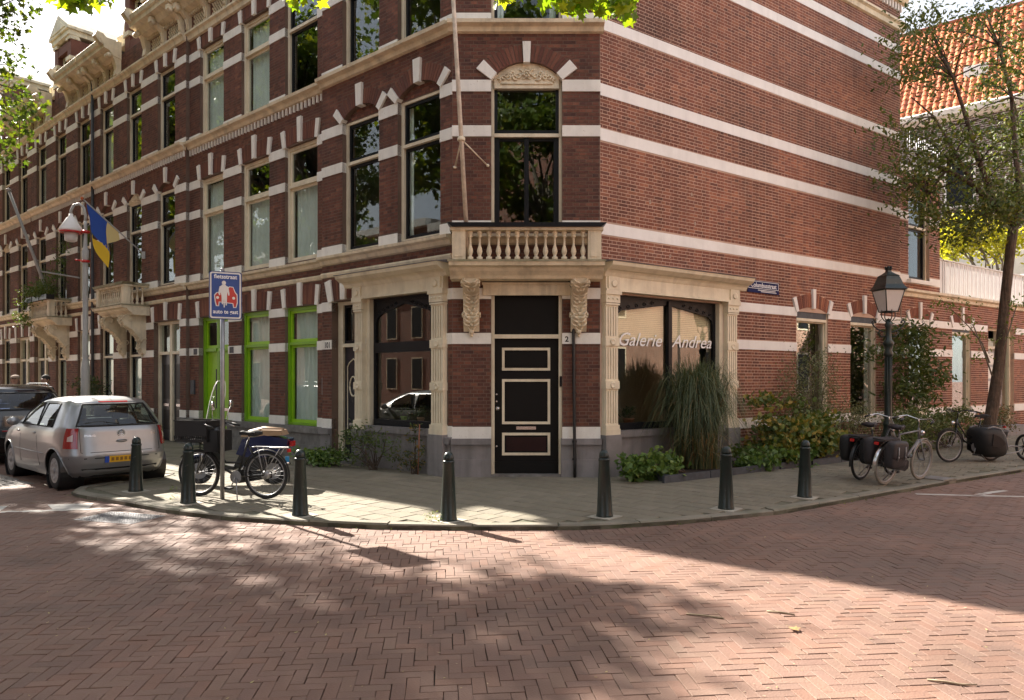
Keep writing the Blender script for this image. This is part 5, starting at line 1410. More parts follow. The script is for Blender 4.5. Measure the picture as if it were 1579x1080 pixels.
# cast iron lantern on the right
kx, ky = 7.28, 13.8
ln = thing('street_lantern', 'black green cast iron lantern post with four sided lamp head on the right pavement', 'street lantern', (kx, ky, KERB))
m_ = MB(); m_.lathe((kx, ky, KERB), [(.15, 0), (.15, .08), (.13, .12), (.12, .5), (.14, .54), (.13, .60), (.10, .68), (.085, .78), (.10, .80), (.10, .84), (.072, .9), (.062, 2.11), (.085, 2.15), (.085, 2.20), (.065, 2.25), (.09, 2.35), (.105, 2.39), (.06, 2.45), (.05, 2.68), (.075, 2.73), (.05, 2.78), (.035, 2.85)], 16)
for k in range(8): a = k * PI / 4; m_.tube([(kx + .066 * math.cos(a), ky + .066 * math.sin(a), .95 + KERB), (kx + .06 * math.cos(a), ky + .06 * math.sin(a), 2.12 + KERB)], .010, 4)
m_.build('post', M_IRON, ln)
m_ = MB()
for sg in (-1, 1):
    for q in ((1, 0), ):
        P0 = [(0, 2.86), (.10, 2.88), (.2, 2.92), (.28, 2.98), (.32, 3.06), (.28, 3.11), (.25, 3.06)]
        m_.tube([(kx + sg * x, ky, z - .27 + KERB) for x, z in P0], .014, 6); m_.sph((kx + sg * .25, ky, 2.79 + KERB), .022, 6, 4)
        m_.tube([(kx + sg * x, ky, z - .27 + KERB) for x, z in ((.05, 2.78), (.14, 2.78), (.2, 2.86), (.14, 2.9))], .012, 6)
for dx, dy in ((1, 0), (-1, 0), (0, 1), (0, -1)):
    m_.tube([(kx + dx * r, ky + dy * r, z - .27 + KERB) for r, z in ((.03, 3.05), (.09, 3.10), (.13, 3.16), (.13, 3.24), (.12, 3.30))], .010, 5)
m_.build('scroll_bracket', M_IRON, ln)
zh = KERB + 2.99; r0, r1 = .165, .285; a0 = PI / 4 + .15
cor = lambda r, z: [(kx + r * math.cos(a0 + k * PI / 2), ky + r * math.sin(a0 + k * PI / 2), z) for k in range(4)]
lo, hi = cor(r0, zh), cor(r1, zh + .42)
m_ = MB()
for k in range(4):
    m_.tube([lo[k], hi[k]], .011, 5); m_.tube([lo[k], lo[(k + 1) % 4]], .012, 5); m_.tube([hi[k], hi[(k + 1) % 4]], .018, 5)
hd = m_.build('lantern_frame', M_IRON, ln)
for k in range(4):
    m_ = MB(); j = (k + 1) % 4; q = [lo[k], lo[j], hi[j], hi[k]]
    m_.poly(q); m_.build('lamp_glass', M_LAMPW, hd)
m_ = MB(); m_.lathe((kx, ky, zh + .42), [(.31, 0), (.34, .01), (.31, .04), (.26, .10), (.22, .20), (.19, .26), (.20, .27), (.12, .31), (.06, .35), (.05, .38), (.07, .41), (.03, .45)], 4, smooth=False, rot=a0)
for k in range(6): a = k * PI / 3; m_.sph((kx + .055 * math.cos(a), ky + .055 * math.sin(a), zh + .86), .022, 5, 4)
m_.build('lantern_roof', M_IRON, hd)
# flagpoles and flag
fp = thing('flagpole', 'tall weathered wooden flagpole leaning out from the corner balcony', 'flagpole', (-.735, 12.0, 3.75))
m_ = MB(); P0 = Vector((-.735, 12.0, 3.73)); P1 = Vector((-1.03, 11.2, 9.6)); m_.tube([P0, P0.lerp(P1, .5), P1], [.038, .036, .030], 10); m_.build('pole', mat('weathered pale wood', (.62, .53, .43), .7, var=.3, vscale=8, bump=.3), fp)
m_ = MB(); c = P0.lerp(P1, .335); m_.lathe(c, [(.06, -.03), (.065, -.02), (.065, .02), (.06, .03)], 8)
m_.tube([c, (-.99, 12.38, 5.42)], .013, 5); m_.tube([c, (-.42, 12.38, 5.45)], .013, 5); m_.sph((-.99, 12.36, 5.42), .03, 6, 4); m_.sph((-.42, 12.36, 5.45), .03, 6, 4); m_.build('bracket', M_CREAM, fp)
f2 = thing('flagpole', 'thick white flagpole leaning from the flower balcony at the left', 'flagpole', FL(18.6, .5, 4.3))
A0 = Vector(FL(18.4, .45, 4.3)); A1 = Vector(FL(19.4, 1.4, 8.05)); 
m_ = MB(); m_.tube([A0, A1], [.06, .045], 8); m_.sph(A1, .09, 8, 4, (1, 1, .6)); m_.build('pole', M_POLE, f2)
m_ = MB(); m_.tube([A0.lerp(A1, .28), FL(17.2, .0, 5.07)], .03, 6); m_.build('strut', M_POLE, f2)
flg = thing('house_flag', 'blue and yellow flag drooping from a thin white pole on the terraced house', 'flag', FL(12.25, .02, 5.35))
B0 = Vector(FL(12.28, .02, 5.28)); B1 = Vector(FL(13.2, 1.3, 6.78))
m_ = MB(); m_.tube([B0, B1], .022, 6); m_.build('pole', M_POLE, flg)
m_ = MB(); m_.box(tuple(B0 - Vector((.05, .05, .12))), tuple(B0 + Vector((.05, .05, .08)))); m_.build('pole_socket', M_POLE, flg)
m_ = MB(); m_.sph(B1, .05, 8, 5); m_.build('pole_knob', mat('orange knob', (.6, .16, .05), .5), flg)
def cloth(t0, t1, drop, m, name, off=0, d0=0.0):
    q = MB(); n = 14; k = 12; g = []
    for i in range(n + 1):
        t = t0 + (t1 - t0) * i / n; p = B0.lerp(B1, t); col = []
        for j in range(k + 1):
            v = d0 + (drop(i / n) - d0) * j / k
            w_ = .055 * math.sin(t * 24 + v * 2.5) * min(1, v * 2)
            col.append(q.pv((p.x - .22 * v * 0 + w_ * UL[0] * 1 + NL[0] * w_ + off, p.y + w_ * NL[1], p.z - .02 - v)))
        g.append(col)
    for i in range(n):
        for j in range(k): q.face((g[i][j], g[i + 1][j], g[i + 1][j + 1], g[i][j + 1]), True)
    return q.build(name, m, flg)
cloth(.60, .93, lambda u: .92 - .55 * u, mat('flag blue', (.015, .07, .36), .7), 'flag_blue')
cloth(.42, .60, lambda u: .2 + .5 * u, mat('flag pale yellow', (.62, .50, .22), .7), 'flag_pale_yellow')
cloth(.62, .86, lambda u: 1.32 - .6 * u, mat('flag yellow', (.75, .48, .02), .7), 'flag_yellow', d0=.74)

# ================================================================== BICYCLES
def torus(m, c, R, r, n=40, k=6, axis='y'):
    rings = []
    for i in range(n):
        a = 2 * PI * i / n; ring = []
        for j in range(k):
            b = 2 * PI * j / k; rr = R + r * math.cos(b); h = r * math.sin(b)
            if axis == 'y': p = (c[0] + rr * math.cos(a), c[1] + h, c[2] + rr * math.sin(a))
            else: p = (c[0] + h, c[1] + rr * math.cos(a), c[2] + rr * math.sin(a))
            ring.append(m.pv(p))
        rings.append(ring)
    for i in range(n):
        A, B = rings[i], rings[(i + 1) % n]
        for j in range(k): m.face((A[j], A[(j + 1) % k], B[(j + 1) % k], B[j]), True)
    return m
def bwheel(t, x, z=.34, R=.34, drum=False, tyre=M_RUB, rim=None, axis='y', y=0, nsp=28, tw=.021):
    m = MB()
    ad = (lambda a, r, h: (x + r * math.cos(a), y + h, z + r * math.sin(a)))
    for k in range(nsp):
        a = 2 * PI * k / nsp; m.tube([ad(a + .25 * (-1) ** k, .03, .03 * (-1) ** (k // 2)), ad(a, R - .035, 0)], .0016, 3, cap=False)
    hr = .06 if drum else .022
    m.lathe((x, y, z), [(hr * .4, -.05), (hr, -.035), (hr, .035), (hr * .4, .05)], 12, axis='y')
    w = m.build('wheel', M_STEEL, t)
    m = MB(); torus(m, (x, y, z), R - tw, tw, 48, 8); m.build('tyre', tyre, w)
    m = MB(); torus(m, (x, y, z), R - tw * 2 - .008, .012, 40, 6); m.build('rim', rim or M_STEEL, w)
    return w
def arcpts(cx, cz, r, a0, a1, n, y=0): return [(cx + r * math.cos(R_(a0 + (a1 - a0) * i / n)), y, cz + r * math.sin(R_(a0 + (a1 - a0) * i / n))) for i in range(n + 1)]
def bike(label, frame_m=M_BLACK, tyre=M_RUB, guard=M_BLACK, step=True, drum=False, bags=None, crate=False, white_bar=False, saddle_dots=False, tan_seat=False, front_light=True):
    t = thing('bicycle', label, 'bicycle', (0, 0, 0))
    bwheel(t, -.54, drum=drum, tyre=tyre); bwheel(t, .54, tyre=tyre)
    m = MB(); BB = (-.08, 0, .30); ST = (-.26, 0, .82); HT = (.34, 0, .88); HB = (.385, 0, .70)
    m.tube([BB, ST], .016, 8); m.tube([HB, HT], .020, 8)
    if step: m.tube([(HB[0], 0, HB[2]), (.18, 0, .44), BB], .019, 8); m.tube([(HT[0], 0, HT[2] - .06), (.10, 0, .50), (-.16, 0, .50)], .015, 8)
    else: m.tube([HB, BB], .018, 8); m.tube([(HT[0], 0, HT[2] - .04), (ST[0] + .01, 0, .80)], .016, 8)
    for y in (-.055, .055): m.tube([BB, (-.54, y, .34)], .010, 6); m.tube([(-.25, 0, .76), (-.54, y, .34)], .009, 6)
    for y in (-.05, .05): m.tube([(HB[0] + .01, y * .6, .66), (.45, y, .50), (.54, y, .34)], .011, 6)
    m.build('frame', frame_m, t)
    m = MB(); m.tube([HT, (.325, 0, .98), (.30, 0, 1.04)], .012, 6)
    hp = [(.12, .30, 1.02), (.20, .29, 1.04), (.31, .20, 1.07), (.34, .08, 1.04), (.31, 0, 1.03), (.34, -.08, 1.04), (.31, -.20, 1.07), (.20, -.29, 1.04), (.12, -.30, 1.02)]
    m.tube(hp, .011, 7); hb_ = m.build('handlebar', M_CHR if white_bar else M_BLACK, t)
    for s_ in (-1, 1):
        q = MB(); q.tube([(.08, s_ * .305, 1.01), (.20, s_ * .29, 1.04)], .017, 8); q.build('grip', M_RUB, hb_)
        q = MB(); q.tube([(.30, s_ * .22, 1.06), (.22, s_ * .25, 1.03), (.14, s_ * .26, 1.0)], .006, 4); q.build('brake_lever', M_CHR, hb_)
    m = MB(); m.tube([ST, (-.275, 0, .90)], .012, 6); m.build('seat_post', M_CHR, t)
    m = MB()
    top = [(-.42, .11), (-.42, -.11), (-.33, -.10), (-.22, -.04), (-.13, -.022), (-.13, .022), (-.22, .04), (-.33, .10)]
    m.prism(top, .90, .945, 'xy'); m.sph((-.36, 0, .925), .11, 10, 6, (.85, 1.05, .42)); m.sph((-.18, 0, .935), .04, 8, 5, (1.4, .8, .6))
    M_SAD = mat('dotted saddle cover', (.018, .012, .014), .6, wear=(.55, .45, .45)) if saddle_dots else M_RUB
    m.build('saddle', M_SAD, t)
    for x, a0, a1 in ((-.54, 20, 195), (.54, 35, 170)):
        m = MB(); pts_ = arcpts(x, .34, .365, a0, a1, 14)
        rows = []
        for p in pts_: rows.append((m.pv((p[0], -.026, p[2] - .006)), m.pv((p[0], 0, p[2] + .004)), m.pv((p[0], .026, p[2] - .006))))
        for A, B in zip(rows, rows[1:]):
            for e in (0, 1): m.face((A[e], A[e + 1], B[e + 1], B[e]), True)
        m.build('mudguard', guard, t)
    m = MB(); m.tube([(-.34, .06, .73), (-.86, .06, .73), (-.88, 0, .73), (-.86, -.06, .73), (-.34, -.06, .73), (-.34, .06, .73)], .007, 5)
    for x in (-.5, -.7): m.tube([(x, -.06, .73), (x, .06, .73)], .005, 4)
    for y in (-.07, .07): m.tube([(-.80, y * .9, .73), (-.54, y, .35)], .006, 5); m.tube([(-.45, y * .9, .73), (-.54, y, .35)], .006, 5)
    m.build('luggage_rack', M_STEEL if tan_seat else M_BLACK, t)
    m = MB(); m.lathe((-.08, .0, .30), [(.09, .03), (.09, .036)], 18, axis='y'); m.tube([(-.08, .05, .30), (-.02, .06, .15)], .009, 5); m.tube([(-.08, -.06, .30), (-.14, -.07, .45)], .009, 5); cr = m.build('crank', M_STEEL, t)
    for s_, x, z in ((1, -.02, .15), (-1, -.14, .45)): q = MB(); q.box((x - .05, s_ * .07, z - .012), (x + .05, s_ * .16, z + .012)); q.build('pedal', M_RUB, cr)
    m = MB(); m.prism([(-.60, .38), (-.60, .29), (-.08, .20), (.02, .24), (.02, .36), (-.08, .40)], -.062, -.045, 'sz'); m.build('chain_guard', M_BLACK, t)
    m = MB()
    for s_ in (-1, 1): m.tube([(.24, s_ * .27, 1.04), (.40, s_ * .20, 1.06), (.47, s_ * .08, .98), (.42, s_ * .02, .80)], .004, 4); m.tube([(.26, s_ * .25, 1.03), (.42, s_ * .14, 1.10), (.44, 0, .96), (.40, 0, .72), (.1, .02, .42), (-.4, .05, .36)], .0035, 4)
    m.build('brake_cables', M_RUB, t)
    m = MB(); m.tube([(-.10, .05, .28), (-.22, .20, .01)], .009, 5); m.build('kickstand', M_STEEL, t)
    m = MB(); m.box((-.915, -.03, .67), (-.885, .03, .715)); m.build('rear_light', M_RED, t)
    if front_light: m = MB(); m.sph((.46, 0, .80), .045, 8, 5, (1, 1, 1)); m.build('front_light', M_CHR, t)
    if bags:
        for s_ in (-1, 1):
            yc = s_ * .165
            m = MB(); m.blob((-.61, yc, .52), (.235, .085, .215), .42, shear=-.06); pb = m.build('pannier_bag', bags, t)
            q = MB(); q.blob((-.62, yc + s_ * .022, .60), (.225, .078, .145), .38, shear=-.04); q.build('pannier_flap', bags, pb)
            q = MB()
            for x in (-.72, -.52): q.tube([(x, yc + s_ * .10, .66), (x, yc + s_ * .108, .55), (x, yc + s_ * .098, .44)], .009, 5); q.sph((x, yc + s_ * .112, .50), .016, 7, 4, (1, .5, 1))
            q.build('strap_buckle', M_STEEL, pb)
        m = MB(); m.box((-.84, -.10, .735), (-.40, .10, .76)); m.build('pannier_bridge', bags, t)
    if crate:
        C0 = (.52, .0, .80); m = MB(); a, b, h = .26, .21, .27
        m.box((C0[0] - a, C0[1] - b, C0[2]), (C0[0] + a, C0[1] + b, C0[2] + .012))
        for s_ in (-1, 1):
            for z0_, z1_ in ((.0, .035), (.085, .30)):
                m.box((C0[0] - a, s_ * b - .006, C0[2] + z0_), (C0[0] + a, s_ * b + .006, C0[2] + z1_)); m.box((C0[0] + s_ * a - .006, -b + .006, C0[2] + z0_), (C0[0] + s_ * a + .006, b - .006, C0[2] + z1_))
            m.box((C0[0] - a - .012, s_ * b - .012, C0[2] + .292), (C0[0] + a + .012, s_ * b + .012, C0[2] + .305))
            for k in range(16): x = C0[0] - a + (2 * a) * k / 15; m.box((x - .005, s_ * b - .005, C0[2] + .035), (x + .009, s_ * b + .005, C0[2] + .085))
            for k in range(12): y = -b + (2 * b) * k / 11; m.box((C0[0] + s_ * a - .005, y - .005, C0[2] + .03), (C0[0] + s_ * a + .005, y + .009, C0[2] + .085))
        m.build('crate', M_BLACK, t)
        m = MB(); m.sph((.22, 0, .84), .16, 12, 8, (.7, 1.1, 1.1)); m.prism([(.12, .66), (.34, .66), (.36, .98), (.12, .96)], -.17, .17, 'sz'); m.build('handlebar_bag', M_BLACK, t)
        m = MB(); m.tube([(.44, 0, .78), (.60, .10, .79), (.60, -.10, .79), (.44, 0, .78)], .01, 5); m.tube([(.60, .10, .79), (.56, .06, .36)], .008, 5); m.tube([(.60, -.10, .79), (.56, -.06, .36)], .008, 5); m.build('front_rack', M_BLACK, t)
    return t
M_BAG = mat('black canvas', (.008, .008, .009), .7, var=.25, vscale=9, bump=.3); M_BAGG = mat('charcoal canvas', (.026, .023, .026), .65, var=.2, vscale=9, bump=.3)
hd = lambda a, b: math.atan2(b[1] - a[1], b[0] - a[0])
rA, fA = (-3.42, 10.06), (-4.58, 10.33)
bk = bike('black step through bicycle with a large black crate, chained to the blue sign pole', crate=True, drum=True, tan_seat=True, guard=M_BLACK)
m_ = MB(); m_.box((-.86, -.075, .52), (-.80, -.07, .60)); m_.build('blue_sticker', mat('blue sticker', (.05, .3, .6), .4), bk)
place(bk, ((rA[0] + fA[0]) / 2, (rA[1] + fA[1]) / 2, KERB), hd(rA, fA))
rB, fB = (5.97, 11.43), (6.86, 12.02)
b1 = bike('silver framed bicycle with charcoal panniers and pale tyres, nearest the right kerb', frame_m=mat('silver grey bike paint', (.16, .16, .17), .3), tyre=mat('cream tyre', (.24, .22, .19), .7), guard=M_CHR, step=False, bags=M_BAGG, white_bar=True, saddle_dots=True)
place(b1, ((rB[0] + fB[0]) / 2, (rB[1] + fB[1]) / 2, KERB), hd(rB, fB), None); b1.rotation_euler[0] = R_(6)
rC, fC = (5.87, 12.0), (6.7, 12.62)
b2 = bike('black bicycle with black panniers leaning behind the silver framed one', bags=M_BAG, white_bar=True, saddle_dots=True, step=True)
place(b2, ((rC[0] + fC[0]) / 2, (rC[1] + fC[1]) / 2, KERB), hd(rC, fC)); b2.rotation_euler[0] = R_(4)
rD, fD = (9.90, 14.75), (8.86, 14.45)
b3 = bike('black bicycle parked by the tree trunk, pulling the child trailer', step=True)
place(b3, ((rD[0] + fD[0]) / 2, (rD[1] + fD[1]) / 2, KERB), hd(rD, fD))
trl = thing('bicycle_trailer', 'black and grey child bicycle trailer beside the tree trunk at the right edge', 'bicycle trailer', (10.3, 14.9, KERB))
tu = unit(fD[0] - rD[0], fD[1] - rD[1]); TC = (9.70, 14.62)
FT = Frame(TC, (-tu[0], -tu[1]), (tu[1], -tu[0]))
if FT.n[1] > 0: FT = Frame(TC, (-tu[0], -tu[1]), (-tu[1], tu[0]))
m_ = MB(FT)
prof = [(-.22, .10), (.22, .08), (.34, .20), (.32, .36), (.20, .54), (.02, .66), (-.14, .70), (-.22, .64), (-.26, .40)]
m_.blob((.03, 0, .40 + KERB), (.31, .27, .31), .55, shear=-.25); body = m_.build('cabin', M_BAG, trl)
m_ = MB(FT)
for y_ in (-.2, .2): m_.tube([(.35, y_, .24 + KERB), (.345, y_, .36 + KERB), (.28, y_, .54 + KERB), (.16, y_, .68 + KERB), (-.02, y_, .725 + KERB), (-.18, y_, .69 + KERB)], .016, 6)
m_.build('grey_piping', mat('grey webbing', (.22, .22, .23), .6), body)
m_ = MB(FT); m_.prism([(a, b + KERB) for a, b in ((-.14, .34), (.10, .30), (.22, .38), (.10, .50), (-.10, .58))], .262, .275, 'sz'); m_.build('side_window', M_DARK, body)
m_ = MB(FT); m_.tube([(.30, .0, .25 + KERB), (.7, .0, .30 + KERB), (1.0, .03, .28 + KERB)], .014, 6); m_.tube([(.30, .2, .16 + KERB), (.7, .16, .20 + KERB), (1.0, .04, .27 + KERB)], .012, 6); m_.build('axle_arm', M_STEEL, trl)
wc = FT(1.0, .05, .27 + KERB)
m_ = MB()
for k in range(7): a = 2 * PI * k / 7; m_.tube([(wc[0], wc[1], wc[2]), (wc[0] + .05 * math.cos(a), wc[1] + .22 * math.cos(a) * 0 + .22 * math.cos(a) * .9, wc[2] + .22 * math.sin(a))], .012, 4)
torus(m_, wc, .245, .028, 30, 6, axis='x'); m_.lathe(wc, [(.04, -.04), (.04, .04)], 10, axis='x'); m_.build('wheel', M_RUB, trl)

# moped behind the crate bicycle
mp = thing('moped', 'blue moped with tan seat and clear windscreen parked behind the crate bicycle', 'moped', (0, 0, 0))
M_MBLUE = mat('dark blue moped paint', (.010, .018, .075), .25, var=.2, coat=.5); M_TAN = mat('tan vinyl seat', (.36, .25, .16), .5, var=.15, vscale=6)
for x in (-.60, .60):
    m = MB(); torus(m, (x, 0, .22), .17, .045, 30, 8); w = m.build('wheel', M_RUB, mp)
    m = MB(); m.lathe((x, 0, .22), [(.13, -.03), (.135, -.01), (.135, .01), (.13, .03)], 20, axis='y'); m.build('rim', M_STEEL, w)
    m = MB(); m.lathe((x, 0, .22), [(.05, -.07), (.05, .07)], 12, axis='y'); m.build('hub', M_CHR, w)
m = MB(); m.prism([(-.86, .62), (-.88, .74), (-.50, .80), (-.15, .74), (-.05, .50), (-.30, .44), (-.52, .46), (-.70, .52)], -.15, .15, 'sz'); m.build('rear_body', M_MBLUE, mp)
m = MB(); m.prism([(-.10, .50), (.0, .30), (-.30, .22), (-.48, .28), (-.50, .46), (-.30, .50)], -.12, .12, 'sz'); m.build('engine', M_BLACK, mp)
m = MB(); m.box((-.02, -.16, .26), (.34, .16, .31)); m.prism([(.30, .28), (.40, .34), (.44, .60), (.36, .92), (.31, .92), (.37, .60), (.32, .36)], -.20, .20, 'sz'); m.build('leg_shield', M_BLACK, mp)
m = MB(); m.prism([(-.80, .80), (-.76, .88), (-.45, .885), (-.16, .83), (-.12, .77), (-.5, .79)], -.145, .145, 'sz'); m.tube([(-.76, 0, .85), (-.45, 0, .86), (-.2, 0, .82)], [.06, .075, .05], 8); m.build('seat', M_TAN, mp)
m = MB(); m.tube([(.34, 0, .90), (.42, 0, .70), (.50, .09, .52), (.60, .09, .22)], .02, 6); m.tube([(.42, 0, .70), (.50, -.09, .52), (.60, -.09, .22)], .02, 6); m.tube([(.22, .33, 1.0), (.30, .2, 1.02), (.33, 0, .97), (.30, -.2, 1.02), (.22, -.33, 1.0)], .013, 7); m.build('fork', M_CHR, mp)
m = MB(); m.sph((.36, 0, .93), .12, 10, 6, (1, 1.1, .8)); m.build('headlamp_cowl', M_MBLUE, mp)
m = MB(); m.sph((.45, 0, .93), .07, 10, 6, (.6, 1, 1)); m.build('headlamp', M_CHR, mp)
m = MB(); rows = []
for i in range(9):
    t_ = i / 8; z = 1.0 + .66 * t_; hw_ = .24 * (1 - (t_ * .95) ** 4) ** .5 + .03; x = .46 - .13 * t_
    rows.append([m.pv((x - .08 * (y_ * y_), y_ * hw_, z)) for y_ in (-1, -.6, -.2, .2, .6, 1)])
for A, B in zip(rows, rows[1:]):
    for k in range(5): m.face((A[k], A[k + 1], B[k + 1], B[k]), True)
ws_ = m.build('windscreen', glass('windscreen acrylic', (.85, .88, .9), 1.6, boost=1.5), mp)
m = MB(); m.tube([(.46 - .13 * t_ - .08, s_ * (.24 * (1 - (t_ * .95) ** 4) ** .5 + .03), 1.0 + .66 * t_) for s_, t_ in [(-1, k / 8) for k in range(9)] + [(1, 1 - k / 8) for k in range(9)]], .006, 4); m.build('screen_edge', M_WHITE, ws_)
for s_ in (1, -1):
    m = MB(); m.tube([(.28, s_ * .26, 1.02), (.26, s_ * .30, 1.18), (.24, s_ * .34, 1.25)], .007, 5); m.sph((.23, s_ * .34, 1.29), .065, 10, 6, (.35, 1, .9)); m.build('mirror', M_CHR, mp)
m = MB(); m.box((-.93, -.07, .62), (-.88, .07, .70)); m.build('rear_light', M_RED, mp)
m = MB(); m.tube([(-.2, -.14, .24), (-.55, -.16, .25), (-.80, -.17, .34)], [.03, .045, .04], 8); m.build('exhaust', M_CHR, mp)
m = MB(); m.tube(arcpts(.60, .22, .24, 30, 160, 10), .035, 6); m.build('front_mudguard', M_MBLUE, mp)
place(mp, (-4.42, 11.45, KERB), hd((-3.86, 11.47), (-4.95, 11.5)))

# ================================================================== CARS
def interp(tab, z):
    if z <= tab[0][0]: return tab[0][1:]
    for a, b in zip(tab, tab[1:]):
        if z <= b[0]:
            t = (z - a[0]) / (b[0] - a[0]); return tuple(p + (q - p) * t for p, q in zip(a[1:], b[1:]))
    return tab[-1][1:]
def car(name, label, tab, paint, WB, silver=True, belt=1.0, roofz=1.40, wheelR=.30, track=.71, rear_win=(1.02, 1.34, .56), side_win=((.05, .78), (.84, 1.75)), glassm=None):
    t = thing('parked_car', label, 'car', (0, 0, 0))
    def prm(z): xr, xf, b, n = interp(tab, z); return (xr + xf) / 2, (xf - xr) / 2, b, n
    def side_y(x, z):
        c, a, b, n = prm(z); u = min(.9999, abs((x - c) / a)); return b * (1 - u ** n) ** (1 / n)
    def rear_x(y, z, front=False):
        c, a, b, n = prm(z); u = min(.9999, abs(y) / b); return c + (1 if front else -1) * a * (1 - u ** n) ** (1 / n)
    def S(th, z):
        c, a, b, n = prm(z); co, si = math.cos(th), math.sin(th)
        return (c + a * math.copysign(abs(co) ** (2 / n), co), b * math.copysign(abs(si) ** (2 / n), si), z)
    def SP(ph, z):
        c, a, b, n = prm(z); co, si = math.cos(ph), math.sin(ph); r_ = (abs(co / a) ** n + abs(si / b) ** n) ** (-1 / n)
        return (c + r_ * co, r_ * si, z)
    N = 320; z0, z1 = tab[0][0], tab[-1][0]
    zz = []; z = z0
    while z < z1: zz.append(z); z += .0225 if z < 1.3 else .012
    zz.append(z1)
    # angles spread evenly by arc length on a middle ring
    ths = []; M_ = 4000; acc = [0]; prev = SP(0, .7)
    for i in range(1, M_ + 1):
        p = SP(2 * PI * i / M_, .7); acc.append(acc[-1] + math.hypot(p[0] - prev[0], p[1] - prev[1])); prev = p
    k = 0
    for i in range(N):
        while acc[k] < acc[-1] * i / N: k += 1
        ths.append(2 * PI * k / M_)
    m = MB(); V = {}
    AR = wheelR + .055
    def vert(i, j):
        if (i, j) in V: return V[(i, j)]
        p = SP(ths[i], zz[j])
        for wx in (0, WB):
            dx, dz = p[0] - wx, p[2] - wheelR; d = math.hypot(dx, dz)
            if abs(d - AR) < .024 and d > 1e-3 and abs(p[1]) > .5:
                x = wx + dx / d * AR; z = wheelR + dz / d * AR
                p = (x, math.copysign(side_y(x, z), p[1]), z)
        V[(i, j)] = m.pv(p); return V[(i, j)]
    def removed(p):
        if abs(p[1]) > .5:
            for wx in (0, WB):
                if math.hypot(p[0] - wx, p[2] - wheelR) < AR - .002: return True
        za, zb, hw = rear_win
        if p[0] < prm(p[2])[0] and za + .01 < p[2] < zb - .01 and abs(p[1]) < hw * (1 - .25 * (p[2] - za) / (zb - za)) - .01 and abs(p[1]) < side_y(p[0] + .3, p[2]) * 0.97: 
            if p[0] < rear_x(hw * .9, p[2]) + .08: return True
        for xa, xb in side_win:
            xa2 = xa + (p[2] - belt) * .28; 
            xb2 = min(xb, 9)
            if belt + .012 < p[2] < roofz - .05 and xa2 + .01 < p[0] < xb2 - .01 and p[0] < prm(p[2])[0] + prm(p[2])[1] - .34: return True
        # windscreen
        if p[0] > prm(p[2])[0] + prm(p[2])[1] * .55 and belt + .05 < p[2] < roofz - .02 and abs(p[1]) < prm(p[2])[2] * .82: return True
        return False
    for j in range(len(zz) - 1):
        for i in range(N):
            a = (i, j); b = ((i + 1) % N, j); c = ((i + 1) % N, j + 1); d = (i, j + 1)
            pc = [sum(SP(ths[q[0]], zz[q[1]])[e] for q in (a, b, c, d)) / 4 for e in range(3)]
            if abs(pc[1]) < .01: pass
            if removed(pc): continue
            m.face((vert(*a), vert(*b), vert(*c), vert(*d)), True)
    m.face([vert(i, len(zz) - 1) for i in range(N)], True)
    body = m.build('body', paint, t)
    u = MB(); u.box((tab[0][1] + .15, -.66, .17), (tab[0][2] - .15, .66, .24)); u.build('underbody', M_BLACK, t)
    for wx in (0, WB):
        for s_ in (-1, 1):
            q = MB(); q.lathe((wx, s_ * .55, wheelR), [(AR + .02, -.1 if s_ > 0 else -.14), (AR + .02, .14 if s_ > 0 else .1)], 28, axis='y'); 
            q2 = MB(); n_ = 28     # dark arch liner, open towards the outside
            rings = [[q2.pv((wx + (AR + .004) * math.cos(2 * PI * k / n_), s_ * y, wheelR + (AR + .004) * math.sin(2 * PI * k / n_))) for k in range(n_)] for y in (track + .09, .45)]
            for k in range(n_): q2.face((rings[0][k], rings[0][(k + 1) % n_], rings[1][(k + 1) % n_], rings[1][k]))
            q2.face(rings[1]); q2.build('arch_liner', M_BLACK, body)
            w = MB(); R = wheelR; y0 = s_ * (track - .02)
            w.lathe((wx, y0, R), [(R * .6, -.09), (R * .93, -.095), (R, -.07), (R, .07), (R * .93, .095), (R * .66, .09)], 32, axis='y'); tyre = w.build('wheel', M_RUB, t)
            w = MB(); yo = y0 + s_ * .085
            w.lathe((wx, yo, R), [(R * .66, -.01), (R * .66, .01)] if True else [], 28, axis='y')
            for k in range(8):
                a = 2 * PI * k / 8; w.sph((wx + R * .44 * math.cos(a), yo + s_ * .008, R + R * .44 * math.sin(a)), R * .13, 8, 4, (1, .25, 1))
            w.sph((wx, yo + s_ * .012, R), R * .17, 10, 4, (1, .3, 1)); w.build('hub_cap', M_STEEL, tyre)
            w = MB()
            for k in range(8):
                a = 2 * PI * (k + .5) / 8; w.sph((wx + R * .52 * math.cos(a), yo + s_ * .006, R + R * .52 * math.sin(a)), R * .055, 6, 4, (1, .3, 1))
            w.build('hub_vent', M_BLACK, tyre)
    # arch lips
    for wx in (0, WB):
        for s_ in (-1, 1):
            q = MB(); q.tube([(wx + AR * math.cos(a), s_ * (side_y(wx + AR * math.cos(a), wheelR + AR * math.sin(a)) + .001), wheelR + AR * math.sin(a)) for a in [PI * (-.08 + 1.16 * k / 20) for k in range(21)]], .011, 5); q.build('arch_lip', paint, body)
    G = glassm or M_CARGL
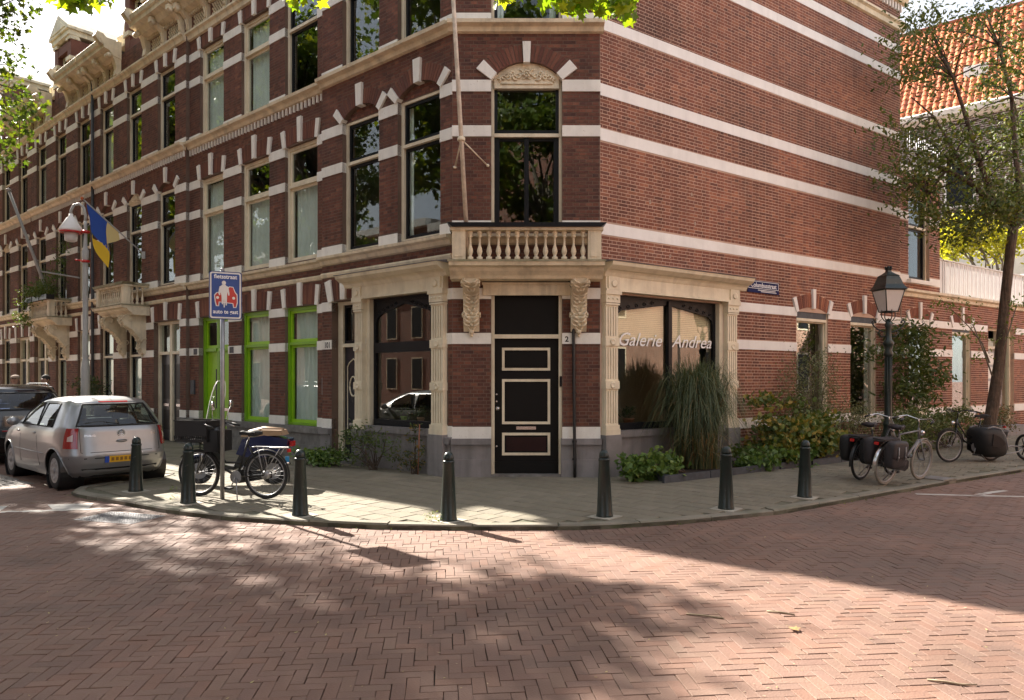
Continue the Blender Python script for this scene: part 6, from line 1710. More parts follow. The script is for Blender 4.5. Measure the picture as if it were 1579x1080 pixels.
    def patch(fn, us, vs, nu, nv, m_, name, par, eps=.004, edge=None):
        q = MB(); g = []
        for i in range(nu + 1):
            row = []
            for j in range(nv + 1):
                p = fn(us[0] + (us[1] - us[0]) * i / nu, vs[0] + (vs[1] - vs[0]) * j / nv); row.append(q.pv(p))
            g.append(row)
        for i in range(nu):
            for j in range(nv): q.face((g[i][j], g[i + 1][j], g[i + 1][j + 1], g[i][j + 1]), True)
        o = q.build(name, m_, par)
        if edge:
            bd_ = [g[i][0] for i in range(nu + 1)] + [g[nu][j] for j in range(1, nv + 1)] + [g[i][nv] for i in range(nu - 1, -1, -1)] + [g[0][j] for j in range(nv - 1, -1, -1)]
            e = MB(); e.tube([q.v[k] for k in bd_], edge, 5); e.build('window_seal', M_RUB, o)
        return o
    for s_ in (-1, 1):
        for k, (xa, xb) in enumerate(side_win):
            def fn(u, v, s_=s_, xa=xa, xb=xb):
                z = belt + (roofz - .05 - belt) * v; lo_ = xa + (z - belt) * .28
                hi_ = min(xb, prm(z)[0] + prm(z)[1] - .34); hi_ = max(hi_, lo_ + .05); x = lo_ + (hi_ - lo_) * u
                return (x, s_ * (side_y(x, z) + .004), z)
            patch(fn, (0, 1), (0, 1), 12, 8, G, 'side_window', body, edge=.012)
    za, zb, hw = rear_win
    def fr_(u, v):
        z = za + (zb - za) * v; y = (u * 2 - 1) * hw * (1 - .25 * v); return (rear_x(y, z) - .004, y, z)
    rw = patch(fr_, (0, 1), (0, 1), 16, 8, G, 'rear_window', body, edge=.016)
    def ff_(u, v):
        z = belt + .05 + (roofz - .02 - belt - .05) * v; y = (u * 2 - 1) * prm(z)[2] * .82; return (rear_x(y, z, True) + .004, y, z)
    patch(ff_, (0, 1), (0, 1), 12, 8, G, 'windscreen', body, edge=.016)
    # cabin
    cb = MB(); cb.box((.1, -.6, .45), (1.9, .6, .55)); cb.build('cabin_floor', M_BLACK, body)
    for x, y in ((.35, -.33), (.35, .33), (1.2, -.33), (1.2, .33)):
        q = MB(); q.box((x, y - .24, .5), (x + .12, y + .24, 1.05)); q.box((x + .02, y - .12, 1.08), (x + .10, y + .12, 1.26)); q.build('seat', M_SEAT, body)
    q = MB(); q.box((prm(belt)[0] + prm(belt)[1] - .75, -.6, .6), (prm(belt)[0] + prm(belt)[1] - .45, .6, belt - .04)); q.build('dashboard', M_BLACK, body)
    q = MB(); q.box((rear_x(0, belt) + .12, -.55, belt - .10), (rear_x(0, belt) + .5, .55, belt - .08)); q.build('parcel_shelf', M_BLACK, body)
    return t, body, S, side_y, rear_x, prm, patch
M_CARGL = glass('car glass', (.62, .70, .66), 1.6, 0.0, 1, boost=1.1)
M_SEAT = mat('blue grey seat cloth', (.05, .07, .13), .9)
def paintm(name, c, metal, rough):
    m = mat(name, c, rough, metal=metal, var=.04, coat=.6); return m
M_SILV = paintm('silver car paint', (.31, .315, .325), .6, .34)
M_CBLK = paintm('black car paint', (.008, .008, .010), .0, .12)
tabS = [(.20, -.46, 3.12, .78, 5), (.28, -.58, 3.22, .805, 5), (.42, -.635, 3.27, .822, 5.5), (.55, -.65, 3.27, .828, 6), (.60, -.635, 3.255, .826, 6), (.72, -.605, 3.17, .822, 6), (.84, -.58, 3.0, .812, 6), (.92, -.565, 2.75, .80, 6), (.98, -.545, 2.45, .782, 6), (1.04, -.505, 2.28, .755, 6),
        (1.2, -.40, 1.95, .69, 5.5), (1.32, -.31, 1.66, .635, 5), (1.385, -.23, 1.46, .59, 5), (1.42, -.15, 1.28, .53, 4.5), (1.445, -.02, 1.12, .43, 4), (1.458, .15, .95, .3, 3.5), (1.465, .38, .75, .12, 3)]
cs, cbody, CS, cside, crear, cprm, cpatch = car('hatchback', 'small silver hatchback parked nearest the corner with its back to the viewer', tabS, M_SILV, 2.46, rear_win=(1.01, 1.345, .61), side_win=((.12, .82), (.88, 1.72)), belt=.985, roofz=1.40)
M_TAIL = mat('red tail lamp', (.28, .006, .010), .15, coat=1.0, spec=.6); M_TAILW = mat('clear lamp part', (.55, .42, .40), .2, coat=1.0)
for s_ in (-1, 1):
    def ft(u, v, s_=s_):
        z = .665 + .315 * v; th = R_(180) - R_(25 + 27 * u * (1 - .12 * v)); p = CS(th, z); c = cprm(z)[0]
        return (c + (p[0] - c) * 1.004 - .003, s_ * (abs(p[1]) * 1.004 + .003), z)
    tl_ = cpatch(ft, (0, 1), (0, 1), 10, 8, M_TAIL, 'tail_light', cbody)
    def fw(u, v, s_=s_):
        p = ft(.30 + .42 * u, .36 + .34 * v * (1 - .4 * u), s_); return (p[0] - .006, p[1] + s_ * .004, p[2])
    cpatch(fw, (0, 1), (0, 1), 6, 5, M_TAILW, 'lamp_insert', tl_)
def rbox(y0, y1, z0, z1, d, m, name, par, eps=0.0):
    q = MB(); g = []
    n = 8
    for i in range(n + 1):
        y = y0 + (y1 - y0) * i / n
        for z in (z0, z1): pass
    a = []; b = []
    for i in range(n + 1):
        y = y0 + (y1 - y0) * i / n; a.append(q.pv((crear(y, z0) - d, y, z0))); b.append(q.pv((crear(y, z1) - d, y, z1)))
    a2 = [q.pv((crear(y0 + (y1 - y0) * i / n, z0) + .01, y0 + (y1 - y0) * i / n, z0)) for i in range(n + 1)]; b2 = [q.pv((crear(y0 + (y1 - y0) * i / n, z1) + .01, y0 + (y1 - y0) * i / n, z1)) for i in range(n + 1)]
    for i in range(n): q.face((a[i + 1], a[i], b[i], b[i + 1])); q.face((b[i + 1], b[i], b2[i], b2[i + 1])); q.face((a[i], a[i + 1], a2[i + 1], a2[i]))
    q.face((a[0], a2[0], b2[0], b[0])); q.face((a[n], b[n], b2[n], a2[n]))
    return q.build(name, m, par)
M_SEAM = mat('panel gap', (.02, .02, .02), .8)
for z_ in (.60,): rbox(-.58, .58, z_ - .004, z_ + .004, .003, M_SEAM, 'tailgate_gap', cbody)
for s_ in (-1, 1):
    q = MB(); q.tube([(crear(s_ * .585, z) - .001, s_ * .585, z) for z in (.60, .68, .8, .9, .98)], .004, 4); q.build('tailgate_gap', M_SEAM, cbody)
rbox(-.72, .72, .50, .515, .004, M_SEAM, 'bumper_groove', cbody)
rbox(-.74, .74, .20, .345, .016, M_BLACK, 'lower_bumper', cbody)
np_ = rbox(-.26, .26, .43, .53, .012, mat('yellow number plate', (.75, .42, .02), .5), 'number_plate', cbody)
rbox(.20, .262, .43, .53, .014, mat('plate blue', (.02, .08, .45), .5), 'plate_band', np_)
for k in range(6):
    y = .15 - k * .064; rbox(y - .022, y + .018, .455, .508, .0135, mat('blurred plate mark', (.28, .14, .02), .6), 'plate_mark', np_)
q = MB(); q.lathe((crear(0, .885) + .004, 0, .885), [(.062, 0), (.062, -.014), (.052, -.016), (.052, -.008), (.001, -.008)], 24, axis='x'); em = q.build('round_emblem', M_CHR, cbody)
q = MB()
ex = crear(0, .885) - .009
q.tube([(ex, .024, .922), (ex, .0, .890), (ex, -.024, .922)], .005, 5); q.tube([(ex, .040, .905), (ex, .018, .852), (ex, .0, .883), (ex, -.018, .852), (ex, -.040, .905)], .005, 5); q.build('emblem_letters', M_CHR, em)
def rtext(s_, y, z, size):
    cu = bpy.data.curves.new('t', 'FONT'); cu.body = s_; cu.size = size; cu.extrude = .002; cu.offset = .001; cu.resolution_u = 2
    tmp = bpy.data.objects.new('tmp', cu); COL.objects.link(tmp); dg = bpy.context.evaluated_depsgraph_get(); me = bpy.data.meshes.new_from_object(tmp.evaluated_get(dg)); bpy.data.objects.remove(tmp)
    for v in me.vertices: yy = y - v.co.x * 1.3; v.co = Vector((crear(yy, z + v.co.y) - .003 - v.co.z, yy, z + v.co.y))
    me.materials.clear(); me.materials.append(M_CHR); o = bpy.data.objects.new('lettering', me); COL.objects.link(o); o.parent = cbody
rtext('POLO', .53, .845, .045); rtext('1.4', -.46, .845, .045)
q = MB(); q.sph((crear(0, .76), 0, .76), .075, 14, 6, (.2, 1.2, .38)); q.build('tailgate_handle', M_SILV, cbody); rbox(-.07, .07, .768, .776, .018, M_SEAM, 'handle_gap', cbody)
rbox(-.22, .22, 1.375, 1.395, .006, M_RED, 'high_brake_light', cbody)
q = MB(); q.tube([(crear(.0, 1.04) - .012, .02, 1.03), (crear(.25, 1.10) - .016, .28, 1.075), (crear(.5, 1.06) - .016, .50, 1.05)], .007, 5); q.build('rear_wiper', M_BLACK, cbody)
q = MB(); q.tube([(.0, 0, 1.452), (-.16, 0, 1.70)], .004, 4); q.build('antenna', M_BLACK, cbody)
for s_ in (-1, 1):
    for x in (.82, 1.74):
        q = MB(); zt = .98; q.tube([(x - (.05 if x > 1 else .18) * max(0, (.8 - z)) * 2.2, s_ * (cside(x, z) + .0005), z) for z in (.98, .8, .62, .45, .34)], .0035, 4); q.build('door_gap', M_SEAM, cbody)
        q = MB(); q.sph((x + .14, s_ * (cside(x + .14, .86) + .006), .86), .085, 12, 5, (1, .18, .24)); q.build('door_handle', M_SILV, cbody)
    q = MB(); q.tube([(x, s_ * (cside(x, .55) + .001), .55) for x in (.45, 1.0, 1.5, 2.05)], .008, 5); q.build('side_moulding', M_SILV, cbody)
    q = MB(); q.sph((1.82, s_ * .90, 1.02), .11, 10, 6, (.55, .95, .68)); q.box((1.78, s_ * .74, .98), (1.84, s_ * .88, 1.01)); q.build('door_mirror', M_SILV, cbody)
cdir = hd((-7.35, 11.52), (-9.2, 13.12))
cdir = math.atan2(UL[1], UL[0]) - .03
place(cs, (-6.74, 11.90, 0), cdir)
tabB = [(.24, -.50, 3.30, .84, 5), (.36, -.68, 3.44, .88, 5), (.55, -.74, 3.48, .90, 6), (.75, -.73, 3.42, .90, 6), (.9, -.71, 3.3, .89, 6), (1.0, -.69, 3.05, .875, 6), (1.08, -.67, 2.7, .85, 6), (1.15, -.64, 2.5, .82, 6),
        (1.3, -.56, 2.2, .77, 6), (1.45, -.46, 1.9, .72, 5), (1.54, -.36, 1.65, .66, 5), (1.59, -.24, 1.42, .58, 4.5), (1.62, -.05, 1.2, .46, 4), (1.635, .15, 1.0, .3, 3.5), (1.64, .4, .8, .12, 3)]
cb_, bbody, BS, bside, brear, bprm, bpatch = car('estate', 'black tall car parked beyond the silver hatchback at the left edge', tabB, M_CBLK, 2.65, wheelR=.33, track=.77, rear_win=(1.12, 1.46, .66), side_win=((.15, .95), (1.02, 1.95)), belt=1.10, roofz=1.56, glassm=glass('tinted car glass', (.25, .30, .42), 1.6, 0, 1, boost=1.1))
for s_ in (-1, 1):
    def ft(u, v, s_=s_):
        z = .80 + .30 * v; th = R_(180) - R_(22 + 26 * u); p = BS(th, z); c = bprm(z)[0]; return (c + (p[0] - c) * 1.004 - .003, s_ * (abs(p[1]) * 1.004 + .003), z)
    bpatch(ft, (0, 1), (0, 1), 8, 6, M_TAIL, 'tail_light', bbody)
q = MB(); q.tube([(brear(y, .70) - .004, y, .70) for y in (-.7, -.35, 0, .35, .7)], .02, 5); q.build('red_reflector', M_TAIL, bbody)
q = MB(); q.tube([(0, 0, 1.635), (-.16, 0, 1.82)], .004, 4); q.build('antenna', M_BLACK, bbody)
for s_ in (-1, 1): q = MB(); q.tube([(-.1, s_ * .56, 1.62), (.1, s_ * .57, 1.655), (1.2, s_ * .57, 1.655), (1.4, s_ * .55, 1.61)], .012, 6); q.build('roof_rail', M_CHR, bbody)
c0 = Vector((-6.74, 11.90)) + Vector((UL[0], UL[1])) * 5.05
place(cb_, (c0[0] + .1, c0[1], 0), math.atan2(UL[1], UL[0]))

# ================================================================== PEOPLE
def person(label, loc, rz, hairm, coat, cap=False, h=1.80):
    t = thing('person', label, 'person', (0, 0, 0))
    k = h / 1.8
    J = {'pel': (0, 0, .96, .14), 'wai': (0, 0, 1.10, .135), 'che': (0, 0, 1.30, .16), 'nek': (0, -.01, 1.50, .06), 'ne2': (.01, 0, 1.56, .055),
         'hpl': (0, .09, .92, .09), 'knl': (.03, .10, .50, .06), 'anl': (-.02, .10, .09, .04), 'tol': (.13, .11, .03, .035),
         'hpr': (0, -.09, .92, .09), 'knr': (.06, -.10, .50, .06), 'anr': (.0, -.10, .09, .04), 'tor': (.15, -.11, .03, .035),
         'shl': (0, .17, 1.42, .065), 'ell': (-.03, .24, 1.13, .045), 'wrl': (.08, .25, .89, .03), 'hal': (.12, .24, .80, .035),
         'shr': (0, -.17, 1.42, .065), 'elr': (-.03, -.24, 1.13, .045), 'wrr': (.08, -.25, .89, .03), 'har': (.12, -.24, .80, .035),
         'hb': (.0, 0, 1.60, .075), 'hm': (.012, 0, 1.67, .088), 'ht': (.0, 0, 1.745, .07)}
    E = [('pel', 'wai'), ('wai', 'che'), ('che', 'nek'), ('nek', 'ne2'), ('ne2', 'hb'), ('hb', 'hm'), ('hm', 'ht'), ('pel', 'hpl'), ('hpl', 'knl'), ('knl', 'anl'), ('anl', 'tol'), ('pel', 'hpr'), ('hpr', 'knr'), ('knr', 'anr'), ('anr', 'tor'),
         ('che', 'shl'), ('shl', 'ell'), ('ell', 'wrl'), ('wrl', 'hal'), ('che', 'shr'), ('shr', 'elr'), ('elr', 'wrr'), ('wrr', 'har')]
    def skin(names, grow, name, m_, par):
        idx = {n: i for i, n in enumerate(names)}; me = bpy.data.meshes.new(name)
        me.from_pydata([tuple(c * k for c in J[n][:3]) for n in names], [(idx[a], idx[b]) for a, b in E if a in idx and b in idx], [])
        o = bpy.data.objects.new('tmp', me); COL.objects.link(o)
        md = o.modifiers.new('s', 'SKIN')
        for n, i in idx.items(): r = (J[n][3] + grow) * k; me.skin_vertices[0].data[i].radius = (r, r)
        me.skin_vertices[0].data[0].use_root = True
        sb = o.modifiers.new('u', 'SUBSURF'); sb.levels = 2; sb.render_levels = 2
        dg = bpy.context.evaluated_depsgraph_get(); nm = bpy.data.meshes.new_from_object(o.evaluated_get(dg)); bpy.data.objects.remove(o)
        nm.materials.clear(); nm.materials.append(m_)
        for p in nm.polygons: p.use_smooth = True
        q = bpy.data.objects.new(name, nm); COL.objects.link(q); q.parent = par; return q
    M_SK = mat('skin', (.42, .25, .18), .55, var=.1, vscale=12)
    bd_ = skin(list(J), 0, 'body', M_SK, t)
    skin(['che', 'wai', 'pel', 'shl', 'ell', 'wrl', 'shr', 'elr', 'wrr', 'nek'], .022, 'jacket', coat, bd_)
    skin(['pel', 'hpl', 'knl', 'anl', 'hpr', 'knr', 'anr'], .016, 'trousers', mat('dark trousers', (.02, .025, .04), .8), bd_)
    H = 1.675 * k
    f = MB(); f.tube([(.085, 0, H + .025), (.112, 0, H - .012), (.108, 0, H - .022), (.09, 0, H - .026)], [.010, .015, .016, .008], 6)
    for s_ in (-1, 1): f.sph((-.005, s_ * .086, H - .005), .03, 8, 5, (.7, .35, 1))
    f.build('nose_and_ears', M_SK, bd_)
    f = MB()
    for s_ in (-1, 1): f.sph((.088, s_ * .032, H + .018), .011, 6, 4)
    f.build('eyes', M_BLACK, bd_)
    f = MB(); f.tube([(.086, -.022, H - .052), (.093, 0, H - .050), (.086, .022, H - .052)], .006, 5); f.build('mouth', mat('lips', (.30, .12, .09), .5), bd_)
    for s_ in (-1, 1):      # five fingers on each hand
        f = MB(); b = Vector((.125, s_ * .24, .79 * k))
        for n_, (dx, l) in enumerate(((.03, .075), (.012, .085), (-.006, .08), (-.022, .062))): f.tube([b + Vector((dx, 0, .01)), b + Vector((dx + .012, s_ * -.004, -l * .5)), b + Vector((dx + .03, s_ * -.012, -l * .95))], [.010, .009, .007], 6)
        f.tube([b + Vector((.035, 0, .03)), b + Vector((.065, s_ * -.01, .0)), b + Vector((.075, s_ * -.02, -.03))], [.011, .010, .008], 6); f.build('fingers', M_SK, bd_)
    f = MB()
    if cap:
        f.sph((-.012, 0, H + .055), .108, 14, 7, (1.08, .95, .62)); f.box((.05, -.07, H + .045), (.16, .07, H + .057)); f.build('flat_cap', hairm, bd_)
    else:
        f.sph((-.022, 0, H + .028), .102, 14, 7, (1.0, .96, .95)); f.build('hair', hairm, bd_)
    place(t, loc, rz); return t
person('person in a pale flat cap walking beyond the black car', (-12.85, 18.45, KERB), R_(-70), mat('pale cap cloth', (.42, .33, .27), .9), mat('blue jacket', (.03, .04, .08), .8), cap=True, h=1.80)
person('person with short dark hair and black coat beyond the black car', (-11.75, 17.95, KERB), R_(-95), mat('dark grey hair', (.03, .025, .022), .8), mat('black coat', (.012, .012, .013), .8), h=1.80)

# ================================================================== PLANTS
def leaves(name, n, pos, size, kind, m, par, tone=(0, 1), up=.5, seed=1, fold=.25):
    """n leaves; pos(rnd) gives a point"""
    r = random.Random(seed); q = MB(); base = leafpts(1.0, kind)
    for _ in range(n):
        p = pos(r)
        if p is None: continue
        s = size * r.uniform(.65, 1.25); a = r.uniform(0, 2 * PI)
        nrm_ = Vector((r.gauss(0, 1), r.gauss(0, 1), r.gauss(up, .8))).normalized()
        t1 = nrm_.orthogonal().normalized(); t1.rotate(Matrix.Rotation(a, 3, nrm_)); t2 = nrm_.cross(t1)
        P = Vector(p); q.T = r.uniform(*tone)
        if len(base) > 8 or kind == 'ivy' and size > .05:
            q.face([q.pv(P + t1 * x * s + t2 * y * s + nrm_ * abs(x) * s * fold) for x, y in base])
        else:
            q.face([q.pv(P + t1 * x * s + t2 * y * s + nrm_ * abs(x) * s * fold) for x, y in base])
    return q.build(name, m, par, tone=True)
def clumps(cs, r):
    def f(rr):
        c = rr.choice(cs); return (c[0] + rr.gauss(0, r), c[1] + rr.gauss(0, r), c[2] + rr.gauss(0, r * .7))
    return f
def ell(c, rad, n, seed=1, shell_=.45, zmin=None):
    r = random.Random(seed); out = []
    while len(out) < n:
        v = Vector((r.gauss(0, 1), r.gauss(0, 1), r.gauss(0, 1))).normalized() * (shell_ + (1 - shell_) * r.random())
        p = (c[0] + v.x * rad[0], c[1] + v.y * rad[1], c[2] + v.z * rad[2])
        if zmin is None or p[2] > zmin: out.append(p)
    return out
def tree(label, trunk, r0, r1, crown, nleaf, lsize, lkind='quad', lm=M_LEAF, bark=M_BARKG, cr=.45, group=None, name='tree', nb=None, seed=1, tone=(0, 1), twr=.03):
    t = thing(name, label, 'tree', trunk[0], group=group)
    m = MB(); n = len(trunk); m.tube(trunk, [r0 + (r1 - r0) * (i / (n - 1)) ** .8 for i in range(n)], 12); tr_ = m.build('trunk', bark, t)
    r = random.Random(seed); b = MB(); top = Vector(trunk[-1]); sel = crown if nb is None else r.sample(crown, min(nb, len(crown)))
    for c in sel:
        k = r.uniform(.45, 1.0); st = Vector(trunk[-2]).lerp(top, k) if n > 1 else top; e = Vector(c); mid = st.lerp(e, .5) + Vector((r.gauss(0, .25), r.gauss(0, .25), r.uniform(.0, .4)))
        q1 = st.lerp(mid, .5) + Vector((r.gauss(0, .1), r.gauss(0, .1), .05))
        b.tube([st, q1, mid, mid.lerp(e, .5) + Vector((r.gauss(0, .1), r.gauss(0, .1), r.gauss(0, .1))), e], [r1 * .55, r1 * .42, r1 * .28, twr, .008], 6, cap=False)
        for _ in range(3):
            e2 = e + Vector((r.gauss(0, cr), r.gauss(0, cr), r.gauss(0, cr * .7))); b.tube([mid.lerp(e, .6), e.lerp(e2, .4), e2], [twr * .6, twr * .4, .005], 4, cap=False)
    b.build('branches', bark, t)
    c_ = leaves('crown', nleaf, clumps(crown, cr), lsize, lkind, lm, t, tone=tone, seed=seed)
    return t
# street trees on the left; their crowns shade the crossing
def P3(px, py, Y): return ((px - 789.5) / 1100 * Y, Y, 1.76 + (584 - py) / 1100 * Y)
rr_ = random.Random(5)
cr1 = ell((-16.4, 17.4, 12.6), (3.4, 3.6, 3.2), 48, 3)
dro = [P3(x, y, 17 + rr_.uniform(-.6, .8)) for x, y in ((4, 20), (12, 60), (22, 35), (30, 92), (14, 120), (28, 150), (40, 180), (18, 185), (6, 160), (5, 215), (36, 12), (8, 95), (48, 165), (2, 250), (30, 205))]
t1 = tree('tall plane tree whose drooping branches hang in the upper left corner', [(-14.6, 16.4, 0), (-14.7, 16.6, 3), (-14.9, 17.2, 6), (-15.1, 17.8, 9.5)], .26, .16, cr1, 8500, .20, 'plane', seed=3, cr=.55, name='plane_tree', group='street trees on the left street')
leaves('drooping_leaves', 560, clumps(dro, .20), .135, 'plane', M_LEAF, t1, seed=8, tone=(.2, .9))
bq = MB(); b0 = Vector((-15.0, 17.4, 8.6))
for d in dro[::2]: e = Vector(d); bq.tube([b0, b0.lerp(e, .5) + Vector((0, 0, .7)), e + Vector((0, 0, .3)), e - Vector((0, 0, .3))], [.05, .03, .014, .006], 5)
bq.build('drooping_branches', M_BARKG, t1)
# second tree nearer, overhanging the camera from the left
cr2 = ell((-10.2, 15.4, 12.6), (2.6, 3.0, 2.4), 16, 6)
ov = [P3(x, y, 6 + rr_.uniform(-.4, .4)) for x, y in ((770, -14), (868, -2), (885, 4), (905, 0), (925, 10), (943, 4), (960, 14), (900, -12), (935, -10), (968, 8), (470, -8), (455, -10), (90, -12), (118, -6), (110, 2), (140, -8), (165, -14), (860, -12))]
t2 = tree('plane tree whose sunlit branch tips hang into the top edge of the picture', [(-6.5, .5, 0), (-6.4, .6, 3), (-6.0, 1.0, 6)], .25, .16, ell((-5.2, .6, 9.2), (4.6, 3.6, 2.8), 40, 9), 9000, .19, 'plane', seed=5, cr=.6, name='plane_tree', group='street trees on the left street')
leaves('overhanging_leaves', 330, clumps(ov, .075), .125, 'plane', leafmat('sunlit branch tip leaves', [(.10, .19, .012), (.17, .26, .015), (.28, .32, .02)], .5), t2, seed=12)
bq = MB()
for a, b_ in (((-4.0, 2.0, 7.4), P3(965, 5, 6)), ((-3.0, 3.4, 6.5), P3(870, -10, 6)), ((-4.0, 2.0, 7.4), P3(100, -5, 6)), ((-4.0, 2.5, 7.2), P3(460, -12, 6))):
    A, B = Vector(a), Vector(b_); bq.tube([A, A.lerp(B, .5) + Vector((0, 0, .35)), B], [.04, .02, .006], 5)
bq.build('overhanging_branches', M_BARKG, t2)
# shade crown between the sun and the road
k3 = 0
shade = []
for sx, sy, h in ((-3.9, 5.3, 12), (-3.1, 4.5, 12.5), (-2.2, 5.3, 11.8), (-1.6, 4.6, 12.4), (-.7, 4.8, 12.2), (-4.6, 6.2, 11.5), (-5.3, 7.3, 11.5), (-1.2, 3.9, 12), (-3.9, 4.1, 12.6), (-2.5, 3.6, 12.6), (.3, 5.15, 12.3), (1.1, 5.35, 12.1), (-1.3, 5.7, 12.1), (-.1, 4.1, 12.2), (.2, 6.0, 12.4), (-5.2, 5.2, 12), (-4.7, 4.6, 12.2), (-3.2, 5.9, 12), (-2.4, 4.4, 12.3), (-2.9, 3.7, 12.2), (-8.2, 10.4, 11.5), (-9.1, 11.3, 11.6), (-7.5, 11.2, 11.4), (-8.9, 10.0, 11.8), (-9.7, 12.2, 11.5), (-7.0, 10.4, 11.6), (-7.6, 9.4, 11.7), (-8.6, 9.3, 11.9), (-6.4, 8.6, 11.6), (-10.2, 11.2, 11.8)):
    L_ = h / math.tan(R_(SUN_EL)); shade.append((sx + L_ * math.cos(R_(SUN_AZ)) + rr_.gauss(0, .15), sy + L_ * math.sin(R_(SUN_AZ)) + rr_.gauss(0, .15), h))
SH = shade
t3 = tree('tall plane tree above the picture whose high crown dapples the crossing', [(-17.2, 16.6, 0), (-17.0, 16.5, 5), (-16.4, 16.2, 9.5)], .28, .2, shade, 5200, .21, 'plane', seed=7, cr=.34, name='plane_tree', group='street trees on the left street')
# further trees along the far side of both streets, seen in the window glass
def oplant(label, x, y, h, r, n, seed, m=M_LEAF, s=.28): return tree(label, [(x, y, 0), (x + .1, y, h * .3), (x, y + .1, h * .55)], .25, .14, ell((x, y, h * .72), (r, r, h * .30), 46, seed), n, s, 'plane', lm=m, seed=seed, cr=.55, name='plane_tree', group='street trees on the left street', nb=24, tone=(.2, 1))
oplant('plane tree in the street row before the balcony houses, beyond the left edge', -22.1, 21.6, 17, 4.3, 10000, 26)
oplant('second plane tree in the street row, beyond the left edge', -29.0, 27.4, 17, 4.3, 8000, 27)
oplant('third plane tree in the street row, beyond the left edge', -36.0, 33.2, 17, 4.3, 8000, 28)
oplant('fourth plane tree in the street row, beyond the left edge', -45.0, 41.0, 17, 4.3, 8000, 29)
oplant('plane tree on the left street reflected in the upper corner windows', -16.5, 11.0, 21, 4.6, 12000, 21)
oplant('plane tree far across the left street mirrored in the distant windows', -29.0, 18.0, 17, 4.6, 9000, 22)
oplant('plane tree behind the camera mirrored in the balcony door', 1.4, -5.5, 17, 5.2, 15000, 23)
oplant('plane tree behind the camera to the left, mirrored in the front windows', -9.5, -4.0, 17, 4.6, 9000, 24)
oplant('plane tree across the left street mirrored above the green doors', -12.6, 3.0, 16, 3.8, 8000, 25)
# leaning tree on the right pavement
tx, ty = 11.1, 16.5
c4 = []
r4 = random.Random(41)
for cx_, cy_, n_, sx_, sy_ in ((1420, 300, 9, 28, 40), (1400, 225, 6, 26, 30), (1440, 130, 4, 34, 34), (1500, 50, 6, 40, 24), (1555, 110, 8, 26, 46), (1510, 240, 10, 38, 30), (1560, 290, 9, 26, 40), (1470, 330, 9, 30, 22), (1400, 90, 4, 22, 30), (1430, 40, 4, 22, 20), (1590, 200, 9, 30, 60), (1545, 330, 7, 26, 18)):
    for _ in range(n_): c4.append(P3(cx_ + r4.gauss(0, sx_ * .8), min(365, cy_ + r4.gauss(0, sy_ * .8)), 16.4 + r4.uniform(-1.5, 1.5)))
t4 = thing('leaning_tree', 'slender leaning tree with open dark crown at the right edge, in front of the terrace', 'tree', (tx, ty, KERB))
m = MB(); tk = [(P3(1521, 700, 16.5)), P3(1527, 650, 16.5), P3(1541, 560, 16.5), P3(1549, 470, 16.45), P3(1558, 385, 16.4), P3(1563, 350, 16.4)]
m.tube(tk, [.18, .13, .115, .105, .10, .10], 14)
for px_, r_ in (([(1563, 350), (1535, 318), (1500, 285), (1460, 262), (1425, 250)], .10), ([(1563, 350), (1575, 320), (1592, 280), (1600, 220)], .11), ([(1535, 318), (1510, 250), (1492, 190), (1470, 120), (1440, 60)], .07), ([(1575, 320), (1566, 240), (1560, 150), (1540, 70), (1520, 20)], .07), ([(1500, 285), (1470, 230), (1440, 180), (1405, 150)], .045), ([(1460, 262), (1430, 300), (1405, 330)], .035), ([(1510, 250), (1480, 262), (1430, 215), (1400, 205)], .035)):
    m.tube([P3(x, y, 16.4 + .25 * math.sin(x * .05)) for x, y in px_], [r_ * (1 - .75 * i / (len(px_) - 1)) for i in range(len(px_))], 8)
m.build('trunk', M_BARK, t4)
bq = MB(); anc = [Vector(P3(x, y, 16.4)) for x, y in ((1535, 318), (1500, 285), (1460, 262), (1510, 250), (1492, 190), (1470, 120), (1566, 240), (1560, 150), (1592, 280), (1430, 300), (1440, 180), (1540, 70))]
for c in c4:
    e = Vector(c); a = min(anc, key=lambda q: (q - e).length); mid = a.lerp(e, .5) + Vector((0, 0, .12)); bq.tube([a, mid, e], [.022, .014, .005], 5, cap=False)
    for _ in range(2): e2 = e + Vector((r4.gauss(0, .3), r4.gauss(0, .3), r4.gauss(0, .25))); bq.tube([mid.lerp(e, .5), e2], [.009, .004], 4, cap=False)
bq.build('branches', M_BARK, t4)
leaves('crown', 12000, clumps(c4, .30), .112, 'oval', leafmat('robinia leaves', [(.042, .070, .016), (.07, .105, .022), (.105, .14, .03), (.17, .17, .04)], .3), t4, seed=15)
# low sucker shoots from the trunk
bq = MB()
for pts_ in (((1526, 560), (1515, 530), (1495, 505), (1470, 480), (1450, 462)), ((1530, 580), (1518, 545), (1500, 500)), ((1545, 540), (1556, 510), (1568, 470))):
    bq.tube([P3(x, y, 16.3) for x, y in pts_], [.02, .015, .012, .008, .005][:len(pts_)], 5)
bq.build('shoots', M_BARKG, t4)
leaves('shoot_leaves', 420, clumps([P3(x, y, 16.3) for x, y in ((1500, 498), (1468, 478), (1480, 520), (1515, 520), (1568, 470), (1558, 500), (1450, 470), (1490, 470), (1512, 548), (1562, 520))], .14), .085, 'oval', leafmat('fresh shoot leaves', [(.10, .15, .03), (.16, .21, .04)], .3), t4, seed=16)
# yellow tree behind the terrace
tree('small yellow leaved tree behind the white terrace fence', [(17.4, 25.6, 0), (17.4, 25.6, 4.2), (17.3, 25.5, 5.0)], .12, .08, [P3(x, y, 25.4) for x, y in ((1455, 365), (1470, 350), (1490, 345), (1510, 350), (1530, 362), (1550, 372), (1480, 375), (1505, 380), (1535, 390), (1460, 390), (1570, 370), (1500, 362))], 3200, .17, 'oval', lm=M_LEAFY, seed=31, cr=.30, name='yellow_tree')

